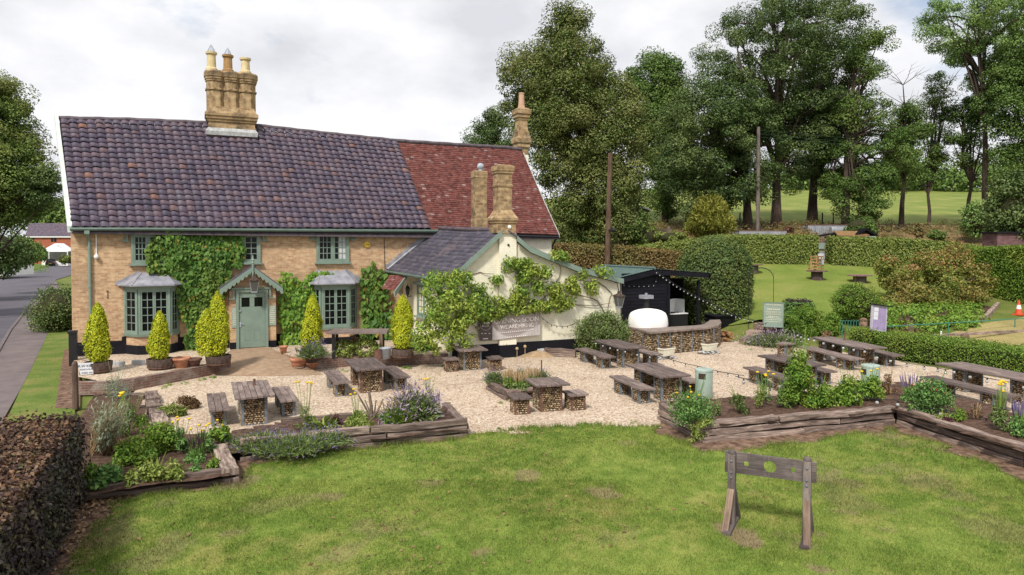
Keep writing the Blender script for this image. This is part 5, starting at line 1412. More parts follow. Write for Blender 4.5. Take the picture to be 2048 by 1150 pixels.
def stonewall_pts(a, b, z0, z1, r):
    """stones heaped over the upright face from a to b"""
    a, b = np.array(a[:2], float), np.array(b[:2], float); L_ = np.linalg.norm(b - a); d = (b - a) / L_
    nx, nz = max(2, int(L_ / (r * 2.0))), max(2, int((z1 - z0) / (r * 1.5)))
    P = []
    for i in range(nz):
        for j in range(nx):
            s = (j + .5 + .5 * (i % 2) - .25 + RNG.uniform(-.2, .2)) / nx * L_
            q = a + d * min(max(s, r * .6), L_ - r * .6); P.append((q[0], q[1], z0 + (i + .5) / nz * (z1 - z0) + RNG.uniform(-.15, .15) * r))
    return np.array(P)
_gab = {}
def gabion_meshes(sx_, sy_, h, key, r=.034):
    """mesh data of a stone filled cage: stones, cage; shared by every copy"""
    if key in _gab: return _gab[key]
    cs = [(-sx_ / 2, -sy_ / 2), (sx_ / 2, -sy_ / 2), (sx_ / 2, sy_ / 2), (-sx_ / 2, sy_ / 2)]
    P = np.vstack([stonewall_pts(cs[i], cs[(i + 1) % 4], .01, h, r) for i in range(4)])
    v, f = stones(P, r * .95)
    o1 = idxmesh('stones', v, f, M['stone'], smooth=True)
    c = MB(); c.box((0, 0, h / 2), (sx_ - r * .8, sy_ - r * .8, h)); o2 = c.build('packing', M['core'])
    res = (o1.data, o2.data); bpy.data.objects.remove(o1); bpy.data.objects.remove(o2)
    cages = []
    for mt in ('steel', 'rust'):
        g = MB(); e_ = r * .55
        for x, y in cs:
            sx1_, sy1_ = (1 if x > 0 else -1), (1 if y > 0 else -1)
            g.box((x + sx1_ * e_ - sx1_ * .028, y + sy1_ * (e_ + .005), h / 2), (.066, .008, h)); g.box((x + sx1_ * (e_ + .005), y + sy1_ * e_ - sy1_ * .028, h / 2), (.008, .066, h))
        for i in range(4):
            p, q = cs[i], cs[(i + 1) % 4]
            for z in (.012, h - .012):
                g.box(((p[0] + q[0]) / 2 * (1 + 2 * e_ / max(sx_, .01)), (p[1] + q[1]) / 2 * (1 + 2 * e_ / max(sy_, .01)), z), (abs(q[0] - p[0]) + .012, abs(q[1] - p[1]) + .012, .018))
        o = g.build('cage', M[mt]); cages.append(o.data); bpy.data.objects.remove(o)
    _gab[key] = res + tuple(cages); return _gab[key]
def gabion_leg(root, x, y, sx_, sy_, h, mt='steel', name='leg'):
    ms = gabion_meshes(sx_, sy_, h, (round(sx_, 2), round(sy_, 2), round(h, 2)))
    lg = link(name, ms[1], root, None, True); lg.location = (x, y, 0)
    for nm, me in (('stones', ms[0]), ('cage', ms[2] if mt == 'steel' else ms[3])):
        link(nm, me, lg, None, True)
def plank_top(root, w_, l_, z, nplank, th=.055, dirn='y', cross=True):
    t_ = MB(); pw = w_ / nplank
    for k in range(nplank):
        dl = rnd.uniform(-.012, .012)
        if dirn == 'y': t_.box((-w_ / 2 + pw * (k + .5), dl, z - th / 2 + rnd.uniform(-.004, .004)), (pw - .010, l_ + rnd.uniform(-.02, .02), th), None, .003)
        else: t_.box((dl, -l_ / 2 + l_ / nplank * (k + .5), z - th / 2 + rnd.uniform(-.004, .004)), (w_ + rnd.uniform(-.02, .02), l_ / nplank - .010, th), None, .003)
    o = t_.build('tabletop' if w_ > .8 else 'seat', M['wood'], root, local=True, bevel=.006)
    return o
def gtable(u, v, z, name, label, w_, l_, ang, legs, group, nplank=6, mt='steel', legsize=None, cat='table', corner=None):
    """table or bench: (u,v) is the middle of the top at height z"""
    p = G(u, v, z) if corner is None else corner
    r = thing(name, label, cat, (p[0], p[1], 0), group, rad(ang))
    plank_top(r, w_, l_, z, nplank)
    sx_, sy_ = legsize or (w_ * .62, .36)
    for y in legs: gabion_leg(r, 0, y, sx_, sy_, z - .058, mt)
    return r
TG, BG, SG = 'stone filled garden tables', 'stone filled garden benches', 'stone filled garden stools'
def tb(xy, w_, l_, ang, label, kind='T', **k):
    z = .74 if kind == 'T' else .45
    nm, cat, grp = {'T': ('garden_table', 'table', TG), 'B': ('garden_bench', 'bench', BG), 'S': ('garden_stool', 'stool', SG)}[kind]
    legs = k.pop('legs', None) or ([-l_ * .29, l_ * .29] if l_ > 1.5 else [0])
    ls = k.pop('legsize', None) or ((w_ * .60, .40) if l_ > 1.5 else ((w_ * .58, l_ * .62) if kind == 'T' else (w_ * .66, l_ * .66)))
    return gtable(0, 0, z, nm, label, w_, l_, ang, legs, grp, {'T': 7, 'B': 3, 'S': 3}[kind], k.get('mt', 'steel'), ls, cat, (xy[0], xy[1], 0))
tb((1.17, 18.97), .92, 2.16, 0, 'long plank table on stone cages nearest the left flower bed')
tb((.36, 19.2), .47, 2.1, 1, 'three plank bench on the left of the table beside the left flower bed, leftmost bench', 'B')
tb((2.02, 19.47), .47, 1.95, 1, 'three plank bench between the two left hand tables, behind yellow flowers', 'B')
tb((4.65, 21.56), 1.0, 2.13, -1, 'plank table with an orange lichen patch below the tall trestle table', mt='rust')
tb((3.72, 21.39), .48, 2.2, -1, 'bench on the left of the lichen stained table', 'B')
tb((5.52, 21.45), .50, 2.1, -1, 'bench on the right of the lichen stained table', 'B')
tb((8.74, 23.35), 1.05, 1.15, -5, 'small square table against the black plinth of the cream wing', mt='steel')
tb((7.95, 23.15), .50, .55, -5, 'square stool left of the small table by the black plinth, twig lying on it', 'S', mt='rust')
tb((9.45, 22.75), .52, .62, -5, 'square stool right of the small table by the black plinth', 'S', mt='rust')
tb((8.5, 16.75), .95, 1.05, -8, 'small square table in front of the central sleeper bed', mt='rust')
tb((7.63, 16.64), .52, .66, -9, 'square stool left of the small table by the central bed', 'S', mt='rust')
tb((9.17, 16.43), .54, .64, -5, 'square stool right of the small table by the central bed, standing free', 'S', mt='rust')
tb((14.2, 22.1), 1.02, 2.3, -4, 'long table strung with bulbs nearest the white pizza oven')
tb((13.25, 22.25), .52, 2.35, -4, 'bench on the left of the table nearest the white pizza oven', 'B')
tb((15.12, 22.0), .52, 2.2, -4, 'bench on the right of the table nearest the white pizza oven', 'B')
tb((12.28, 17.05), 1.0, 2.2, -8, 'long table left of the green bin with the square slot')
tb((11.35, 17.0), .50, 2.1, -8, 'bench on the left of the table beside the green slotted bin', 'B')
tb((13.2, 17.25), .48, 2.1, -8, 'bench half hidden behind the green slotted bin', 'B')
tb((17.2, 16.75), .92, 2.2, -8, 'table behind the tall green bush of the right flower bed')
tb((16.1, 16.5), .52, 2.2, -10, 'bench left of the tall green bush in the right flower bed', 'B')
tb((18.15, 16.9), .50, 2.1, -9, 'bench right of the tall green bush, close to the grey tub', 'B')
tb((22.24, 18.96), 1.1, 3.1, -13, 'extra long table below the lilac notice board')
tb((21.16, 18.73), .58, 3.07, -14, 'extra long bench in front of the table below the lilac notice board', 'B')
tb((23.15, 18.6), .52, 2.9, -14, 'extra long bench between the notice board table and the low hedge', 'B')
tb((21.05, 12.75), 1.05, 3.2, -9, 'long table at the right edge hung with clear bulbs')
tb((19.72, 12.72), .58, 2.9, -13, 'long bench in front of the table at the right edge', 'B')
tb((21.5, 21.2), .7, .5, 10, 'small low stool beyond the end of the extra long bench', 'S')
# lichen, umbrella pipe stubs
pk = MB(); 
for (x, y), h_ in (((1.2, 19.3), .2), ((22.5, 19.2), .26), ((17.4, 17.0), .42), ((20.2, 20.3), .3)): pk.tube([(x, y, .70), (x, y, .74 + h_)], .035, 8)
pk = None
for (x, y), h_, lb in (((1.25, 19.35), .17, 'short rusty parasol tube standing in the table by the left bed'), ((22.7, 19.4), .28, 'rusty parasol tube in the table below the notice board'), ((17.25, 17.3), .42, 'thin rusty parasol tube in the table behind the tall green bush')):
    pk = MB(); pk.tube([(x, y, .741), (x, y, .74 + h_)], .03, 8); pk.lathe([(.045, 0), (.045, .03), (.03, .04)], (x, y, .741), 8); tag(pk.build('parasol_tube', M['rust']), lb, 'tube')

# ------------------------------------------------------------------ stone counter, oven, troughs
ctr = thing('stone_counter', 'long stone filled serving counter with a stepped timber top in front of the black shed', 'counter', (19, 25, 0))
def gt_(u, v): q = G(u, v, .97); return np.array([q[0], q[1], 0])
cA_ = gt_(1246, 650); curve = [gt_(1299, 663), gt_(1420, 653), gt_(1434, 650), gt_(1440, 645), gt_(1436, 640)]
route = [cA_] + curve
P = np.vstack([stonewall_pts(p, q, .02, .88, .045) for p, q in zip(route, route[1:])])
v_, f_ = stones(P, .043); idxmesh('stones', v_, f_, M['stone'], ctr, True)
cg = MB(); cs_ = MB()
for p, q in zip(route, route[1:]):
    p, q = np.array([p[0], p[1], 0]), np.array([q[0], q[1], 0]); d = q - p; L_ = np.linalg.norm(d); d /= L_; n = np.array([-d[1], d[0], 0])
    if abs(d[1]) > .98: q = q - d * .45
    elif L_ > 3: p = p + d * .42
    cs_.hexa([p + n * .03, q + n * .03, q + n * .75, p + n * .75] + [x + np.array([0, 0, .88]) for x in (p + n * .03, q + n * .03, q + n * .75, p + n * .75)])
    if L_ > .8:
        for k in range(int(L_ / .62) + 1):
            x = p + d * min(k * .62 + .02, L_ - .02) - n * .035
            cg.box((x[0], x[1], .44), (.075, .012, .88), Matrix.Rotation(math.atan2(d[1], d[0]), 3, 'Z'))
cs_.build('packing', M['core'], ctr); cg.build('steel_strap', M['steel'], ctr)
tp = MB(); outer = [np.array([p[0], p[1], 0]) for p in ([cA_, gt_(1299, 664), gt_(1421, 654), gt_(1436, 651), gt_(1443, 645), gt_(1440, 639)])]
inner = [outer[0] + np.array([.95, .2, 0]), outer[1] + np.array([.95, 1.15, 0]), outer[2] + np.array([-.2, .75, 0]), outer[3] + np.array([-.25, .62, 0]), outer[4] + np.array([-.45, .42, 0]), outer[5] + np.array([-.5, .1, 0])]
for i in range(5):
    a_, b_, c_, d_ = outer[i], outer[i + 1], inner[i + 1], inner[i]
    out1 = [a_, b_, c_, d_]; tp.hexa([x + np.array([0, 0, .885]) for x in out1] + [x + np.array([0, 0, .97]) for x in out1])
tp.build('counter_top', M['counter'], ctr, bevel=.01)
ov = thing('pizza_oven', 'white domed pizza oven with a dark flue on the stone counter', 'oven', (18.2, 25.2, .97))
oc = G(1303, 657, .97); oc = (oc[0] + .35, oc[1] + .75, .972)
o = MB()
nn = 28
for i, (z, r) in enumerate(zip((0, .1, .28, .45, .57, .65, .70, .735, .75), (.80, .815, .80, .765, .70, .60, .44, .22, .002))): 
    for k in range(nn):
        a_ = 2 * math.pi * k / nn; c_, s_ = math.cos(a_), math.sin(a_)
        e_ = (abs(c_) ** 3.2 + abs(s_) ** 3.2) ** (-1 / 3.2) if z < .6 else (abs(c_) ** 2.4 + abs(s_) ** 2.4) ** (-1 / 2.4)
        o.v.append((oc[0] + r * e_ * c_ * .98, oc[1] + r * e_ * s_ * .8, oc[2] + z))
for i in range(8):
    for k in range(nn):
        j = (k + 1) % nn; o.f.append((i * nn + k, i * nn + j, (i + 1) * nn + j, (i + 1) * nn + k)); o.uv.append(None)
o.build('dome', M['render_w'], ov, True)
o = MB(); fx, fy = oc[0] + .22, oc[1] + .45; zt = PY(1313, 590, fy)[2]
o.tube([(fx, fy, oc[2] + .6), (fx, fy, zt - .12)], .13, 12); o.build('flue', M['iron'], ov)
o = MB(); o.box((fx, fy, zt - .06), (.46, .42, .15)); o.tube([(fx, fy, zt), (fx, fy, zt + .1)], .06, 8); o.build('flue_cap', M['lead'], ov)
for u, v, w_, lb, z_ in ((1333, 717, .62, 'cream trough planter on stacked stones at the middle of the stone counter', .12), (1419, 707, .62, 'cream trough planter on stacked stones at the right end of the stone counter', .12)):
    p = G(u, v, 0); tr = thing('planter_trough', lb, 'planter', (p[0], p[1], 0), 'cream trough planters')
    m = MB(); h_ = .30; ry = Matrix.Rotation(rad(12), 3, 'Z')
    def R3(x, y, z): q = ry @ Vector((x, y, z)); return (p[0] + q.x, p[1] + q.y, q.z)
    b_ = [(-.27, -.12), (.27, -.12), (.27, .12), (-.27, .12)]
    m.hexa([R3(x, y, z_) for x, y in b_] + [R3(x * 1.2, y * 1.25, z_ + h_ - .05) for x, y in b_]); m.hexa([R3(x * 1.28, y * 1.35, z_ + h_ - .05) for x, y in b_] + [R3(x * 1.28, y * 1.35, z_ + h_) for x, y in b_])
    m.build('trough', M['trough'], tr)
    m = MB(); m.hexa([R3(x * 1.1, y * 1.1, z_ + h_ + .002) for x, y in b_] + [R3(x * 1.05, y * 1.05, z_ + h_ + .02) for x, y in b_]); m.build('compost', M['soil'], tr)
    Ps = np.array([(p[0] + RNG.uniform(-.42, .42), p[1] + RNG.uniform(-.22, .18), RNG.choice([.03, .085])) for _ in range(26)]); v_, f_ = stones(Ps, .075, (1.5, 1.2, .45)); idxmesh('stone_footing', v_, f_, M['slab'], tr, True)
# log pile at the end of the counter
lp = MB()
for k in range(46):
    c = G(1454 + rnd.uniform(-8, 10), 684, 0); h_ = rnd.uniform(.05, .6) * rnd.uniform(.4, 1); r_ = rnd.uniform(.03, .055); y = c[1] + rnd.uniform(0, .4)
    lp.tube([(c[0], y - .15, h_), (c[0] + rnd.uniform(-.04, .04), y + .2, h_)], r_, 6)
tag(lp.build('log_stack', M['pine']), 'stack of split logs at the right end of the stone counter', 'log pile')
# ------------------------------------------------------------------ raised sleeper beds
def sleeper(mb, a, b, z, h, th, side):
    """weathered beam from a to b, its face on the line, body to the given side"""
    a, b = np.array(a[:2], float), np.array(b[:2], float); d = b - a; L_ = np.linalg.norm(d); d /= L_; n = np.array([-d[1], d[0]]) * side
    m = max(3, int(L_ / .28)); off = rnd.uniform(0, 40); base = len(mb.v); P1 = rnd.uniform(0, 9)
    for i in range(m + 1):
        s = L_ * i / m
        for (w_, hh) in ((0, 0), (th, 0), (th, h), (0, h)):
            j1, j2 = rnd.uniform(-.014, .014), rnd.uniform(-.016, .016)
            q = a + d * s + n * (w_ + j1)
            mb.v.append((q[0], q[1], z + hh + j2 * (1 if hh else .6) + .012 * math.sin(P1 + s * 2)))
    for i in range(m):
        k = base + 4 * i
        for e_ in range(4):
            g_ = (e_ + 1) % 4; u0, u1 = L_ * i / m + off, L_ * (i + 1) / m + off; v0 = e_ * .21; 
            q = (k + e_, k + 4 + e_, k + 4 + g_, k + g_) if side > 0 else (k + g_, k + 4 + g_, k + 4 + e_, k + e_)
            mb.f.append(q); mb.uv.append([(u0, v0), (u1, v0), (u1, v0 + .2), (u0, v0 + .2)] if side > 0 else [(u0, v0 + .2), (u1, v0 + .2), (u1, v0), (u0, v0)])
    for k in (base, base + 4 * m):
        mb.f.append((k, k + 1, k + 2, k + 3)); mb.uv.append([(off, 0), (off, .2), (off + .03, .2), (off + .03, 0)])
def bedwall(root, line, courses, side, th=.16, maxlen=2.3):
    """courses: list of (z, h); line: plan points"""
    for p, q in zip(line, line[1:]):
        p, q = np.array(p[:2], float), np.array(q[:2], float); L_ = np.linalg.norm(q - p)
        for ci, (z, h) in enumerate(courses):
            n = max(1, round(L_ / maxlen)); cuts = [0] + sorted(min(max((k + rnd.uniform(-.25, .25) + (.3 if ci % 2 else 0)) / n, .05), .95) for k in range(1, n)) + [1]
            for c0, c1 in zip(cuts, cuts[1:]):
                if c1 - c0 < .02: continue
                m = MB(); e_ = .022 / L_; nrm = np.array([-(q - p)[1], (q - p)[0]]) / L_ * side * rnd.uniform(-.03, .03)
                sleeper(m, p + (q - p) * (c0 + e_) + nrm, p + (q - p) * (c1 - e_) + nrm, z, h - .028, th, side)
                m.build('sleeper', M['sleeper'], root, bevel=.012)
def bedsoil(root, poly, z):
    pts = np.array([q[:2] for q in poly]); lo, hi = pts.min(0), pts.max(0)
    st = .16; xs, ys = np.arange(lo[0], hi[0] + st, st), np.arange(lo[1], hi[1] + st, st); X, Y = np.meshgrid(xs, ys); P_ = np.stack([X.ravel(), Y.ravel()], 1)
    ins_ = inpoly(P_, pts).reshape(X.shape); zz = z + (vnoise(P_, 1.6, 77, 4) - .5) * .16
    c = ins_[:-1, :-1] | ins_[1:, 1:] | ins_[1:, :-1] | ins_[:-1, 1:]
    i_ = (np.arange(len(ys) - 1)[:, None] * len(xs) + np.arange(len(xs) - 1)[None, :])[c]
    u_, inv_ = np.unique(np.stack([i_, i_ + 1, i_ + len(xs) + 1, i_ + len(xs)], 1), return_inverse=True)
    idxmesh('soil', np.hstack([P_[u_], zz[u_][:, None]]), inv_.reshape(-1, 4), M['soil'], root, True)
bedL = thing('raised_bed', 'long railway sleeper flower bed between the gravel and the lawn on the left', 'raised bed', G(600, 880))
bedwall(bedL, [G(478, 921), G(936, 873)], [(-.02, .13), (.11, .17), (.28, .09 + .08)], 1, maxlen=2.6)
bedwall(bedL, [G(936, 873), G(898, 826)], [(-.02, .17), (.15, .17)], 1, th=.2)
bedwall(bedL, [G(560, 852), G(880, 822)], [(.02, .2)], -1)
bedwall(bedL, [G(478, 964), G(452, 912)], [(-.02, .14), (.12, .18)], 1, th=.3)
bedwall(bedL, [G(156, 1003), G(448, 966)], [(-.02, .14), (.12, .14)], 1, th=.2, maxlen=2.8)
bedwall(bedL, [G(306, 862), G(287, 795)], [(0, .2)], -1, th=.34, maxlen=1.2)
bedwall(bedL, [G(232, 792), G(300, 796)], [(0, .17)], -1, th=.25)
lin = G(640, 880); 
sp = [G(u, v, .2) for u, v in ((165, 985), (440, 952), (450, 905), (520, 898), (925, 855), (895, 815), (560, 846), (440, 868), (330, 870), (290, 850), (268, 790), (190, 790), (160, 830))]
bedsoil(bedL, sp, .19)
bedC = thing('raised_bed', 'small square sleeper bed of dry seed heads in the middle of the gravel', 'raised bed', G(1035, 780))
bedwall(bedC, [G(971, 778), G(1010, 801)], [(-.02, .16), (.14, .16)], 1, th=.18); bedwall(bedC, [G(1012, 801), G(1092, 793)], [(-.02, .16), (.14, .16)], 1, th=.2); bedwall(bedC, [G(1092, 793), G(1075, 768)], [(-.02, .16), (.14, .14)], 1); bedwall(bedC, [G(975, 772), G(1075, 766)], [(0, .25)], -1)
bedsoil(bedC, [G(u, v, .22) for u, v in ((984, 765), (1015, 787), (1084, 780), (1066, 757), (985, 762))], .22)
bedR = thing('raised_bed', 'long dog-legged sleeper bed between the gravel and the lawn on the right', 'raised bed', G(1700, 860))
cr3 = [(-.03, .15), (.12, .16), (.28, .16)]
bedwall(bedR, [G(1403, 884), G(1790, 847), G(2048, 934), G(2300, 1020)], cr3, 1, th=.22, maxlen=2.6)
bedwall(bedR, [G(1314, 838), G(1402, 884)], cr3, 1, th=.2, maxlen=2.2)
bedwall(bedR, [G(1318, 822), G(1440, 818), G(1765, 790)], [(.0, .3)], -1, th=.15); bedwall(bedR, [G(1800, 785), G(2090, 860), G(2350, 930)], [(.0, .26)], -1, th=.15)
bedsoil(bedR, [G(u, v, .38) for u, v in ((1325, 803), (1405, 846), (1790, 815), (2048, 898), (2300, 980), (2340, 905), (2080, 835), (1800, 765), (1770, 772), (1440, 798))], .36)

# ------------------------------------------------------------------ plants
def plant(name, label, cat, base, group=None): return thing(name, label, cat, base, group)
def stems(root, base, tops, mat, r=.006, name='stem', droop=.15):
    m = MB()
    for t_ in tops:
        b = np.array(base) + RNG.normal(0, .03, 3) * [1, 1, 0]; t_ = np.array(t_); mid = (b + t_) / 2 + np.array([0, 0, .1 * np.linalg.norm(t_ - b)])
        m.tube([b, mid, t_], [r, r * .8, r * .5], 4, False)
    m.build(name, mat, root)
def bush(name, label, cat, c, radii, mat, n, leaf, group=None, seed_cl=None, flat=.8, core=True, jn=.6, asp=.6, corem=None, base=None, cr=None, droop=.1, trunk=None):
    """shrub of leaf clumps scattered over an ellipsoid at c"""
    r = plant(name, label, cat, (c[0], c[1], c[2] - radii[2]) if base is None else base, group)
    nc = seed_cl or max(12, n // 70)
    d, q = ball(nc, .72); crad = cr or min(radii) * .34
    C_ = np.array(c) + d * (q[:, None]) * (np.array(radii) - crad * .55)
    C_[:, 2] = np.maximum(C_[:, 2], c[2] - radii[2] + crad * .4)
    V_ = clumps(C_, RNG.uniform(.7, 1.25, nc) * crad, max(4, n // nc), leaf, flat, .5, jn, asp, .5, droop)
    npmesh('foliage', V_, 6, mat, r)
    if core:
        m = MB(); m.sphere(c, 1.0, 14, 8); k = len(m.v)
        m.v = [(c[0] + (x - c[0]) * radii[0] * .72, c[1] + (y - c[1]) * radii[1] * .72, c[2] + (z - c[2]) * radii[2] * .74) for x, y, z in m.v]
        m.build('branches', corem or M['hedge_core'], r, True)
    return r
def hedgebox(name, label, cat, line, w_, z0f, z1f, mat, dens, leaf, jn=.55, top=None, topmat=None, corem=None, rough=.06, capends=True, asp=.65):
    """clipped hedge along plan points with given half depth; z0f/z1f give base and top per point"""
    r = plant(name, label, cat, (line[0][0], line[0][1], z0f[0]))
    Ps, Ns = [], []
    core = MB()
    tP, tN = [], []
    for i, (p, q) in enumerate(zip(line, line[1:])):
        p, q = np.array(p[:2], float), np.array(q[:2], float); d = q - p; L_ = np.linalg.norm(d); d /= L_; n = np.array([d[1], -d[0]])
        za0, za1, zb0, zb1 = z0f[i], z1f[i], z0f[i + 1], z1f[i + 1]
        def add(cnt, fs):
            s = RNG.random(cnt); return s
        H_ = (za1 - za0 + zb1 - zb0) / 2
        for sgn in (1, -1):
            c_ = int(dens * L_ * H_ * (1 if sgn == 1 else .5)); s, t = RNG.random(c_), RNG.random(c_) ** .9
            xy = p + d * (s * L_)[:, None] + n * (w_ * sgn + RNG.normal(0, rough, c_))[:, None]
            z = (za0 + (zb0 - za0) * s) * (1 - t) + (za1 + (zb1 - za1) * s) * t
            Ps.append(np.column_stack([xy, z])); Ns.append(np.tile(np.append(n * sgn, .25), (c_, 1)))
        c_ = int(dens * L_ * 2 * w_ * 1.1); s, t = RNG.random(c_), RNG.uniform(-1, 1, c_)
        xy = p + d * (s * L_)[:, None] + n * (w_ * t)[:, None]; z = za1 + (zb1 - za1) * s + RNG.normal(0, rough, c_) - .05 * np.abs(t) ** 6
        tP.append(np.column_stack([xy, z])); tN.append(np.tile([0, 0, 1.0], (c_, 1)))
        for e_, (o, z0_, z1_, dr) in enumerate(((p, za0, za1, -d), (q, zb0, zb1, d))):
            if not capends or (i > 0 and e_ == 0) or (i < len(line) - 2 and e_ == 1): continue
            c_ = int(dens * 2 * w_ * (z1_ - z0_)); t, s = RNG.random(c_), RNG.uniform(-1, 1, c_)
            xy = o + n * (w_ * s)[:, None] + dr * RNG.normal(0, rough, c_)[:, None]
            Ps.append(np.column_stack([xy, z0_ + (z1_ - z0_) * t])); Ns.append(np.tile(np.append(dr, .2), (c_, 1)))
        cw_ = w_ - .10; e0 = d * .08
        a_ = [p + n * cw_ + e0, q + n * cw_ - e0, q - n * cw_ - e0, p - n * cw_ + e0]
        core.hexa([(x[0], x[1], z_) for x, z_ in zip(a_, (za0, zb0, zb0, za0))] + [(x[0], x[1], z_ - .10) for x, z_ in zip(a_, (za1, zb1, zb1, za1))])
    if topmat is None: Ps += tP; Ns += tN
    npmesh('foliage', leafgeo(np.vstack(Ps), np.vstack(Ns), leaf, jn, asp, .1), 6, mat, r)
    if topmat is not None: npmesh('top_foliage', leafgeo(np.vstack(tP), np.vstack(tN), leaf, jn, asp, .1), 6, topmat, r)
    core.build('branches', corem or M['hedge_core'], r)
    return r
M['hedge_core'] = noisy('hedge_inside', (0.020, 0.022, 0.008), (0.045, 0.045, 0.016), 9, 0.95)
M['copper_core'] = noisy('copper_hedge_inside', (0.016, 0.011, 0.010), (0.04, 0.026, 0.02), 9, 0.95)

# copper beech hedge in the near left corner
hx = float(G(160, 1003)[0]); hw = .72
hz = 1.42
hln = [(hx - hw, float(G(160, 1000)[1]) + .1), (hx - hw, 7.4), (hx - hw - .2, 3.0)]
hedgebox('copper_hedge', 'clipped copper beech hedge with a scorched top in the near left corner', 'hedge', [(x, y) for x, y in hln][::1], hw, [0, 0, 0], [hz, hz + .03, hz + .05], LM['copper'], 1700, .062, .55, topmat=LM['scorch'], corem=M['copper_core'], rough=.07, asp=.7)
# low clipped hedge along the bowling green
def gp2(*l): return [G(u, v)[:2] for u, v in l]
lh = gp2((1752, 712), (1884, 730), (2048, 757), (2300, 800))
_n = []
def offset(line, o):
    r = []
    for i, p in enumerate(line):
        a = np.array(line[max(i - 1, 0)]); b = np.array(line[min(i + 1, len(line) - 1)]); d = (b - a) / np.linalg.norm(b - a); r.append(np.array(p) + np.array([-d[1], d[0]]) * o)
    return r
hedgebox('low_hedge', 'low clipped green hedge with brown patches along the bowling green', 'hedge', offset(lh, .75), .72, [0] * 4, [.88, .86, .84, .84], LM['box'], 900, .055, .7)
hedgebox('low_hedge', 'short clipped hedge left of the lilac notice board', 'hedge', offset(gp2((1692, 706), (1742, 712)), .7), .6, [0, 0], [.95, .95], LM['box'], 900, .055, .7)
# brown-green hedge behind the shed, beech hedges round the upper lawn
def zt(v, d): return float(D(1000, v, d)[2])
def dl(*l): return [D(u, 490, d)[:2] for u, d in l]
q = dl((1108, 41), (1240, 41.5), (1362, 42.5))
hedgebox('browning_hedge', 'browning clipped hedge behind the black shed', 'hedge', q, .6, [T(*p) - .3 for p in q], [zt(489, 41), zt(494, 41.5), zt(506, 42.5)], LM['brownhedge'], 420, .11, .7)
q = dl((1270, 47), (1360, 48), (1440, 48.8), (1629, 49))
hedgebox('beech_hedge', 'clipped beech hedge behind the two left cable drum tables', 'hedge', q, .55, [T(*p) - .1 for p in q], [zt(494, 47), zt(484, 48), zt(472, 48.8), zt(472.5, 49)], LM['beech'], 420, .12, .6)
q = dl((1659, 49), (1800, 48.8), (1905, 48), (1965, 46.5))
hedgebox('beech_hedge', 'clipped beech hedge right of the gap with the stacked chairs', 'hedge', q, .55, [T(*p) - .1 for p in q], [zt(475, 49), zt(479, 48.8), zt(487, 48), zt(496, 46.5)], LM['beech'], 420, .12, .6)
q = dl((1955, 42), (2060, 38.6), (2250, 34))
hedgebox('conifer_hedge', 'tall bright green conifer hedge at the right edge', 'hedge', q, .8, [T(*p) - .1 for p in q], [zt(499, 42), zt(494, 38.6), zt(490, 34)], LM['box'], 620, .13, .75, asp=.4)
# brown topped clipped block, round bush, yew dome
q = dl((1573, 32.4), (1622, 32.2)); hedgebox('clipped_shrub', 'low clipped shrub with a purple brown top beside the garden sign', 'shrub', q, .6, [.1, .1], [zt(603, 32.3)] * 2, LM['herbdark'], 600, .07, .6, topmat=LM['copper'])
c = D(1714, 604, 32.5); bush('round_shrub', 'rounded bright green shrub in front of the nearest cable drum table', 'shrub', c, (1.16, 1.1, 1.02), LM['box'], 11000, .075, cr=.3)
r_ = plant('yew_dome', 'big clipped dark yew dome behind the black shed', 'topiary', TD(1430, 36.6))
yc = D(1430, 490, 36.6); zb, ztp = T(yc[0], yc[1]) - .2, zt(472.5, 36.6); Ry = 69 / 1400 * 36.6
t_ = RNG.random(30000); hgt = ztp - zb
def yprof(t): return np.where(t < .55, 1 - .03 * (1 - t / .55) ** 2, np.sqrt(np.clip(1 - ((t - .55) / .45) ** 2, 0, 1)))
t_ = np.where(RNG.random(30000) < .35, 1 - (RNG.random(30000) ** 2) * .3, t_); a_ = RNG.uniform(0, 2 * np.pi, 30000); rr2 = Ry * yprof(t_) * (1 + .025 * np.sin(a_ * 4 + t_ * 7)) + RNG.normal(0, .08, 30000)
P = np.column_stack([yc[0] + rr2 * np.cos(a_), yc[1] + rr2 * np.sin(a_), zb + t_ * hgt]); N = np.column_stack([np.cos(a_), np.sin(a_), np.where(t_ < .55, .2, (t_ - .5) * 4)])
npmesh('foliage', leafgeo(P, norm(N), .13, .6, .4, .1), 6, LM['yew'], r_)
m = MB(); m.lathe([(Ry * .94 * float(yprof(np.array(t))) + .001, t * hgt * .97) for t in (0, .2, .4, .55, .65, .75, .85, .93, .98, 1)], (yc[0], yc[1], zb), 24); m.build('branches', M['hedge_core'], r_, True)
# red tipped shrub
rs_ = plant('red_tipped_shrub', 'wide rusty red tipped shrub on the bank left of the conifer hedge', 'shrub', TD(1860, 38))
C_ = []
for u, v, rx, d, k in ((1800, 555, 34, 37.5, 16), (1850, 535, 38, 38.5, 18), (1905, 520, 36, 39.5, 16), (1945, 555, 34, 38.5, 16), (1880, 575, 46, 37.8, 20), (1820, 590, 36, 36.8, 12), (1790, 612, 26, 36, 7), (1930, 590, 36, 37.6, 12), (1775, 535, 18, 37.5, 6), (1870, 602, 40, 37, 14)):
    c = D(u, v, d); dd, qq = ball(k, .5); C_.append(c + dd * qq[:, None] * (rx / 1400 * d * 1.0) * np.array([1, 1, .8]))
C_ = np.vstack(C_); npmesh('foliage', clumps(C_, np.full(len(C_), .5), 150, .13, .8, .6, .6, .6, .4), 6, LM['photinia'], rs_)
top = C_[C_[:, 2] > np.percentile(C_[:, 2], 60)] + np.array([0, -.15, .25]); npmesh('red_tips', clumps(top, np.full(len(top), .4), 30, .12, .6, .8, .5, .5, .6), 6, LM['tips'], rs_)
m = MB(); 
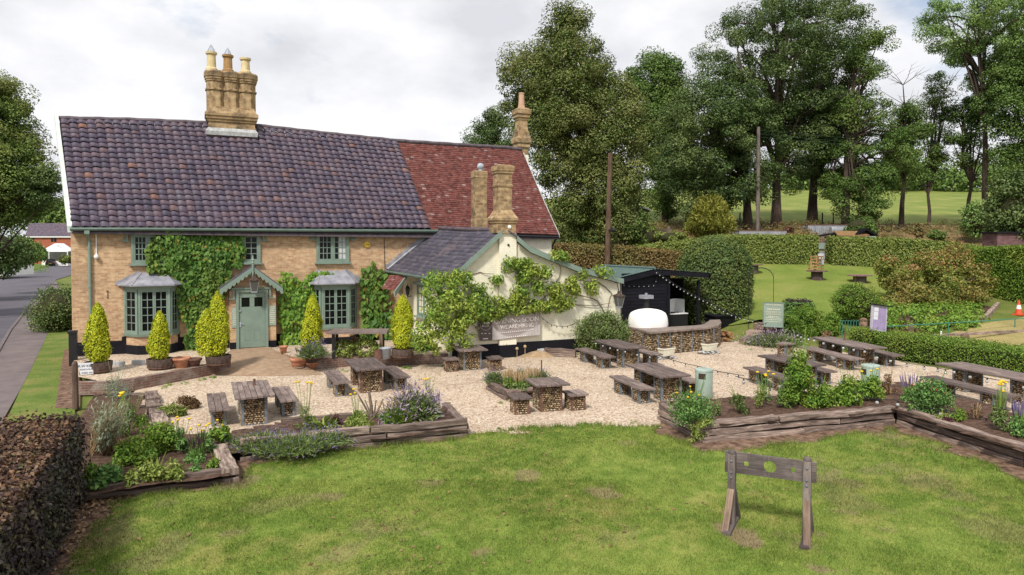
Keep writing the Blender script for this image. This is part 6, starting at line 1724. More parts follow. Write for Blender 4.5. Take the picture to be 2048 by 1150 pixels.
for k in range(9):
    b = TD(1860 + rnd.uniform(-25, 25), 37.8); e_ = C_[rnd.randrange(len(C_))]; m.tube([b, (b + e_) / 2 + np.array([0, 0, .2]), e_], [.07, .05, .02], 5, False)
m.build('branches', M['bark'], rs_)
# rosemary mound left of the counter, lavender by the sign, tall feathery plants
c = G(1178, 703); bush('rosemary_bush', 'big loose grey green bush growing between the cream gable and the stone counter', 'shrub', (c[0] + .15, c[1] - .75, .85), (1.28, .85, .98), LM['lavleaf'], 13000, .085, asp=.3, cr=.34, jn=.8)
def lavender(label, c, rx, h, n, flower='mauve', leaf='lavleaf', group=None, name='lavender', fl=.4):
    r = plant(name, label, 'plant', c, group)
    k = n; d = norm(RNG.normal(0, 1, (k, 3)) * [1, 1, .6] + [0, 0, .55]); d[:, 2] = np.abs(d[:, 2]); L_ = RNG.uniform(.5, 1, k)
    P0 = np.array(c) + np.column_stack([RNG.normal(0, rx * .28, k), RNG.normal(0, rx * .28, k), np.zeros(k)])
    tip = P0 + d * np.column_stack([rx * L_, rx * L_, h * L_ * 1.1]); mid = P0 + d * np.column_stack([rx * L_, rx * L_, h * L_]) * .55
    # grassy leaves: three slim leaves per shoot
    Pm = np.vstack([P0 + (tip - P0) * f_ for f_ in (.3, .5, .68)]); dn = np.vstack([d] * 3)
    npmesh('foliage', leafgeo(Pm, np.cross(dn, RNG.normal(0, 1, dn.shape)), .3 * h, .2, .12, .0, up=dn), 6, LM[leaf], r)
    a = tip - d * .02; b = tip + d * np.array([0, 0, .0]) + d * .09 * (h / .5)
    s = RNG.random(k) < fl
    npmesh('blossom', leafgeo(((a + b) / 2)[s], np.cross(d[s], RNG.normal(0, 1, (s.sum(), 3))), .085 * max(h, .4) / .5, .3, .2, 0, up=d[s]), 6, M[flower], r)
    return r
c = G(1560, 692); lavender('big mauve lavender clump below the green garden sign', (c[0], c[1] + .3, 0), 1.15, .72, 2600, 'mauve')
c = G(1515, 690); lavender('small grey lavender beside the timber steps', (c[0], c[1] + .2, 0), .5, .5, 500, 'mauve', 'grey')
c = D(1612, 640, 31.4); bush('tall_perennial', 'tall feathery light green perennial between the garden sign and the round shrub', 'plant', (c[0], c[1], .8), (1.0, .8, .98), LM['herb'], 5000, .14, asp=.2, cr=.3, core=False)
c = D(1660, 640, 31.0); bush('tall_perennial', 'light green perennial clump left of the green hooped fence', 'plant', (c[0], c[1], .7), (.62, .6, .8), LM['herb'], 3600, .12, asp=.3, cr=.26, core=False)
c = D(1650, 668, 30.2); bush('dried_perennial', 'tan dried perennial in front of the light green clumps', 'plant', (c[0], c[1], .36), (.3, .3, .42), LM['dead'], 900, .09, asp=.3, cr=.15, core=False)
c = D(1590, 632, 32.0); bush('dark_shrub', 'dark green shrub right behind the garden sign', 'shrub', (c[0], c[1], .75), (.75, .6, .75), LM['herbdark'], 3500, .09, cr=.25)
# ground cover on the planted bank
gv = []
for k in range(90):
    u, d = RNG.uniform(1765, 1960), RNG.uniform(32.2, 37.2)
    p = TD(u, d); gv.append(p + np.array([0, 0, RNG.uniform(.05, .3)]))
gv = np.array(gv); tag(npmesh('bank_ground_cover', clumps(gv, RNG.uniform(.3, .55, len(gv)), 90, .15, .5, .9, .5, .5, .3), 6, LM['herb']), 'mixed low ferns and ground cover on the planted bank', 'ground cover', kind='stuff')
# bamboo-like golden shrub
r_ = plant('golden_grass', 'tall feathery golden clump of bamboo behind the beech hedge', 'plant', TD(1420, 52))
b = TD(1420, 52); n = 900; a_ = RNG.uniform(0, 2 * np.pi, n); le = RNG.uniform(.3, 1, n); ht = zt(398, 52) - b[2]
tips_ = b + np.column_stack([np.cos(a_) * le * 1.75, np.sin(a_) * le * 1.75, ht * (1.05 - .55 * le ** 2) * RNG.uniform(.75, 1.08, n)])
Pm = np.vstack([b + (tips_ - b) * f_ + np.array([0, 0, .5 * f_ * (1 - f_)]) * ht * .5 for f_ in (.3, .45, .6, .75, .88, 1)]); dn = norm(np.vstack([tips_ - b + np.array([0, 0, -.5 * i]) for i in range(6)]))
Pm2 = np.repeat(Pm, 3, 0) + RNG.normal(0, .1, (len(Pm) * 3, 3)); npmesh('foliage', leafgeo(Pm2, RNG.normal(0, 1, Pm2.shape), .36, .5, .12, .2, up=np.repeat(dn, 3, 0) + [0, 0, -.1]), 6, LM['bamboo'], r_)
stems(r_, b, tips_[:60], M['straw'], .02)

# ------------------------------------------------------------------ climbers on the walls
def climber(name, label, regions, yplane, mat, dens, leaf, thick=.28, stemspec=(), extra=None):
    r = plant(name, label, 'climber', (float(PY(regions[0][0][0], 700, yplane)[0]), yplane - .1, 0))
    Ps, Ns = [], []
    for poly in regions:
        W3 = np.array([PY(u, v, yplane) for u, v in poly])[:, [0, 2]]; lo, hi = W3.min(0), W3.max(0); A_ = (hi - lo).prod(); n = int(A_ * dens)
        P = RNG.uniform(lo, hi, (n, 2)); nz_ = vnoise(P, 1.5, 51, 3); e_ = (np.column_stack([vnoise(P, 2.0, 52, 3), vnoise(P, 2.0, 53, 3)]) - .5) * .55
        k = inpoly(P + e_, W3); P = P[k]; nz_ = nz_[k]
        th = thick * (.25 + 1.5 * np.clip(nz_ - .25, 0, 1))
        y = yplane - .02 - RNG.random(len(P)) ** .55 * th
        Ps.append(np.column_stack([P[:, 0], y, P[:, 1]])); Ns.append(np.tile([0.0, -1, .55], (len(P), 1)))
    P, N = np.vstack(Ps), np.vstack(Ns)
    npmesh('foliage', leafgeo(P, N, leaf, .45, .8, .12, up=np.tile([0, -.25, -1.0], (len(P), 1))), 6, mat, r)
    m = MB()
    for path in stemspec:
        pts = [PY(u, v, yplane - .05) for u, v in path]; m.tube(pts, [.045 - .03 * i / len(pts) for i in range(len(pts))], 5, False)
    if stemspec: m.build('stem', M['bark'], r)
    return r
climber('virginia_creeper', 'dense virginia creeper covering the brick wall between bay window and porch', [[(292, 512), (300, 480), (330, 458), (372, 455), (430, 455), (484, 464), (492, 500), (490, 522), (462, 548), (452, 578), (446, 610), (436, 650), (430, 708), (370, 708), (372, 660), (356, 620), (356, 580), (340, 558), (314, 552), (294, 544)]], YF, LM['creeper'], 430, .15, .34,
        [[(400, 715), (400, 640), (410, 560), (380, 480)], [(402, 715), (412, 620), (440, 540), (470, 480)], [(398, 715), (390, 600), (340, 520)]])
climber('grape_vine', 'light green vine between the porch and the right bay window, spreading over the bay roof', [[(558, 575), (566, 546), (580, 552), (600, 562), (622, 546), (650, 540), (668, 548), (655, 572), (634, 578), (632, 650), (610, 700), (562, 700), (556, 640)]], YF - .12, LM['vine'], 260, .15, .34, [[(575, 712), (578, 640), (600, 570), (650, 548)], [(590, 712), (585, 620), (566, 560)]])
climber('broad_leaved_vine', 'dark broad leaved vine on the brick wall between the right bay and the tiled canopy', [[(722, 545), (742, 526), (768, 540), (790, 556), (770, 580), (780, 620), (786, 690), (722, 690), (718, 620)]], YF - .05, LM['creeper'], 120, .24, .34, [[(745, 700), (745, 620), (750, 540)]])
# wisteria: bushy mass at the corner and trained arms across the gable
ws = plant('wisteria', 'wisteria trained across the cream gable from a bushy mass at its left corner', 'climber', G(905, 712))
Cw = []
for u, v, rx, k, y in ((905, 570, 32, 16, 24.3), (880, 590, 34, 16, 24.2), (925, 600, 32, 16, 24.2), (900, 630, 44, 26, 23.9), (870, 650, 34, 18, 23.8), (935, 640, 34, 18, 24.0), (900, 675, 40, 20, 23.8), (868, 562, 16, 6, 24.6), (945, 615, 22, 9, 24.3), (850, 672, 22, 9, 23.8), (928, 555, 14, 6, 24.5)):
    c = PY(u, v, y); d, q = ball(k, .45); Cw.append(c + d * q[:, None] * (rx / 1400 * 25.5))
arms = [[(930, 640), (955, 660), (985, 640), (1005, 606), (1020, 580)], [(1010, 700), (1014, 640), (1012, 590), (1000, 540), (1018, 525), (1050, 530), (1080, 540)], [(1014, 690), (1040, 630), (1035, 590), (1048, 560), (1036, 530)], [(1040, 600), (1085, 600), (1110, 580), (1140, 560), (1155, 585)], [(955, 655), (1000, 612), (1060, 620), (1120, 612)], [(1110, 580), (1120, 540), (1112, 515), (1140, 512)], [(1140, 560), (1165, 560), (1180, 545), (1215, 548)],
        [(1060, 640), (1095, 600), (1070, 570), (1062, 545)], [(1160, 590), (1195, 600), (1215, 640), (1236, 630)], [(1190, 560), (1225, 585), (1215, 620)], [(880, 560), (960, 545), (990, 548)], [(1105, 600), (1180, 612), (1220, 606)]]
st_ = MB()
for i, a in enumerate(arms):
    pts = [PY(u + rnd.uniform(-3, 3), v, YG - .06 - .05 * math.sin(j * 1.7 + i)) for j, (u, v) in enumerate(a)]
    pp_ = []
    for j in range(len(pts) - 1):
        for f_ in (0, .33, .66): pp_.append(pts[j] * (1 - f_) + pts[j + 1] * f_ + np.array([rnd.uniform(-.05, .05), 0, rnd.uniform(-.05, .05)]))
    pp_.append(pts[-1]); st_.tube(pp_, [.024 - .016 * j / len(pp_) for j in range(len(pp_))], 5, False)
st_.tube([G(906, 712), PY(903, 670, 24.0), PY(915, 620, 24.4), PY(905, 570, 24.6)], [.11, .09, .07, .04], 7, False)
st_.build('stem', M['bark_pale'], ws)
for u, v, rx, ry, k in ((1018, 530, 22, 9, 12), (1050, 528, 20, 9, 10), (1048, 555, 16, 14, 10), (1040, 590, 16, 18, 12), (1000, 602, 40, 11, 14), (960, 615, 24, 14, 12), (972, 628, 26, 12, 13), (1030, 619, 40, 8, 16), (1085, 612, 30, 12, 16), (1110, 585, 22, 20, 14), (1125, 610, 16, 12, 9), (1085, 545, 20, 9, 8), (1118, 512, 16, 8, 8), (1150, 578, 18, 12, 7), (1190, 575, 22, 10, 6), (1205, 548, 18, 7, 7), (1170, 548, 12, 6, 4), (1060, 545, 12, 12, 6), (1140, 560, 14, 7, 5), (990, 560, 12, 6, 4), (960, 590, 20, 20, 10), (1075, 575, 12, 14, 6), (1000, 628, 22, 6, 6)):
    c = PY(u, v, YG - .22); d, q = ball(k, .2); Cw.append(c + d * q[:, None] * np.array([rx / 1400 * 26, .12, ry / 1400 * 26]))
Cw = np.vstack(Cw)
npmesh('foliage', clumps(Cw + RNG.normal(0, .05, Cw.shape) * [1, .3, 1], RNG.uniform(.16, .36, len(Cw)), 37, .15, .8, .35, .5, .36, .25, .2), 6, LM['wist'], ws)

# ------------------------------------------------------------------ golden conifers in half barrels
def barrel_mesh(r, h):
    m = MB(); m.lathe([(r * .80, 0), (r * .93, h * .35), (r * .98, h * .7), (r, h), (r * .88, h), (r * .86, h * .8)], (0, 0, 0), 18)
    o = m.build('tub', M['barrel']); d = o.data; bpy.data.objects.remove(o)
    m = MB()
    for z in (.22, .78): m.lathe([(r * (.885 + .075 * z) + .008, h * z - .02), (r * (.895 + .08 * z) + .012, h * z + .02)], (0, 0, 0), 18)
    o = m.build('hoop', M['rust']); d2 = o.data; bpy.data.objects.remove(o)
    m = MB(); m.lathe([(r * .87, h * .82), (.001, h * .9)], (0, 0, 0), 16); o = m.build('soil', M['soil']); d3 = o.data; bpy.data.objects.remove(o)
    return d, d2, d3
BR = barrel_mesh(.41, .35)
def potted_conifer(u, vb, w_px, v_top, label, y=None, lean=0.0, second=None, tub=True, z=TZ, dpt=None):
    p = G(u, vb, z); dist = (p @ F0); s = dist / 1400
    r = thing('potted_conifer', label, 'potted conifer', p, 'golden conifers in half barrels')
    if tub:
        t = link('tub', BR[0], r, None, True); link('hoop', BR[1], t, None, True); link('soil', BR[2], r, None, True)
    H_ = (vb - v_top) * s - .36; R_ = w_px * s / 2 * .85
    def cone(R_, H_, cx_, z0, n):
        t_ = RNG.random(n) ** .9; a_ = RNG.uniform(0, 2 * np.pi, n)
        pr = np.interp(t_, [0, .06, .25, .5, .75, .9, 1], [.58, .84, 1, .95, .70, .42, .06])
        ph = RNG.uniform(0, 6, 4); lump = 1 + RNG.normal(0, .05, n) + .18 * np.sin(a_ * 3 + t_ * 9 + ph[0]) * np.sin(t_ * 14 + a_ + ph[1]) + .10 * np.sin(t_ * 6 + a_ + ph[2]) + .06 * np.sin(a_ * 5 + ph[3])
        q = np.sqrt(RNG.uniform(.55, 1, n)); rr_ = R_ * pr * lump * q
        P = np.column_stack([cx_ + rr_ * np.cos(a_) + lean * t_, rr_ * np.sin(a_), z0 + t_ * H_]); up = np.column_stack([np.cos(a_) * .75, np.sin(a_) * .75, np.full(n, .8)])
        return leafgeo(P, np.column_stack([np.cos(a_), np.sin(a_), np.full(n, .5)]), .078, .6, .42, .0, up=up)
    V_ = cone(R_, H_, 0, .36, int(9500 * max(R_, .3) / .45))
    if second: V_ = np.vstack([V_, cone(second[0], second[1], second[2], .36, 4500)])
    npmesh('foliage', V_, 6, LM['conifer'], r, local=True)
    m = MB(); m.lathe([(R_ * .5, .36), (R_ * .68, .36 + H_ * .25), (R_ * .5, .36 + H_ * .55), (R_ * .25, .36 + H_ * .8), (.01, .36 + H_ * .92)], (0, 0, 0), 12); m.build('branches', M['hedge_core'], r, local=True)
    return r
potted_conifer(197, 745, 50, 605, 'golden conifer in a barrel at the left end of the inn, behind the black handrail')
potted_conifer(320, 738, 44, 622, 'golden conifer in a barrel in front of the left bay window')
potted_conifer(437, 731, 46, 583, 'golden conifer with a side lobe in a barrel left of the front door', second=(.36, 1.55, -.34))
potted_conifer(625, 719, 46, 590, 'golden conifer in a barrel behind lavender, left of the right bay window')
potted_conifer(806, 716, 50, 590, 'golden conifer in a barrel right of the tall trestle table', y=None)
c = G(624, 722, TZ); lavender('purple lavender mound in front of the conifer by the right bay window', (c[0], c[1] - .25, TZ + .2), .5, .62, 900, 'purple', 'lavleaf')
# clay pots
def pot(u, v, r, h, mat, label, z=TZ, filled=True, name='flower_pot', grp=None):
    p = G(u, v, z); o = thing(name, label, 'pot', p, grp)
    m = MB(); m.lathe([(r * .66, 0), (r * .92, h * .72), (r * .93, h * .74), (r * 1.06, h * .75), (r * 1.08, h * .97), (r, h), (r * .9, h), (r * .86, h * .8)], (0, 0, 0), 18); m.build('pot_body', mat, o, True, local=True)
    m = MB(); m.lathe([(r * .88, h * .84), (.001, h * .87)], (0, 0, 0), 14); m.build('soil', M['soil'], o, local=True)
    return o
pot(362, 735, .29, .34, M['terracotta'], 'wide terracotta pot between the two left hand barrels')
pot(388, 733, .24, .28, M['rust'], 'dark low pot under the creeper')
pot(567, 706, .15, .27, M['terracotta'], 'small terracotta pot under the vine right of the door')
pot(597, 741, .27, .46, M['terracotta'], 'tall terracotta pot, largest of the three at the foot of the ramp', z=0)
pot(600, 741, .001, .001, M['terracotta'], 'x', z=0) if False else None
pot(600.5, 748, .18, .19, M['straw'], 'small grey mossy pot in front of the tall terracotta pot', z=0) if False else pot(599, 742.5, .16, .17, M['post'], 'small mossy pot in front of the tall terracotta pot', z=0)
pot(623, 739, .24, .27, M['terracotta'], 'round terracotta pot beside the yard wall, right of the tall pot', z=0)
c = G(771, 717, TZ); bk_ = thing('zinc_bucket', 'galvanised bucket standing under the trestle table by the right conifer', 'bucket', c)
m = MB(); m.lathe([(.15, 0), (.2, .36), (.215, .37), (.215, .39), (.19, .39), (.15, .1), (.001, .1)], c, 18); m.build('pail', M['zinc'], bk_, True)
c = G(757, 718, TZ); o = thing('tin_planter', 'rusty rimmed dark tin beside the galvanised bucket', 'pot', c); m = MB(); m.lathe([(.15, 0), (.16, .32), (.17, .33), (.13, .33), (.12, .25), (.001, .25)], c, 14); m.build('tin', M['rust'], o)
# tall trestle table at the wall
y0 = G(672, 716, TZ); y1 = G(764, 703, TZ)
tt = thing('trestle_table', 'tall plank trestle table on black legs in front of the right bay window', 'table', y0)
tz = TZ + (716 - 662) / 1400 * (y0 @ F0) ; pA, pB, pC, pD = G(652, 664.5, tz), G(774, 664, tz), G(778, 657, tz), G(660, 657.5, tz)
m = MB(); n = 3
for k in range(n):
    f0, f1 = k / n + .01, (k + 1) / n - .01
    a, b, c, d = pA + (pD - pA) * f0, pB + (pC - pB) * f0, pB + (pC - pB) * f1, pA + (pD - pA) * f1
    m.hexa([q - np.array([0, 0, .07]) for q in (a, b, c, d)] + [a, b, c, d])
for i in range(len(m.uv)): m.uv[i] = [(0, 0), (3, 0), (3, .3), (0, .3)]
m.build('tabletop', M['wood'], tt)
for u, v in ((667, 717), (674, 712), (762, 702), (766, 699)):
    p = G(u, v, TZ); m = MB(); m.box((p[0], p[1], (TZ + tz - .07) / 2), (.10, .10, tz - .07 - TZ)); m.build('leg', M['iron'] if u != 762 else M['post'], tt)
m = MB(); p = PY(716, 650, y0[1] + .4); m.tube([(p[0], p[1], tz), (p[0], p[1], tz + .55)], .018, 6); m.build('parasol_tube', M['post'], tt)
for u, v, rx, h, mt, lb in ((690, 706, .46, .34, 'varieg', 'variegated shrub under the left end of the trestle table'), (733, 706, .46, .38, 'varieg', 'pale variegated shrub under the right end of the trestle table'), (712, 700, .3, .34, 'dead', 'browned low plant between the two variegated shrubs')):
    c = G(u, v + 8, TZ); bush('low_shrub', lb, 'shrub', (c[0], c[1], TZ + h * .9), (rx, .35, h), LM[mt], 1300, .075, cr=.16, core=False)
c = G(797, 712, TZ); o = plant('daisy', 'single white daisy flower left of the right hand conifer', 'flower', c)
m = MB(); t_ = PY(783, 668, c[1]); m.tube([c, t_], .008, 4); m.build('stem', LM['herb'], o); m = MB()
for k in range(10): a = k * math.pi / 5; m.face([t_ + np.array([0, -.02, 0]), t_ + np.array([.10 * math.cos(a - .2), -.03, .06 * math.sin(a - .2)]), t_ + np.array([.12 * math.cos(a), -.03, .075 * math.sin(a)]), t_ + np.array([.10 * math.cos(a + .2), -.03, .06 * math.sin(a + .2)])])
m.build('flower', M['white'], o)
c = G(845, 712, .1); bush('corner_perennial', 'leafy perennial at the foot of the right hand conifer barrel', 'plant', (c[0], c[1], .38), (.55, .4, .34), LM['wist'], 1000, .12, cr=.16, core=False)

# ------------------------------------------------------------------ plants in the beds
def herb(u, v, w_px, h_px, mat, label, z=.2, n=900, leaf=.07, asp=.5, name='perennial', flowers=None, fm='yellow', nf=0, cat='plant', stemh=None, jn=.6, fsz=.045):
    fsz *= .62
    """leafy clump whose foot stands at (u,v) on soil height z"""
    p = G(u, v, z); s = (p @ F0) / 1400; R_, H_ = w_px * s / 2, h_px * s
    r = plant(name, label, cat, p)
    n = int(n * .8); m = MB()
    for k in range(int(5 + w_px / 8)):
        a = rnd.uniform(0, 6.28); q_ = R_ * rnd.uniform(.1, 1.1); t_ = p + np.array([q_ * math.cos(a), q_ * .8 * math.sin(a), H_ * rnd.uniform(.7, 1.4)]); m.tube([p + (t_ - p) * [.4, .4, .1], (p + t_) / 2 + np.array([0, 0, .02]), t_], .005, 3, False)
    m.build('stem', LM[mat] if mat != 'dead' else M['straw'], r)
    nc = max(8, n // 60); d, q = ball(nc, .3); d[:, 2] = np.abs(d[:, 2])
    C_ = p + d * q[:, None] * np.array([R_, R_ * .8, H_]) * .85 + np.array([0, 0, H_ * .05])
    npmesh('foliage', clumps(C_, np.full(nc, max(min(R_, H_) * .42, .06)), max(6, n // nc), leaf, .8, .8, jn, asp, .2, .15), 6, LM[mat], r)
    if nf:
        m, st2 = MB(), MB()
        for k in range(max(2, int(nf * .75))):
            a = rnd.uniform(0, 6.28); rr_ = R_ * rnd.uniform(.2, 1.0); hh = (stemh or 1.15) * H_ * rnd.uniform(.85, 1.12); b = p + np.array([rr_ * .4 * math.cos(a), rr_ * .4 * math.sin(a), H_ * .3]); t_ = p + np.array([rr_ * math.cos(a), rr_ * .8 * math.sin(a), hh])
            st2.tube([b, (b + t_) / 2 + np.array([0, 0, .02]), t_], .006, 4, False); f_ = rnd.uniform(.75, 1.2) * fsz
            m.lathe([(f_ * .3, -.02), (f_, .0), (f_ * .9, .016), (f_ * .4, .024), (.001, .025)], t_, 8)
        m.build('blossom', M[fm], r); st2.build('flower_stem', LM['herb'], r)
    return r
def spikes(u, v, w_px, h_px, label, z=.2, n=40, fm='purple', leaf='herbdark', name='salvia', frac=.4):
    p = G(u, v, z); s = (p @ F0) / 1400; R_, H_ = w_px * s / 2, h_px * s; r = plant(name, label, 'plant', p)
    m, st2 = MB(), MB()
    for k in range(n):
        a = rnd.uniform(0, 6.28); q = R_ * math.sqrt(rnd.random()); b = p + np.array([q * .5 * math.cos(a), q * .5 * math.sin(a), 0]); h_ = H_ * rnd.uniform(.7, 1.05); t_ = p + np.array([q * math.cos(a), q * math.sin(a), h_]); k0 = b + (t_ - b) * (1 - frac)
        st2.tube([b, k0], .005, 3, False); m.tube([k0, (k0 + t_) / 2, t_], [.008, .011, .004], 4, False)
    m.build('blossom', M[fm], r); st2.build('stem', LM['herb'], r)
    d, q = ball(14, .2); d[:, 2] = np.abs(d[:, 2]); npmesh('foliage', clumps(p + d * q[:, None] * np.array([R_, R_, H_ * .4]), np.full(14, .09), 30, .07, .8, .7), 6, LM[leaf], r)
    return r
# left bed
herb(232, 800, 62, 60, 'grey', 'silvery lavender cotton bush behind the near hedge, beside the wooden post', n=1800, leaf=.05, asp=.25, z=.1)
r_ = plant('artemisia', 'tall silvery feathery stems leaning over the hedge end', 'plant', G(200, 905, .15)); b = G(205, 905, .15); n = 150
tp_ = np.array([D(rnd.uniform(185, 262), rnd.uniform(800, 850), rnd.uniform(12.2, 14.5)) for _ in range(n)]); st2 = MB()
for t_ in tp_: bb_ = b + np.array([rnd.uniform(-.25, .35), rnd.uniform(-.3, .5), 0]); st2.tube([bb_, (bb_ + t_) / 2 + np.array([-.05, 0, .05]), t_], [.008, .006, .003], 4, False)
st2.build('stem', M['sage_pale'] if False else M['straw'], r_); Pm = np.vstack([b + (tp_ - b) * f_ + RNG.normal(0, .05, tp_.shape) for f_ in np.linspace(.15, 1, 16)]); npmesh('foliage', leafgeo(Pm, RNG.normal(0, 1, Pm.shape), .09, .5, .16, 0, up=np.tile([.2, 0, 1.0], (len(Pm), 1))), 6, LM['grey'], r_)
herb(255, 872, 70, 75, 'herb', 'yellow headed achillea among silver stems behind the near hedge', n=900, leaf=.1, asp=.2, nf=7, fsz=.075, stemh=1.2)
herb(315, 905, 88, 62, 'herb', 'rounded bright green herb clump in the middle of the left bed', n=2600, leaf=.07)
herb(270, 925, 90, 46, 'herb', 'low spreading green plant with dull yellow tinges left of the rounded clump', n=1800, leaf=.08)
herb(310, 958, 120, 34, 'varieg', 'yellow green low plant along the front sleeper of the left bed', n=1900, leaf=.07)
herb(212, 968, 62, 34, 'herbdark', 'small dark green plant by the foot of the near hedge', n=1100, leaf=.10, asp=.7)
herb(180, 970, 50, 40, 'herb', 'leafy weed squeezed against the near hedge', n=700, leaf=.08)
herb(360, 905, 44, 50, 'herbdark', 'tall yellow daisies right of the rounded clump', n=500, leaf=.09, asp=.3, nf=6, fsz=.06, stemh=1.5)
spikes(392, 925, 40, 62, 'dark dead salvia spikes near the sleeper corner', n=26, fm='redleaf2', name='salvia')
herb(405, 905, 50, 44, 'herbdark', 'yellow daisies beside the dead salvia spikes', n=500, leaf=.08, asp=.35, nf=7, fsz=.052, stemh=1.15)
herb(440, 885, 54, 34, 'herb', 'bright green daisy plant with one yellow flower', n=900, leaf=.09, nf=2, fsz=.06)
herb(390, 944, 24, 20, 'herbdark', 'tiny dark seedling on the bare soil of the left bed', n=260, leaf=.06)
herb(428, 935, 22, 24, 'herb', 'small pale green seedling by the sleeper corner', n=260, leaf=.06)
lavender('sprawling catmint with violet flowers at the left end of the long bed', (*G(520, 893, .2)[:2], .2), .62, .42, 900, 'purple', 'lavleaf', name='catmint')
lavender('sprawling catmint hanging over the front sleepers', (*G(590, 898, .22)[:2], .24), .80, .38, 1100, 'purple', 'lavleaf', name='catmint')
lavender('catmint beside the pale spiky clump', (*G(650, 885, .2)[:2], .2), .6, .40, 700, 'purple', 'lavleaf', name='catmint')
herb(612, 855, 44, 55, 'lavleaf', 'wispy dried scabious with yellow flowers behind the catmint', n=350, leaf=.08, asp=.2, nf=7, fsz=.055, stemh=1.6)
r_ = plant('iris_clump', 'pale yellow green strappy clump in the middle of the long bed', 'plant', G(648, 862, .2)); b = G(648, 862, .2); n = 70; a_ = RNG.uniform(0, 6.28, n); up = np.column_stack([np.cos(a_), np.sin(a_), RNG.uniform(.35, 1.2, n)]); npmesh('foliage', leafgeo(b + norm(up) * .19, np.cross(up, RNG.normal(0, 1, up.shape)), .42, .1, .11, .05, up=up), 6, LM['varieg'], r_)
herb(672, 850, 24, 22, 'redleaf', 'small dark red leaved plant by the strappy clump', n=300, leaf=.08)
herb(715, 848, 40, 40, 'herb', 'thin stemmed yellow achillea left of the cut branches', n=420, leaf=.08, asp=.2, nf=4, fsz=.06, stemh=1.7)
herb(722, 860, 60, 34, 'varieg', 'pale green leafy perennial below the cut branches', n=1100, leaf=.07)
r_ = plant('cut_shrub', 'pruned shrub stump with pale bare branches in the long bed', 'shrub', G(742, 838, .2)); m = MB(); b = G(742, 838, .2)
for u, v, r0 in ((716, 789, .03), (738, 783, .05), (766, 798, .03), (752, 800, .025), (758, 812, .02), (730, 800, .02)):
    t_ = PY(u, v, b[1]); m.tube([b, (b + t_) / 2 + np.array([.03, 0, -.03]), t_], [r0, r0 * .8, r0 * .6], 6)
m.build('branch', M['bark_pale'], r_)
spikes(782, 845, 56, 48, 'dark leaved salvia with spent brown spikes right of the cut branches', n=36, fm='straw')
lavender('tall pale lavender at the right end of the long bed', (*G(828, 838, .22)[:2], .22), .55, .85, 1500, 'mauve', 'lavleaf')
lavender('bright green lavender in front of the tall pale one', (*G(800, 846, .22)[:2], .2), .42, .6, 900, 'mauve', 'herb')
spikes(868, 832, 34, 52, 'purple salvia at the right tip of the long bed', n=26, fm='purple')
herb(858, 800, 30, 40, 'lavleaf', 'thin yellow achillea stems behind the purple salvia', n=120, leaf=.06, asp=.2, nf=4, fsz=.06, stemh=1.2, z=.15)
# weed heap on the gravel
herb(345, 832, 60, 22, 'varieg', 'heap of pulled green weeds on the gravel by the left bed', z=0, n=900, leaf=.12, asp=.2)
herb(372, 818, 50, 26, 'dead', 'heap of brown cut stalks on the gravel by the left bed', z=0, n=900, leaf=.14, asp=.1)
# central bed
for u, v, w_, h_, lb, fm in ((990, 763, 30, 26, 'lavender with a violet spray at the left corner of the central bed', 'purple'), (1045, 760, 30, 26, 'mauve lavender at the back of the central bed', 'mauve'), (1080, 760, 30, 28, 'lavender at the right of the central bed, beside the rusty stake', 'mauve')):
    p = G(u, v, .25); lavender(lb, (p[0], p[1], .25), .36, .46, 460, fm, 'lavleaf')
for u, v, lb in ((1018, 772, 'straw coloured seed heads at the front of the central bed'), (1040, 778, 'straw coloured dry grass in the middle of the central bed'), (1062, 770, 'thin dry stalks at the back of the central bed')):
    spikes(u, v, 34, 36, lb, z=.25, n=60, fm='straw', leaf='lavleaf', name='dry_seed_heads')
m = MB(); p = G(1083, 770, .2); m.tube([p, p + np.array([0, 0, .75])], .022, 6); tag(m.build('garden_stake', M['rust']), 'rusty stake standing in the central bed', 'stake')
for u, lb in ((1034, 'shorter dry allium seed head against the black plinth'), (1050, 'taller dry allium seed head against the black plinth')):
    p = G(u, 728, 0); o = plant('seed_head', lb, 'flower', p); h_ = .52 if u < 1040 else .6; m = MB(); m.tube([p, p + np.array([0, 0, h_])], .012, 4); m.build('stem', M['straw'], o); m = MB(); m.sphere(p + np.array([0, 0, h_ + .05]), .06, 8, 6); m.build('flower', M['straw'], o)
# right bed
herb(1385, 842, 100, 70, 'herbdark', 'dark green potentilla with yellow flowers at the left corner of the right bed', z=.38, n=3000, leaf=.07, asp=.35, nf=7, fsz=.05, stemh=.85)
herb(1408, 850, 34, 18, 'varieg', 'small variegated plant on the left corner sleeper', z=.4, n=320, leaf=.06)
herb(1395, 880, 46, 34, 'varieg', 'variegated trailer hanging at the foot of the right bed corner', z=.02, n=420, leaf=.06)
herb(1436, 830, 22, 32, 'lavleaf', 'small grey green seedling in bare soil', z=.38, n=260, leaf=.07, asp=.25)
herb(1478, 822, 44, 40, 'lavleaf', 'wispy half dry grass clump in the right bed', z=.38, n=380, leaf=.14, asp=.08)
herb(1520, 815, 30, 46, 'varieg', 'thin yellow green stems in the right bed', z=.38, n=220, leaf=.1, asp=.15)
herb(1528, 806, 40, 56, 'herbdark', 'tall yellow achillea left of the tall green bush', z=.38, n=320, leaf=.09, asp=.2, nf=9, fsz=.085, stemh=1.1)
herb(1596, 812, 70, 122, 'herb', 'tall green bush in the middle of the right bed', z=.38, n=4600, leaf=.085, asp=.42)
herb(1568, 812, 40, 58, 'lavleaf', 'grey green stems at the foot of the tall green bush', z=.38, n=600, leaf=.1, asp=.2)
herb(1640, 812, 70, 48, 'herb', 'light green leafy clump right of the tall bush', z=.38, n=1700, leaf=.085)
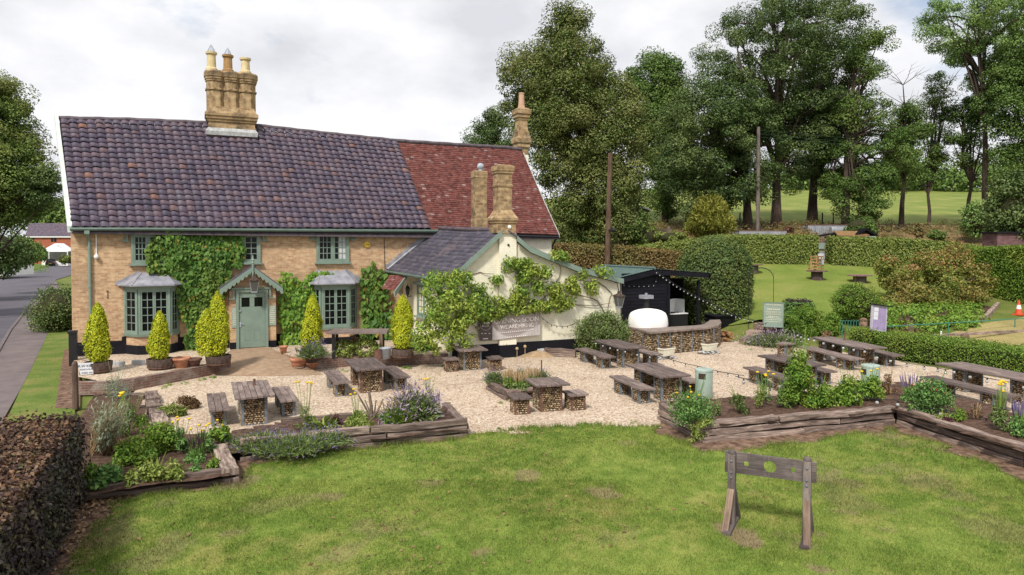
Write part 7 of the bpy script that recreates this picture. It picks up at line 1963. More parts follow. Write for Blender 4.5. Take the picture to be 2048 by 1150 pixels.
herb(1690, 808, 70, 62, 'herb', 'bright green mint clump in front of the grey tub', z=.38, n=2400, leaf=.08)
herb(1740, 800, 64, 52, 'herb', 'leafy green clump in front of the second bin', z=.38, n=1700, leaf=.08, nf=5, fsz=.07, stemh=1.15)
herb(1778, 790, 36, 46, 'dead', 'browned stems between mint and red shrub', z=.36, n=500, leaf=.08, asp=.3)
herb(1856, 822, 96, 62, 'herbdark', 'dark red flowered shrub in the right arm of the bed', z=.38, n=3600, leaf=.07, nf=26, fm='redf', fsz=.03, stemh=.8)
spikes(1822, 800, 46, 54, 'purple spiked salvia behind the red flowered shrub', z=.36, n=30, fm='purple')
herb(1885, 838, 24, 14, 'varieg', 'tiny pale plant on the right arm sleeper', z=.4, n=220, leaf=.05)
herb(1918, 838, 40, 22, 'herb', 'low green cushion on the soil of the right arm', z=.38, n=420, leaf=.06)
herb(1950, 838, 36, 26, 'dead', 'small dry clump on the soil of the right arm', z=.38, n=260, leaf=.09, asp=.12)
herb(1998, 858, 40, 66, 'lavleaf', 'silvery achillea with yellow heads near the right edge', z=.38, n=700, leaf=.1, asp=.15, nf=8, fsz=.085, stemh=1.3)
spikes(2042, 858, 40, 62, 'violet salvia at the right edge of the bed', z=.38, n=36, fm='purple')
herb(2040, 868, 44, 34, 'herbdark', 'dark leafy plant below the violet salvia', z=.38, n=700, leaf=.07)
herb(1896, 843, 22, 9, 'redleaf', 'small crimson plant beside the red shrub', z=.4, n=200, leaf=.05)
# ------------------------------------------------------------------ pillory on the lawn
pil_ = thing('pillory', 'old oak pillory with three round holes standing on the lawn', 'pillory', G(1540, 1065))
pL, pR = G(1463, 1052), G(1613, 1079)
def atz(u, v, base): 
    d = ray(u, v); k = np.linalg.norm(base[:2]) / np.linalg.norm(d[:2]); return EYEP + d * k
tL, tR = atz(1455, 899, pL), atz(1619, 914, pR)
tL = np.array([pL[0], pL[1], tL[2]]); tR = np.array([pR[0], pR[1], tR[2]])
dX = (pR - pL) / np.linalg.norm(pR - pL); dN = np.array([dX[1], -dX[0], 0])       # dN faces the camera
rot = Matrix.Rotation(math.atan2(dX[1], dX[0]), 3, 'Z')
def beam(mb, a, b, w_, d_, ax):
    """squared timber from a to b; ax = direction of its width"""
    a, b = V3(a), V3(b); t_ = (b - a); L_ = t_.length; t_.normalize(); x = Vector(ax); x = (x - t_ * x.dot(t_)).normalized(); y = t_.cross(x)
    R_ = Matrix((x, y, t_)).transposed(); mb.box((a + b) / 2, (w_, d_, L_), R_)
for base, top, u0 in ((pL, tL, 1), (pR, tR, -1)):
    m = MB(); beam(m, base - np.array([0, 0, .05]), top - np.array([0, 0, .06]), .115, .115, dX)
    m.lathe([(.058, -.065), (.062, -.05), (.055, -.02), (.035, 0), (.001, .008)], top, 10)
    po_ = m.build('post', M['pillory'], pil_, bevel=.008)
    m = MB(); f_ = .62 * top[2]; fz = base + np.array([0, 0, .60]); beam(m, base + dN * .36 - np.array([0, 0, .03]) - dX * .04 * u0, fz + dN * .055, .10, .065, dX); m.build('front_brace', M['pillory_pale'], pil_, bevel=.006)
    m = MB(); beam(m, base - dN * .36 + dX * .03, fz - dN * .055, .10, .065, dX); m.build('back_brace', M['pillory'], pil_, bevel=.006)
    m = MB(); beam(m, base + dN * .42 + np.array([0, 0, .02]), base - dN * .42 + np.array([0, 0, .02]), .12, .07, dX); m.build('ground_beam', M['pillory'], pil_, bevel=.006)
    m = MB()
    for z in (top[2] - .16, top[2] - .34, top[2] - .42): c = base * [1, 1, 0] + np.array([0, 0, z]) + dN * .06; m.sphere(c, .02, 8, 5)
    m.build('bolt', M['steel'], pil_)
# boards with holes: two halves built as strips round the half circles
zt_, zb_ = atz(1540, 918 + 8, (pL + pR) / 2)[2], atz(1540, 958, (pL + pR) / 2)[2]
zT = atz(1463, 906, pL)[2]; zB = atz(1463, 948, pL)[2]; zT2 = atz(1613, 926, pR)[2]; zB2 = atz(1613, 967, pR)[2]
L_ = np.linalg.norm(pR - pL); ext = .12
def bz(s, f_): return (zT * (1 - f_) + zB * f_) * (1 - s) + (zT2 * (1 - f_) + zB2 * f_) * s
holes = ((.185, .042), (.505, .095), (.815, .042))
for half in (0, 1):
    S_ = [-ext / L_]
    for s0_, r in holes: S_ += [s0_ + r / L_ * math.cos(a) for a in np.linspace(math.pi, 0, 13)]
    S_ += [1 + ext / L_]
    def holez(s):
        for s0_, r in holes:
            q = (s - s0_) * L_
            if abs(q) < r - 1e-6: return math.sqrt(r * r - q * q)
        return 0.0
    m = MB()
    for a, b in zip(S_, S_[1:]):
        ps = []
        for s in (a, b):
            mid = bz(s, .5); h_ = holez(s) + .002
            lo, hi = (mid + h_, bz(s, 0)) if half == 0 else (bz(s, 1), mid - h_)
            ps.append((pL + dX * L_ * s, lo, hi))
        o0, o1 = dN * .075 - dN * .0, dN * .035
        o0, o1 = -dN * .062 - dN * .05, -dN * .062
        (A_, l0, h0), (B_, l1, h1) = ps
        def q3(p, z, o): return np.array([p[0] + o[0], p[1] + o[1], z])
        fc = [(q3(A_, l0, o1), q3(B_, l1, o1), q3(B_, h1, o1), q3(A_, h0, o1)), (q3(B_, l1, o0), q3(A_, l0, o0), q3(A_, h0, o0), q3(B_, h1, o0)), (q3(A_, h0, o1), q3(B_, h1, o1), q3(B_, h1, o0), q3(A_, h0, o0)), (q3(B_, l1, o1), q3(A_, l0, o1), q3(A_, l0, o0), q3(B_, l1, o0))]
        for f4 in fc:
            m.face(f4, [((p - pL) @ dX + half * 3, p[2] + half) for p in f4])
        if a == S_[0] or b == S_[-1]:
            p, l, h = ps[0] if a == S_[0] else ps[1]; m.face([q3(p, l, o0), q3(p, l, o1), q3(p, h, o1), q3(p, h, o0)], [(0, 0), (.05, 0), (.05, .1), (0, .1)])
    m.build('board', M['pillory'], pil_)

# ------------------------------------------------------------------ bins, tub
def bin_(u, vb, vt, label, slot):
    p = G(u, vb, 0); s = (p @ F0) / 1400; H_ = (vb - vt) * s; r = 17.2 * s
    o = thing('litter_bin', label, 'litter bin', p, 'round green litter bins')
    m = MB(); m.lathe([(r * .98, 0), (r, .03), (r, H_ - .06), (r * .98, H_ - .055), (.001, H_ - .05)], p, 32); m.build('bin_body', M['sage_pale'], o, True)
    m = MB(); m.lathe([(r * 1.03, H_ - .062), (r * 1.03, H_ - .012), (r, H_), (.001, H_ + .006)], p, 32); m.build('lid', M['binlid'], o, False)
    m = MB(); a0 = slot; z0, z1 = H_ * .68, H_ * .88
    for k in range(8):
        A0, A1 = a0 + .85 * k / 8 - .42, a0 + .85 * (k + 1) / 8 - .42; q = r * 1.004
        m.face([(p[0] + q * math.cos(A0), p[1] + q * math.sin(A0), z0), (p[0] + q * math.cos(A1), p[1] + q * math.sin(A1), z0), (p[0] + q * math.cos(A1), p[1] + q * math.sin(A1), z1), (p[0] + q * math.cos(A0), p[1] + q * math.sin(A0), z1)])
    m.build('slot', M['core'], o)
    m = MB(); m.tube([(p[0] - .03, p[1], H_), (p[0] - .03, p[1], H_ + .05), (p[0] + .03, p[1], H_ + .05), (p[0] + .03, p[1], H_)], .008, 5); m.build('ring', M['zinc'], o)
view = math.atan2(-F0[1], -F0[0])
bin_(1407.5, 795, 737, 'pale green litter bin with a square dark slot beside the yellow flowered potentilla', view - .50)
bin_(1740.5, 788, 729, 'pale green litter bin with a flat lid behind the yellow flowers of the right bed', view - 1.35)
p = G(1691, 790, 0); o = thing('metal_tub', 'grey metal tub with a wire handle beside the second bin', 'tub', p); s = (p @ F0) / 1400
m = MB(); m.lathe([(.17, 0), (.19, .36), (.20, .40), (.18, .40), (.16, .1), (.001, .1)], p, 20); m.build('pail', M['zinc'], o, True); m = MB(); m.tube([(p[0] - .2, p[1], .39), (p[0] - .08, p[1], .5), (p[0] + .08, p[1], .5), (p[0] + .2, p[1], .39)], .01, 5); m.lathe([(.19, .37), (.01, .385)], p, 16); m.build('handle', M['rust'], o)
p = G(1661, 722, 0); o = thing('stone_ball', 'round pale stone ball under the long bench near the notice board', 'stone', p); m = MB(); m.sphere(p + np.array([0, 0, .19]), .2, 16, 10); m.build('ball', M['slab'], o, True)

# ------------------------------------------------------------------ signs
# green garden sign
sp_ = D(1545, 630, 31.2); so = thing('garden_sign', 'pale green sign with cream lettering at the beer garden steps', 'sign', TD(1545, 31.2))
a, b, c, d = D(1526.5, 653, 31.2), D(1566, 655, 31.35), D(1567.5, 605.5, 31.35), D(1526.5, 604.5, 31.2)
xd = V3(b - a).normalized(); nn = xd.cross(Vector((0, 0, 1))).normalized()
if nn.dot(V3(F0)) > 0: nn = -nn
m = MB(); m.prism([V3(q) for q in (a, b, c, d)], -nn * .05); m.build('board', M['sage_pale'], so)
fm_ = MB()
for p0, p1 in ((a, b), (b, c), (c, d), (d, a)): fm_.tube([V3(p0) + nn * .01, V3(p1) + nn * .01], .018, 4)
fm_.build('frame', M['sage'], so)
m = MB()
for f_ in (.12, .88):
    q = a + (b - a) * f_; m.tube([(q[0], q[1], T(q[0], q[1]) - .1), (q[0], q[1], q[2] + .3)], .04, 5)
    m.v = [(x - nn.x * .07, y - nn.y * .07, z) if i >= len(m.v) - 10 else (x, y, z) for i, (x, y, z) in enumerate(m.v)]
m.build('post', M['iron'], so)
Hs = float(np.linalg.norm(d - a)); ctr_ = (a + b + c + d) / 4
def line(txt, frac, size, mat='ink_cream', sq=1.0): 
    q = V3(ctr_) + Vector((0, 0, Hs * (.5 - frac))) + nn * .012; text(txt, size, frame3(q, xd, nn), M[mat], so, depth=.002, squash=sq)
line('WHITE HORSE', .10, .115, sq=.98); line('at', .19, .07); line('WHEPSTEAD', .275, .09, sq=1.0) if False else None
line('ENTRANCE TO', .39, .105, 'ink_cream'); line('BEER GARDEN', .485, .105, 'ink_cream')
m = MB()
for fr_, w_ in ((.275, .62), (.575, .5), (.63, .72), (.70, .82), (.78, .7), (.85, .55), (.92, .25)):
    q = V3(ctr_) + Vector((0, 0, Hs * (.5 - fr_))) + nn * .006; k = int(w_ * 12)
    for i in range(k):
        e_ = q + xd * ((i + .5) / k - .5) * w_; m.box(e_, (w_ / k * rnd.uniform(.5, .92), .006, .024 if fr_ > .3 else .05), Matrix.Rotation(math.atan2(xd.y, xd.x), 3, 'Z'))
m.build('small_print', M['ink_cream'], so)
# lilac notice board
a, b, c, d = D(1742.5, 661, 28.1), D(1772.5, 664, 28.3), D(1775, 613, 28.3), D(1746, 609.5, 28.1)
no = thing('notice_board', 'glazed lilac notice board with white papers on a black post in the low hedge', 'notice board', G(1757, 715))
xd = V3(b - a).normalized(); nn = xd.cross(V3(d - a)).normalized()
if nn.dot(V3(F0)) > 0: nn = -nn
m = MB(); m.prism([V3(q) for q in (a, b, c, d)], -nn * .09); m.build('case', M['alu'], no)
ins_ = [V3(q) for q in (a, b, c, d)]; cc2 = sum(ins_, Vector()) / 4; ins2 = [cc2 + (q - cc2) * .86 + nn * .003 for q in ins_]
m = MB(); m.face(ins2); m.build('felt_panel', M['lilac'], no)
m = MB(); ux, uy = (ins2[1] - ins2[0]), (ins2[3] - ins2[0])
for (x0, x1, y0_, y1_) in ((.03, .36, .80, .99), (.02, .36, .58, .785), (.02, .35, .43, .57)): m.face([ins2[0] + ux * x + uy * y + nn * .004 for x, y in ((x0, y0_), (x1, y0_), (x1, y1_), (x0, y1_))])
m.build('paper', M['signwhite'], no)
m = MB(); q = ins_[3]; m.prism([q + nn * .08 - xd * .03, ins_[2] + nn * .08 + xd * .2, ins_[2] + nn * .08 + xd * .2 + Vector((0, 0, .03)), q + nn * .08 - xd * .03 + Vector((0, 0, .05))], -nn * .26); m.build('roof', M['board_black'], no)
m = MB(); 
for f_ in (.32,): q = ins_[0] + ux * f_ / .86; m.tube([(q.x - nn.x * .15, q.y - nn.y * .15, 0), (q.x - nn.x * .15, q.y - nn.y * .15, ins_[3].z)], .085, 4)
m.build('post', M['iron'], no)
# white contractor's board, black gate pier and handrail, old post on the left
a, b, c, d = G(0, 0), 0, 0, 0
ys = float(G(172, 772)[1]); a, b, c, d = PY(161, 750, ys), PY(186.5, 748, ys), PY(186.5, 725, ys), PY(155, 727, ys)
wo_ = thing('builder_sign', 'small white building contractor sign behind the wooden post', 'sign', G(172, 778))
m = MB(); m.prism([V3(q) for q in (a, b, c, d)], (0, .03, 0)); m.build('board', M['signwhite'], wo_)
for tx, u, v, sz in (('R.W KILL', 171.5, 732, .105), ('ROOF & BUILD', 174, 738.5, .06), ('01803 560', 174, 745.5, .07)): text(tx, sz, frame3(PY(u, v, ys - .01), (1, 0, 0), (0, -1, 0)), M['ink_grey'], wo_, depth=.002)
m = MB()
for u in (160, 184): q = PY(u, 750, ys + .05); m.tube([(q[0], q[1], 0), (q[0], q[1], q[2] + .3)], .02, 5)
m.build('stake', M['post'], wo_)
m = MB(); p = G(151, 818); m.tube([p, p + np.array([0, 0, 1.22]), p + np.array([.01, 0, 1.29])], [.085, .075, .04], 7); o = m.build('wooden_post', M['post']); tag(o, 'weathered round topped wooden post at the end of the near hedge', 'post')
gp_ = thing('handrail', 'black gate pier with a bent black handrail at the left corner of the inn', 'handrail', G(146, 760, .2))
yh = float(G(146, 735, .3)[1]); yp = float(G(146, 720, TZ)[1]); a = PY(146, 665, yp); m = MB(); m.box((a[0], yp, (a[2] + TZ) / 2 - .1), (.24, .24, a[2] - TZ + .2)); m.box((a[0] - .01, yp, a[2] + .02), (.28, .28, .09)); m.build('pier', M['iron'], gp_)
m = MB(); q = [PY(152, 691, yp)] + [PY(u, v, yh - .05) for u, v in ((190, 690), (200, 692), (205, 700), (205, 748))]; m.tube(q, .03, 8); m.tube([PY(152, 712, yp), PY(186, 712, yh - .05)], .022, 6); m.build('rail', M['iron'], gp_)
for k, (u0, u1, v) in enumerate(((220, 250, 741), (263, 290, 738))):
    a, b = G(u0, v, .2), G(u1, v, .2); m = MB(); m.hexa([(a[0], a[1], .1), (b[0], b[1], .1), (b[0], b[1] + .14, .1), (a[0], a[1] + .14, .1), (a[0], a[1], TZ + .16), (b[0], b[1], TZ + .16), (b[0], b[1] + .14, TZ + .16), (a[0], a[1] + .14, TZ + .16)]); tag(m.build('stone_block', M['slab'], bevel=.02), ('wide' if k == 0 else 'narrow whiter') + ' pale stone block below the left bay window', 'stone block')

# ------------------------------------------------------------------ steps, arch, rails, bowling green things
for k, (v, z) in enumerate(((688, .0), (672, .24), (657, .5))):
    a, b = G(1478 + k * 14, v, z), G(1530 + k * 12, v + 3, z); m = MB(); d = b - a; n_ = np.array([-d[1], d[0], 0]) / np.linalg.norm(d[:2])
    m.hexa([a, b, b + n_ * .9, a + n_ * .9] + [q + np.array([0, 0, .22]) for q in (a, b, b + n_ * .9, a + n_ * .9)]); tag(m.build('timber_step', M['pillory_pale']), ('lowest', 'middle', 'top')[k] + ' timber step up to the beer garden beside the yew dome', 'step', 'timber garden steps')
ar = thing('garden_arch', 'thin wire garden arch behind the green garden sign', 'arch', TD(1530, 33))
m = MB()
for dd in (32.4, 33.6):
    L0, R0 = TD(1498, dd), TD(1548, dd); zt2 = zt(562, dd); cx2 = (L0 + R0) / 2; path = [L0, (L0[0], L0[1], zt2 - .35)] if False else None
    hw_ = np.linalg.norm(R0 - L0) / 2; dx = (R0 - L0) / np.linalg.norm(R0 - L0)
    pts = [R0] + [(cx2[0] + dx[0] * hw_ * math.cos(t) ** 1.0, cx2[1] + dx[1] * hw_ * math.cos(t), zt2 + (.62 if t != 1 else 0) * (math.sin(t) ** .8)) for t in np.linspace(0, math.pi, 13)] + [L0]
    m.tube(pts, .012, 5, False)
for f_ in np.linspace(.35, 1, 4):
    for u in (1498, 1548):
        a, b = TD(u, 32.4), TD(u, 33.6); h_ = (zt(562, 33) - a[2]) * f_; m.tube([a + np.array([0, 0, h_]), b + np.array([0, 0, h_])], .008, 4)
m.build('wire_frame', M['iron'], ar)
rl = thing('green_railing', 'green pipe railing along the back of the bowling green', 'railing', TD(1900, 31))
rp = [(1777, 653, 29.5), (1897, 646, 31.2), (2030, 638, 32.4), (2200, 628, 34)]
P_ = [D(*q) for q in rp]; m = MB(); m.tube(P_, .022, 6); m.build('rail', M['green_rail'], rl)
for q in P_[1:]: m = MB(); m.tube([(q[0], q[1], T(q[0], q[1]) - .05), (q[0], q[1], q[2])], .024, 6); m.build('rail_post', M['green_rail'], rl)
kb = MB()
for (u0, v0, d0), (u1, v1, d1) in (((1828, 676, 29.2), (1890, 671, 30.2)), ((1890, 671, 30.2), (2048, 661, 31.6)), ((2048, 661, 31.6), (2300, 648, 33))):
    a, b = D(u0, v0, d0), D(u1, v1, d1); d = b - a; kb.box((a + b) / 2, (np.linalg.norm(d), .06, .13), Matrix.Rotation(math.atan2(d[1], d[0]), 3, 'Z'))
tag(kb.build('green_edging', M['sleeper']), 'timber edging board behind the bowling green', 'edging')
for u, vb, vt, d, r, mt, lb, nm in ((1882, 677, 662, 29.3, .035, 'white', 'short white marker peg at the corner of the bowling green', 'marker_peg'), (1822, 671, 651, 29.6, .11, 'post', 'stubby round topped timber post beside the green railing', 'timber_post'), (1930, 688, 667, 28.2, .16, 'post', 'thick split timber stump on the edge of the bowling green', 'timber_stump')):
    a = D(u, vb, d); h_ = (vb - vt) * d / 1400; m = MB(); m.lathe([(r, -.3), (r, h_ * .8), (r * .85, h_ * .95), (r * .4, h_), (.001, h_)], a, 9); tag(m.build(nm, M[mt]), lb, 'post')
a = TD(2040, 35.4); co_ = thing('traffic_cone', 'orange and white traffic cone on the grass beyond the green railing', 'traffic cone', a)
H_ = .78; m = MB(); m.box((a[0], a[1], a[2] + .03), (.46, .46, .06)); m.build('cone_base', M['cone'], co_); m = MB(); m.lathe([(.17, .06), (.115, .32)], a, 16); m.lathe([(.075, .52), (.03, H_), (.001, H_)], a, 16); m.build('cone_body', M['cone'], co_); m = MB(); m.lathe([(.1155, .32), (.0755, .52)], a, 16); m.build('white_band', M['white'], co_)
m = MB(); a, b = TD(1945, 33.6), TD(1998, 37.5); e_ = a; mid = TD(1975, 34.6)
for p, q in ((a, mid), (mid, b)): d = q - p; m.box((p + q) / 2 + np.array([0, 0, .08]), (np.linalg.norm(d), .18, .24), Matrix.Rotation(math.atan2(d[1], d[0]), 3, 'Z') @ Matrix.Rotation(-math.atan2(d[2], np.linalg.norm(d[:2])), 3, 'Y'))
tag(m.build('bank_edging', M['sleeper']), 'curving timber edging of the planted bank below the conifer hedge', 'edging')
hp = thing('hooped_fence', 'low green hooped wire fence between round shrub and low hedge', 'fence', D(1697, 648, 29))
m = MB(); 
for k in range(7): c = D(1682 + k * 5.6, 652, 29); m.tube([c + np.array([.055 * math.cos(t) * RV[0], .055 * math.cos(t) * RV[1], .12 + .12 * math.sin(t)]) if 0 < t < math.pi else c + np.array([.055 * math.cos(t) * RV[0], .055 * math.cos(t) * RV[1], -.9]) for t in [0] + list(np.linspace(.3, math.pi - .3, 6)) + [math.pi]], .01, 4, False)
m.build('hoops', M['green_rail'], hp)
m = MB(); c = D(1727, 641, 29.6); m.sphere(c, .15, 9, 6, (1.1, 1, .8)); m.lathe([(.16, -1.2), (.15, 0)], c, 8); tag(m.build('boulder', M['litter'], smooth=True), 'pale rounded boulder beside the notice board', 'stone')

# cable drum tables on the upper lawn
def drum(u, d, R_, h, label):
    p = TD(u, d); o = thing('cable_drum_table', label, 'table', p, 'cable drum tables on the upper lawn')
    m = MB(); m.lathe([(R_, h - .06), (R_, h), (R_ * .3, h + .004), (.001, h + .004)], p, 24); m.lathe([(.001, h - .06), (R_, h - .06)], p, 24); m.build('tabletop', M['pinkshed'], o)
    m = MB()
    for k in range(14): a = 2 * math.pi * k / 14; m.box((p[0] + R_ * .52 * math.cos(a), p[1] + R_ * .52 * math.sin(a), p[2] + (h - .06) / 2), (.03, R_ * .22, h - .06), Matrix.Rotation(a, 3, 'Z'))
    m.build('drum', M['shedwood'], o)
    return p, h
drum(1506.5, 45.5, .60, .60, 'cable drum table furthest left, beside the yew dome')
pd, hd2 = drum(1634.5, 43.5, .62, .62, 'cable drum table with chairs stacked on it')
drum(1720.5, 43, .70, .50, 'cable drum table behind the rounded green shrub')
# folding wooden chairs stacked on the drum
cs = thing('stacked_chairs', 'pale slatted wooden folding chairs propped on the middle cable drum table', 'chairs', pd + np.array([0, 0, hd2 + .006]))
def slatpanel(o, x, y, w_, h, rz, tilt, nm):
    m = MB(); R_ = Matrix.Rotation(rz, 3, 'Z') @ Matrix.Rotation(tilt, 3, 'X')
    def pt(a, b, c): q = R_ @ Vector((a, b, c)); return Vector((pd[0] + x + q.x, pd[1] + y + q.y, pd[2] + hd2 + .03 + q.z))
    for sx_ in (-w_ / 2, w_ / 2): m.tube([pt(sx_, 0, 0), pt(sx_ * .85, 0, h)], .028, 5)
    for k in range(5): z = h * (.08 + .22 * k); m.hexa([pt(-w_ / 2, -.015, z), pt(w_ / 2, -.015, z), pt(w_ / 2, .015, z), pt(-w_ / 2, .015, z), pt(-w_ / 2, -.015, z + .07), pt(w_ / 2, -.015, z + .07), pt(w_ / 2, .015, z + .07), pt(-w_ / 2, .015, z + .07)])
    m.build(nm, M['pine'], o)
yaw0 = -YAW
slatpanel(cs, -.30, -.05, .50, .86, yaw0 + .35, -.05, 'chair_frame'); slatpanel(cs, -.24, .2, .50, .86, yaw0 + .3, .25, 'chair_frame'); slatpanel(cs, .12, -.02, .34, .84, yaw0 - .6, .0, 'chair_frame'); slatpanel(cs, .34, .05, .42, .84, yaw0 - .1, -.04, 'chair_frame'); slatpanel(cs, .32, .25, .44, .84, yaw0 - .1, .2, 'chair_frame')
m = MB(); q = Matrix.Rotation(yaw0, 3, 'Z'); c = pd + np.array([.30, -.08, hd2 + .52]); m.box(c, (.26, .02, .3), q); m.build('grey_panel', M['zinc'], cs)
# small sign and white trestle in the gap of the hedge
o = thing('gap_sign', 'small pale green sign board in the gap of the beech hedge', 'sign', TD(1643, 50)); c = D(1643.5, 492, 50); m = MB(); m.box(c, (.82, .04, .42), Matrix.Rotation(yaw0, 3, 'Z')); m.build('board', M['sage_pale'], o); m = MB()
for k in (-.3, .3): m.tube([c + RV * k + F0 * .04 - np.array([0, 0, 1.6]), c + RV * k + F0 * .04], .03, 5)
m.build('post', M['iron'], o); o = thing('white_trough', 'white trough below the small sign in the hedge gap', 'trough', TD(1640, 50.4)); c = D(1640, 503, 50.3); m = MB(); m.box(c, (.9, .3, .12), Matrix.Rotation(yaw0, 3, 'Z')); m.box(c - np.array([0, 0, .35]), (.7, .2, .6), Matrix.Rotation(yaw0, 3, 'Z')); m.build('trough', M['signwhite'], o)

# ------------------------------------------------------------------ sheds and tanks beyond the hedge
def corrtank(u0, u1, vt, d, h, label, dep=1.6):
    a, b = D(u0, vt, d), D(u1, vt, d * 1.01); o = thing('zinc_container', label, 'container', TD((u0 + u1) / 2, d))
    m = MB(); dx = (b - a); n = int(np.linalg.norm(dx) / .09)
    def side(p, q):
        k = max(4, int(np.linalg.norm(q - p) / .09)); nr = np.cross((q - p) / np.linalg.norm(q - p), [0, 0, 1.0])
        for i in range(k):
            x0, x1 = p + (q - p) * i / k + nr * .02 * (i % 2), p + (q - p) * (i + 1) / k + nr * .02 * ((i + 1) % 2); m.face([x0 - np.array([0, 0, h]), x1 - np.array([0, 0, h]), x1, x0])
    bk = F0 * dep; side(a, b); side(b, b + bk); side(b + bk, a + bk); side(a + bk, a)
    m.build('sheet_wall', M['corr'], o); m = MB(); 
    for p, q in ((a, b), (b, b + bk), (b + bk, a + bk), (a + bk, a)): m.tube([p, q], .04, 5)
    m.face([x - np.array([0, 0, .06]) for x in (a, b, b + bk, a + bk)]); m.build('rim', M['rust'], o)
corrtank(1478, 1573, 461.5, 56, 1.6, 'long rusty edged zinc container behind the left beech hedge')
corrtank(1616, 1697, 450, 58, 1.9, 'tall zinc container behind the turf roofed shed', 1.2)
m = MB(); c = D(1683, 461, 57); ax_ = RV; m.tube([c - ax_ * .9, c + ax_ * .5], .32, 16); tag(m.build('metal_drum', M['corr']), 'rusty ended metal drum beside the tall zinc container', 'drum')
o = thing('turf_shed', 'low shed with a brown turf roof seen over the beech hedge', 'shed', TD(1690, 53)); a, b = D(1668, 466, 53), D(1731, 466, 53.3); m = MB(); R_ = Matrix.Rotation(yaw0, 3, 'Z'); L_ = np.linalg.norm(b - a)
pr = [(-.62, -.28), (0, .06), (.62, -.28)]
def rp3(p, x, z, off=0): return p + F0 * x + np.array([0, 0, z + off])
for (x0, z0), (x1, z1) in zip(pr, pr[1:]): m.hexa([rp3(a, x0, z0), rp3(b, x0, z0), rp3(b, x1, z1), rp3(a, x1, z1), rp3(a, x0, z0, .1), rp3(b, x0, z0, .1), rp3(b, x1, z1, .1), rp3(a, x1, z1, .1)])
m.build('turf_roof', M['moss'], o); m = MB()
rr3 = lambda p: [p + RV * -.85 + np.array([0, 0, -.32]), p + np.array([0, 0, 0.14]), p + RV * .85 + np.array([0, 0, -.32])]
p = D(1733, 464, 52.6)
for q, r in zip(rr3(p), rr3(p)[1:]): m.hexa([q, r, r + F0 * 1.2, q + F0 * 1.2] + [x + np.array([0, 0, .14]) for x in (q, r, r + F0 * 1.2, q + F0 * 1.2)])
p2 = D(1650, 467, 52.6)
m.hexa([p2 - RV * .7 + np.array([0, 0, -.3]), p2 + RV * .85 + np.array([0, 0, -.05]), p2 + RV * .85 + F0 * 1.2 + np.array([0, 0, -.05]), p2 - RV * .7 + F0 * 1.2 + np.array([0, 0, -.3]), p2 - RV * .7 + np.array([0, 0, -.2]), p2 + RV * .85 + np.array([0, 0, .05]), p2 + RV * .85 + F0 * 1.2 + np.array([0, 0, .05]), p2 - RV * .7 + F0 * 1.2 + np.array([0, 0, -.2])])
m.build('roof_edge', M['board_black'], o)
m = MB(); c = (a + b) / 2; m.box((c[0], c[1], c[2] - 1.3), (L_ + .9, 1.0, 2.1), R_); m.build('board_wall', M['zinc'], o); m = MB()
for i in range(4):
    for j in range(3): q = p2 + RV * (-.45 + .13 * i) - F0 * .02 + np.array([0, 0, -.42 - .13 * j]); m.tube([q - F0 * .1, q + F0 * .2], .055, 6)
m.build('log_pile', M['brick_low'], o)
o = thing('board_shed', 'grey boarded shed with a curved pale roof under the big maple', 'shed', TD(1282, 52)); a, b = D(1266, 416, 52), D(1296, 424, 52); m = MB(); gz_ = T(a[0], a[1])
m.hexa([(a[0], a[1], gz_), (b[0], b[1], gz_), tuple(np.append((b + F0 * 2)[:2], gz_)), tuple(np.append((a + F0 * 2)[:2], gz_)), a, b, b + F0 * 2, a + F0 * 2]); m.build('board_wall', M['shedwood'], o)
m = MB(); cv = [a + (b - a) * t + np.array([0, 0, .16 * math.sin(t * 2.2) + .02]) for t in np.linspace(-.12, 1.2, 8)]
for p, q in zip(cv, cv[1:]): m.hexa([p - F0 * .2, q - F0 * .2, q + F0 * 2.2, p + F0 * 2.2] + [x + np.array([0, 0, .12]) for x in (p - F0 * .2, q - F0 * .2, q + F0 * 2.2, p + F0 * 2.2)])
m.build('roof', M['verge'], o)
o = thing('pink_shed', 'pinkish boarded shed under the dark bush at the right edge', 'shed', TD(2010, 47)); c = D(2012, 482, 47); m = MB(); m.box(c - np.array([0, 0, .6]), (2.2, 1.5, 2.2), R_); m.build('board_wall', M['pinkshed'], o); m = MB(); m.box(c + np.array([0, 0, .56]), (2.5, 1.8, .1), R_); m.build('roof', M['board_black'], o)
fe = thing('field_fence', 'old post and rail fence beside the boarded shed', 'fence', TD(1318, 54))
for u in (1298, 1337): p = TD(u, 54); m = MB(); m.box(p + np.array([0, 0, .65]), (.2, .2, 1.4), R_); m.build('fence_post', M['pole_grey'], fe)
for h_ in (.65, 1.0): a, b = TD(1296, 54), TD(1337, 54); m = MB(); m.box((a + b) / 2 + np.array([0, 0, h_]), (np.linalg.norm(b - a), .05, .14), R_); m.build('fence_rail', M['pole_grey'], fe)
for k, u in enumerate((1479, 1487, 1644, 1666)): p = TD(u, 66); m = MB(); m.tube([p, p + np.array([rnd.uniform(-.08, .08), 0, 1.15])], .07, 6); tag(m.build('fence_post', M['bark']), ['left one of the close pair of field fence posts under the oaks', 'right one of the close pair of field fence posts under the oaks', 'leaning fence post left of the thick pale oak trunk', 'fence post just right of the thick pale oak trunk'][k], 'post', 'field fence posts')

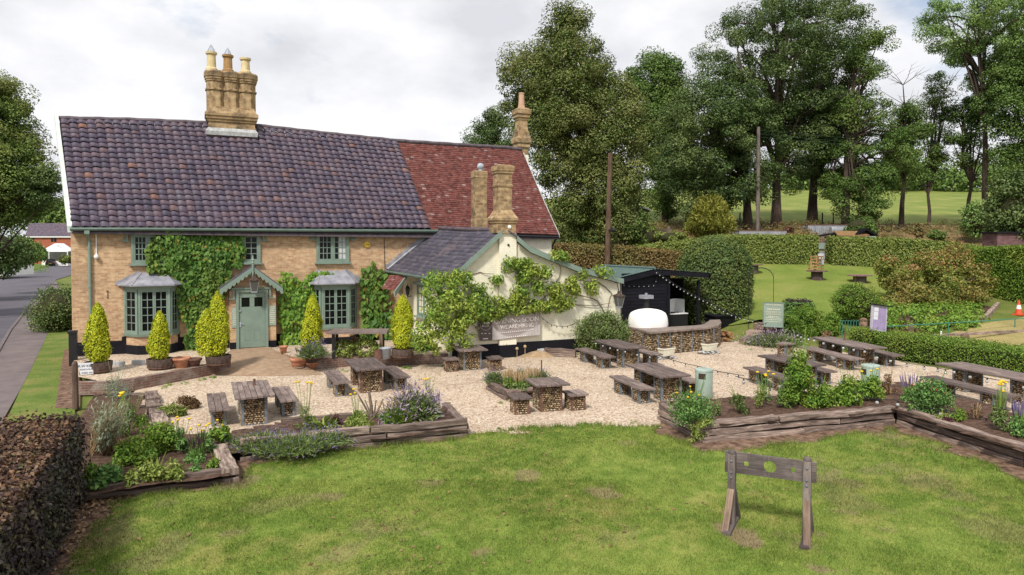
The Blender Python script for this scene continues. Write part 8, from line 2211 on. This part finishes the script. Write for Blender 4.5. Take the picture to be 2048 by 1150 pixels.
# ------------------------------------------------------------------ poles, wires, strings of bulbs
def pole(pb, pt, r, mat, label): 
    o = thing('utility_pole', label, 'pole', pb); m = MB(); m.tube([pb, pb + (np.array(pt) - pb) * .5, pt], [r, r * .9, r * .78], 10); m.build('pole_shaft', M[mat], o); return o
pb = TD(1213.5, 40.2); pt = D(1220.5, 306, 40.2); po = pole(pb, pt, .16, 'pole', 'reddish brown leaning pole without wires in front of the maple')
m = MB(); c = D(1217, 460, 40); m.tube([c, c + RV * .35 + np.array([0, 0, .05])], .05, 6); m.sphere(c + RV * .3, .14, 8, 6); m.build('lamp_head', M['iron'], po)
pb = TD(1515.5, 57); pt = D(1517, 254, 57); po2 = pole(pb, pt, .17, 'pole_grey', 'grey utility pole carrying green wires in front of the oaks')
m = MB()
for k, (ve, dz) in enumerate(((293, 0), (301, .3), (309, .55))):
    e_ = D(2140, ve, 64); s_ = pt - np.array([0, 0, .25 + dz]); m.tube([s_ * (1 - t) + e_ * t - np.array([0, 0, 1.3 * t * (1 - t)]) for t in np.linspace(0, 1, 12)], .009, 4, False)
for u, v in ((1474, 420), (1466, 430)): e_ = TD(u, 55); m.tube([pt - np.array([0, 0, .3]), e_], .008, 4, False)
m.build('wire', M['green_cable'], po2)
def festoon(name, label, pts, nb, sag=.0, r=.045, socket=True, cab=None):
    P = [np.array(p) for p in pts]; path = []
    for a, b in zip(P, P[1:]):
        for t in np.linspace(0, 1, 9)[:-1]: path.append(a * (1 - t) + b * t - np.array([0, 0, sag * 4 * t * (1 - t)]))
    path.append(P[-1]); o = thing(name, label, 'string lights', P[0], 'strings of garden bulbs'); m = MB(); m.tube(path, .011, 4, False); m.build('cable', M[cab or 'cable'], o)
    at = byx(path)
    for k in range(nb):
        q = at((k + .5) / nb); m = MB(); m.tube([q, q - np.array([0, 0, .055])], .018, 6); so_ = m.build('bulb_socket', M['iron'], o); m = MB(); m.sphere(q - np.array([0, 0, .055 + r * .9]), r, 8, 6); m.build('bulb', M['bulb'], so_, True)
festoon('string_lights', 'string of bulbs falling from the shed gable to the garden sign', [PY(1310, 540, SY - .34), D(1420, 604, 29.6), D(1508, 640, 30.5), D(1535, 645, 31.0)], 30, .12, .03)
festoon('string_lights', 'short string of bulbs on the black shed boards', [PY(1243, 566, SY - .06), PY(1265, 569, SY - .06), PY(1310, 568, SY - .06), PY(1313, 554, SY - .1)], 8, .03, .025)
festoon('string_lights', 'string of bulbs across the gravel over the table nearest the oven', [D(1185, 680, 25.5), D(1252, 699, 23.8), D(1320, 712, 23.5), D(1400, 733, 22.6), D(1488, 751, 21.0)], 15, .03, .032)
festoon('string_lights', 'string of bulbs over the extra long table and the low hedge', [D(1592, 664, 27.0), D(1622, 674, 25), D(1728, 697, 22.5), D(1780, 716, 21.6), D(1870, 733, 20.6), D(1905, 737, 19.5), D(2048, 768, 17.6), D(2200, 800, 16)], 24, .05, .042)
festoon('string_lights', 'low string of large bulbs sagging over the right flower bed', [D(1470, 752, 18.6), D(1545, 762, 18.2), D(1660, 780, 17.8), D(1790, 800, 17.2), D(1920, 824, 16.4), D(2048, 845, 15.6), D(2200, 870, 15)], 17, .05, .046)
festoon('string_lights', 'string of bulbs from the cream gable to a wooden bracket', [PY(1082, 633, YG - .2), PY(1105, 650, YG - .2), PY(1135, 652, YG - .25), PY(1160, 640, YG - .3)], 8, .03, .025)

# ------------------------------------------------------------------ trees
def tree(label, prof, d, trunk, ncl, clr, leaf, per, mat, group='trees on the rise', name='tree', lean=0.0, dscale=.85, limbs=16, tr=.35, lo=.45, bias=.45, flat=.8, base=None, twigs=0, barkm='bark'):
    """crown given as rows (height line v, left u, right u) at distance d; trunk as (u,v) from the foot up"""
    prof = sorted(prof); b = TD(trunk[0][0], d) if base is None else np.array(base)
    r = thing(name, label, 'tree', b, group)
    vs = np.array([p[0] for p in prof], float); us = np.array([(p[1] + p[2]) / 2 for p in prof]); rs = np.array([(p[2] - p[1]) / 2 for p in prof])
    wts = np.interp(np.linspace(vs[0], vs[-1], 200), vs, rs) ** 1.5 + 4
    vv = RNG.choice(np.linspace(vs[0], vs[-1], 200), ncl, p=wts / wts.sum())
    uc, rc = np.interp(vv, vs, us), np.interp(vv, vs, rs) * d / 1400
    a_ = RNG.uniform(0, 2 * np.pi, ncl); q = RNG.random(ncl) ** bias; eff = np.maximum(rc * 1.08 - clr * .42, .05)
    base_ = np.array([D(u, v, d) for u, v in zip(uc, vv)])
    Cc = base_ + RV * (eff * q * np.cos(a_))[:, None] + F0 * (eff * q * np.sin(a_) * dscale)[:, None]
    cr_ = clr * RNG.uniform(.6, 1.3, ncl)
    npmesh('crown', clumps(Cc, cr_, int(per * 2.3), leaf * .63, flat * .82, 1.0, .36, .62, lo, .1), 6, LM[mat], r)
    m = MB(); tp_ = [np.array(b)] + [D(u, v, d) for u, v in trunk[1:]]
    path = []
    for i in range(len(tp_) - 1):
        for f_ in (0, .5): path.append(tp_[i] * (1 - f_) + tp_[i + 1] * f_ + (RNG.normal(0, .05, 3) if i or f_ else 0))
    path.append(tp_[-1]); n = len(path)
    m.tube(path, [tr * .78 * (1.2 if i == 0 else 1) * (1 - .93 * i / (n - 1)) + .02 for i in range(n)], 9, False)
    order = RNG.permutation(ncl)[:limbs]
    for k in order:
        e_ = Cc[k]; cand = [p for p in path[n // 3:] if p[2] < e_[2] + .3] or [path[n // 2]]; s_ = cand[int(RNG.integers(len(cand)))]
        L_ = np.linalg.norm(e_ - s_); mid = s_ * .5 + e_ * .5 + np.array([0, 0, .12 * L_]) + RNG.normal(0, .08 * L_, 3) * .5
        m.tube([s_, s_ * .6 + mid * .4, mid, e_], [tr * .30 + .02, tr * .24 + .02, tr * .16 + .015, .02], 5, False)
    for k in range(twigs):
        s_ = path[int(RNG.integers(n // 2, n))]; dv_ = norm(RNG.normal(0, 1, 3) * [1, 1, .4] + [0, 0, .9]); L_ = RNG.uniform(1.2, 3.6)
        e_ = s_ + dv_ * L_; m.tube([s_, s_ + dv_ * L_ * .5 + RNG.normal(0, .12, 3), e_], [.03, .02, .008], 4, False)
        for j in range(4):
            p_ = s_ + dv_ * L_ * RNG.uniform(.35, .95); e2 = p_ + norm(dv_ + RNG.normal(0, .7, 3)) * RNG.uniform(.4, 1.1); m.tube([p_, e2], [.014, .006], 3, False)
    m.build('trunk', M[barkm], r)
    return r
tree('tall broad maple with olive green crown right behind the end chimney', [(2, 1118, 1142), (35, 1090, 1185), (70, 1062, 1186), (110, 1018, 1205), (150, 1002, 1240), (200, 1010, 1268), (250, 1025, 1298), (300, 1045, 1302), (350, 1075, 1292), (400, 1100, 1296), (450, 1110, 1285), (490, 1120, 1262)], 50, [(1190, 480), (1180, 350), (1150, 200), (1130, 60)], 460, 1.1, .23, 170, 'maple', limbs=40, tr=.42, bias=.42)
tree('dark tree peeping over the red roof left of the end chimney', [(218, 985, 1010), (245, 950, 1030), (275, 935, 1050), (320, 930, 1060)], 66, [(1000, 460), (995, 330), (990, 250)], 60, 1.1, .26, 150, 'dark')
tree('dark green oak between the maple and the largest oak', [(112, 1285, 1330), (140, 1255, 1360), (190, 1250, 1380), (260, 1255, 1390), (330, 1270, 1380), (400, 1280, 1370), (440, 1300, 1360)], 68, [(1330, 450), (1322, 300), (1310, 150)], 190, 1.3, .30, 170, 'mid')
tree('wide dark oak with low hanging boughs left of the grey utility pole', [(130, 1395, 1450), (170, 1380, 1520), (220, 1325, 1560), (270, 1310, 1570), (330, 1300, 1560), (380, 1335, 1540), (415, 1370, 1500)], 61, [(1496, 440), (1492, 360), (1470, 240), (1450, 160)], 240, 1.15, .26, 180, 'dark', tr=.48, limbs=26)
tree('largest oak with a broad airy top in the middle of the row', [(-30, 1500, 1610), (0, 1470, 1690), (40, 1425, 1740), (80, 1392, 1735), (120, 1410, 1720), (180, 1440, 1710), (240, 1470, 1700), (300, 1490, 1690), (350, 1510, 1640), (380, 1530, 1600)], 63, [(1552, 440), (1556, 340), (1560, 220), (1555, 80)], 270, 1.1, .25, 170, 'dark', tr=.55, limbs=60, bias=.5, twigs=14)
tree('oak with a thick pale trunk right of the largest oak', [(90, 1600, 1700), (150, 1590, 1720), (220, 1580, 1740), (280, 1590, 1730), (330, 1590, 1720), (365, 1600, 1690)], 65, [(1624, 441), (1628, 360), (1640, 240), (1650, 120)], 100, 1.1, .26, 150, 'dark', tr=.58, limbs=30, bias=.5)
tree('tree with long drooping wispy branches at its right side', [(70, 1690, 1800), (110, 1680, 1790), (180, 1670, 1750), (240, 1665, 1800), (300, 1660, 1850), (350, 1650, 1840), (400, 1650, 1790), (440, 1660, 1760)], 60, [(1690, 446), (1694, 340), (1700, 220), (1712, 110)], 165, .9, .24, 130, 'mid', tr=.42, limbs=55, bias=.55, twigs=16)
tree('slim leaning tree with bare dead top, left of the pair in the field gap', [(210, 1790, 1850), (250, 1780, 1860), (300, 1770, 1850), (340, 1770, 1830)], 62, [(1802, 444), (1808, 360), (1812, 250), (1806, 170)], 60, .85, .24, 120, 'mid', tr=.26, limbs=30, bias=.6, twigs=26, barkm='bark')
tree('thin multi stemmed tree in the field gap with sparse leaves', [(150, 1850, 1900), (200, 1840, 1910), (260, 1830, 1920), (320, 1825, 1890), (370, 1830, 1880)], 64, [(1857, 447), (1858, 390), (1872, 320), (1890, 180)], 70, .75, .22, 90, 'mid', tr=.18, limbs=30, bias=.7, twigs=22)
tree('crooked tree with a forked trunk in front of the field', [(190, 1910, 1970), (240, 1900, 1985), (290, 1900, 1990), (330, 1915, 1975)], 61, [(1927, 448), (1938, 400), (1944, 370), (1925, 320), (1940, 220)], 55, .8, .22, 110, 'mid', tr=.22, limbs=26, bias=.6, twigs=10)
tree('tall ash with a light green feathery crown at the top right', [(-40, 1930, 2100), (0, 1870, 2120), (40, 1845, 2110), (80, 1850, 2100), (120, 1890, 2070), (160, 1930, 2050), (220, 1945, 2010)], 58, [(1972, 425), (1970, 300), (1966, 200), (1960, 100), (1985, 0)], 200, .85, .22, 140, 'ash', tr=.30, limbs=60, bias=.5, twigs=8)
tree('dark tree at the right edge in front of the tall ash', [(70, 2020, 2110), (120, 2000, 2130), (180, 1990, 2130), (240, 1985, 2130), (300, 1990, 2130), (350, 2010, 2130)], 55, [(2060, 460), (2055, 300), (2050, 150)], 150, 1.0, .25, 150, 'mid', tr=.35)
c = D(2040, 420, 47.5); bush('dark_bush', 'large rounded dark bush at the right edge above the conifer hedge', 'shrub', (c[0], c[1], c[2]), (2.3, 2.2, 3.0), LM['dark'], 15000, .20, cr=.6)
tree('leafy lime tree filling the left edge above the lane', [(150, -120, 15), (190, -160, 40), (240, -180, 48), (290, -190, 62), (330, -200, 86), (360, -200, 95), (400, -200, 82), (430, -200, 50), (452, -200, 22)], 42, [(-60, 545), (-62, 350), (-60, 200)], 420, 1.0, .21, 190, 'lime', 'trees by the lane', tr=.5, limbs=12, bias=.4)
tree('low bough of dark leaves reaching towards the white bargeboard', [(345, 70, 112), (365, 55, 122), (385, 50, 120), (400, 60, 112)], 41, [(-50, 545), (-20, 430), (60, 390)], 26, .55, .2, 130, 'dark', 'trees by the lane', tr=.16, limbs=10)
# far wood and undergrowth
def farclump(label, name, pts, mat, clr, per, leaf, kind=None, cat='tree', grp=None):
    C_ = np.array([D(u, v, d) for u, v, d in pts]); o = npmesh(name, clumps(C_, RNG.uniform(.7, 1.3, len(C_)) * clr, per, leaf, .8, .6, .6, .6, .5), 6, LM[mat]); return tag(o, label, cat, grp, kind)
pts = [(RNG.uniform(40, 200), RNG.uniform(0, 1), 240) for _ in range(70)]; pts = [(u, 448 - t * (34 - .006 * (u - 130) ** 2 * .35), d) for u, t, d in pts]
farclump('wooded hill showing between the lane houses and the bargeboard', 'far_wood', pts, 'mid', 4.4, 160, 1.1, 'stuff', 'wood')
pts = [(RNG.uniform(1760, 2120), 372 - 40 * RNG.random() ** 1.5, RNG.uniform(120, 135)) for _ in range(90)] + [(RNG.uniform(1330, 1760), 378 - 28 * RNG.random(), RNG.uniform(125, 140)) for _ in range(70)]
farclump('far wood along the top of the field', 'far_wood', pts, 'mid', 2.6, 170, .6, 'stuff', 'wood')
sc = []
for k in range(240):
    u = RNG.uniform(1150, 2100); d = RNG.uniform(52, 66); sc.append(TD(u, d) + np.array([0, 0, RNG.uniform(.1, .55)]))
tag(npmesh('rough_undergrowth', clumps(np.array(sc), RNG.uniform(.4, .9, len(sc)), 90, .2, .6, .8, .5, .3, .3), 6, LM['scrub']), 'tan and green rough undergrowth between the beech hedges and the field', 'undergrowth', kind='stuff')
for u, v, d, rx, rz, mt, lb in ((1285, 475, 50, 1.6, 1.0, 'beech', 'yellow green bush at the foot of the maple'), (1265, 455, 49, 1.4, 1.5, 'mid', 'green bush in front of the boarded shed'), (1340, 476, 50, 1.5, .5, 'beech', 'low rounded yellow green shrub left of the golden bamboo'), (1720, 455, 56, 1.5, .9, 'mid', 'green bush right of the tall zinc container'), (1390, 430, 57, 1.3, 1.6, 'dark', 'dark bush left of the golden bamboo'), (1575, 462, 60, .8, .4, 'redleaf', 'small purple leaved bush under the largest oak'), (1838, 462, 54, .35, .8, 'scrub', 'small rust brown conical bush below the field'), (1875, 470, 54, .8, .4, 'mid', 'small round green bush below the field'), (1955, 440, 55, 1.6, 1.6, 'ash', 'pale weedy bush left of the large dark bush')):
    c = D(u, v, d); bush('wild_bush', lb, 'shrub', c, (rx, rx * .8, rz), LM[mt], 2600, .17, cr=min(rx, rz) * .4, base=TD(u, d))
# lane side bushes
c = G(112, 668); bush('laurel', 'dark rounded shrub at the left end of the inn', 'shrub', (c[0] - .2, c[1] + 1.8, .95), (1.35, 1.8, 1.4), LM['yew'], 8000, .10, cr=.55)
for u, v, d, rx, rz, mt, lb in ((22, 503, 62, 2.4, 1.6, 'mid', 'long roadside bush on the far side of the lane'), (58, 506, 75, 1.5, 1.2, 'ash', 'lighter roadside bush nearest the parked car'), (-40, 505, 55, 3.4, 2.4, 'dark', 'dark roadside bush at the left edge under the lime tree')):
    c = D(u, v, d); bush('roadside_bush', lb, 'shrub', c, (rx, rx * .8, rz), LM[mt], 6000, .24, cr=.8, base=np.array([c[0], c[1], 0]))
tag(npmesh('verge_weeds', clumps(np.array([np.append(G(RNG.uniform(-30, 95), 0, 0)[:2] * 0 + G(RNG.uniform(-60, 95), RNG.uniform(531, 546), 0)[:2], .15) for _ in range(120)]), np.full(120, .7), 40, .25, .4, 1, .4, .2, .2), 6, LM['ash']), 'long grass on the far verge of the lane', 'grass', kind='stuff')

# ------------------------------------------------------------------ far houses, conservatory, car
h0 = thing('brick_house', 'far red brick house with white windows at the end of the lane', 'house', D(100, 530, 165))
dh = 165
def box4(u0, u1, vt, vb, d, dep): 
    a, b = D(u0, vb, d), D(u1, vb, d); zt2 = zt(vt, d); m = MB(); bk = F0 * dep
    m.hexa([a, b, b + bk, a + bk] + [np.array([x[0], x[1], zt2]) for x in (a, b, b + bk, a + bk)]); return m
box4(50, 175, 472, 528, dh, 9).build('wall', M['brick_red'], h0)
a, b = D(50, 473, dh - .5), D(178, 473, dh - .5); r0, r1_ = D(58, 446.5, dh + 5), D(172, 446.5, dh + 5)
tiles('roof', [a, b], [r0, r1_], 14, 36, M['pantile'], h0, wave=.05, lip=.04, seg=2)
bkr = MB(); slope(bkr, a + F0 * 10, b + F0 * 10, r0, r1_, .1, .1); bkr.build('back_roof', M['pantile'], h0)
m = MB(); m.box((a + b) / 2 - np.array([0, 0, .1]), (np.linalg.norm(b - a), .15, .25), Matrix.Rotation(-YAW, 3, 'Z')); m.build('fascia', M['white'], h0)
for u0, u1 in ((52, 70), (101, 114)):
    f = box4(u0, u1, 473.5, 485, dh - .1, .2).build('window', M['white'], h0); g_ = MB()
    for i in range(2): 
        a_, b_ = D(u0 + (u1 - u0) * (.08 + .46 * i), 484, dh - .15), D(u0 + (u1 - u0) * (.08 + .46 * i + .38), 484, dh - .15); z1 = zt(475, dh); g_.face([a_, b_, (b_[0], b_[1], z1), (a_[0], a_[1], z1)])
    sub(g_, 'pane', M['glass_dark'], f)
cv_ = thing('conservatory', 'white roofed conservatory in front of the far brick house', 'conservatory', D(112, 528, 150)); dc = 150
m = MB(); ap, ap2 = D(110, 486.5, dc + 1), D(128, 487, dc + 2); ring_ = [D(84, 501, dc + 2), D(98, 503, dc - 1), D(135, 503, dc - 1), D(150, 501, dc + 2), D(140, 500, dc + 5), D(92, 500, dc + 5)]
for i in range(6): 
    p, q = ring_[i], ring_[(i + 1) % 6]; m.face([p, q, ap2 if i in (2, 3) else ap, ap] if i in (1, 2, 3) else [p, q, ap]) if i not in (1, 4) else m.face([p, q, ap2, ap] if i == 1 else [p, q, ap, ap2])
m.build('roof', M['signwhite'], cv_); m = MB()
for p in ring_: m.tube([p, (p[0], p[1], 0)], .12, 5)
for p, q in zip(ring_, ring_[1:] + ring_[:1]): m.tube([p, q], .10, 4); m.hexa([(p[0], p[1], 0), (q[0], q[1], 0), (q[0], q[1] + .05, 0), (p[0], p[1] + .05, 0), (p[0], p[1], 1.0), (q[0], q[1], 1.0), (q[0], q[1] + .05, 1.0), (p[0], p[1] + .05, 1.0)])
m.build('frame', M['white'], cv_); m = MB()
for p, q in zip(ring_, ring_[1:] + ring_[:1]): m.face([(p[0], p[1], 1.0), (q[0], q[1], 1.0), (q[0], q[1], q[2]), (p[0], p[1], p[2])])
m.build('pane', M['glass_pale'], cv_)
h1 = thing('grey_house', 'sliver of a far house with a dark slate roof at the left edge', 'house', D(-20, 545, 90)); box4(-60, 4, 502, 552, 90, 6).build('wall', M['render_w'], h1); m = MB(); slope(m, D(-62, 502, 89.5), D(7, 502, 89.5), D(-58, 485, 93), D(2, 485, 93), .1, 0); slope(m, D(-62, 502, 96.5), D(7, 502, 96.5), D(-58, 485, 93), D(2, 485, 93), .1, 0); m.build('roof', M['slate'], h1)
for u, v, d, rx, rz, mt, lb in ((130, 519, 144, 1.9, 1.1, 'beech', 'yellow green garden shrub in front of the conservatory'), (84, 512, 146, 1.3, 1.3, 'mid', 'dark garden shrub left of the conservatory')):
    c = D(u, v, d); bush('garden_shrub', lb, 'shrub', c, (rx, rx, rz), LM[mt], 1500, .25, cr=.5, base=np.array([c[0], c[1], 0]))
def car(c, rz, label):
    o = thing('parked_car', label, 'car', c, None, rz)
    def loft(secs, name, mat, parent=o, sm=True):
        m = MB(); n = len(secs[0])
        for s_ in secs: m.v += [tuple(p) for p in s_]
        for i in range(len(secs) - 1):
            for k in range(n): j = (k + 1) % n; m.f.append((i * n + k, i * n + j, (i + 1) * n + j, (i + 1) * n + k)); m.uv.append(None)
        m.f.append(tuple(reversed(range(n)))); m.uv.append(None); m.f.append(tuple((len(secs) - 1) * n + k for k in range(n))); m.uv.append(None)
        return m.build(name, mat, parent, False, local=True, bevel=.04)
    def sec(y, w_, z0, z1): return [(-w_, y, z0), (w_, y, z0), (w_ * 1.04, y, (z0 + z1) / 2), (w_ * .95, y, z1), (-w_ * .95, y, z1), (-w_ * 1.04, y, (z0 + z1) / 2)]
    loft([sec(-2.05, .76, .32, .78), sec(-1.95, .83, .24, .92), sec(-.9, .86, .2, .95), sec(.9, .86, .2, .93), sec(1.85, .80, .24, .82), sec(2.05, .7, .32, .66)], 'body', M['carpaint'])
    loft([sec(-1.85, .70, .9, .98), sec(-1.2, .66, .9, 1.36), sec(-.2, .64, .9, 1.45), sec(.45, .64, .9, 1.38), sec(1.15, .70, .9, .96)], 'cabin', M['glass_dark'])
    m = MB(); m.box((0, -.45, 1.44), (1.16, 1.3, .05)); m.build('roof', M['carpaint'], o, local=True)
    for x in (-.78, .78):
        for y in (-1.3, 1.3):
            m = MB(); m.tube([(x - .1, y, .31), (x + .1, y, .31)], .31, 16); w_ = m.build('wheel', M['rubber'], o, local=True); m = MB(); m.tube([(x - .105, y, .31), (x + .105, y, .31)], .18, 12); m.build('rim', M['zinc'], w_, local=True)
    for x in (-.62, .62): m = MB(); m.box((x, -2.02, .80), (.26, .08, .16)); m.build('tail_light', M['tail'], o, local=True)
    m = MB(); m.box((0, -2.07, .55), (.52, .03, .13)); m.build('number_plate', M['plate'], o, local=True)
c = G(101, 531.5); car((c[0], c[1], 0), -YAW + .55, 'dark blue hatchback with a yellow number plate parked at the end of the lane')

# sand heap and timber edging by the cream gable
p = G(1085, 712); o = thing('sand_heap', 'low heap of sandy earth with a slab on it against the black plinth', 'heap', p)
m = MB(); k = 0
for i, (r, z) in enumerate(((1.0, -.02), (.85, .05), (.6, .13), (.3, .2), (.01, .22))):
    for j in range(16): a = j * math.pi / 8; q = r * (1 + .15 * math.sin(a * 3 + i)); m.v.append((p[0] + q * .95 * math.cos(a), p[1] + .1 + q * .5 * math.sin(a), z))
for i in range(4):
    for j in range(16): m.f.append((i * 16 + j, i * 16 + (j + 1) % 16, i * 16 + 16 + (j + 1) % 16, i * 16 + 16 + j)); m.uv.append(None)
m.build('heap', M['sand'], o, True); m = MB(); m.box((p[0] + .15, p[1] + .15, .22), (.5, .3, .05), Matrix.Rotation(.4, 3, 'Z') @ Matrix.Rotation(.1, 3, 'X')); m.build('slab', M['slab'], o)
o = thing('timber_edging', 'short stack of old sleepers at the foot of the grey green bush', 'edging', G(1115, 712))
for z in (0, .16): m = MB(); sleeper(m, G(1088, 712), G(1150, 716), z, .15, .18, 1); m.build('sleeper', M['sleeper'], o)
c = G(1448, 664, .1); o = thing('storage_box', 'black boarded storage box between the counter end and the yew dome', 'box', c); m = MB(); m.box((c[0] + .2, c[1] + .4, .45), (1.5, .8, .9)); m.build('box_body', M['board_black'], o); m = MB(); m.box((c[0] + .2, c[1] + .37, .92), (1.62, .9, .05), Matrix.Rotation(.06, 3, 'X')); m.build('lid', M['board_black'], o)
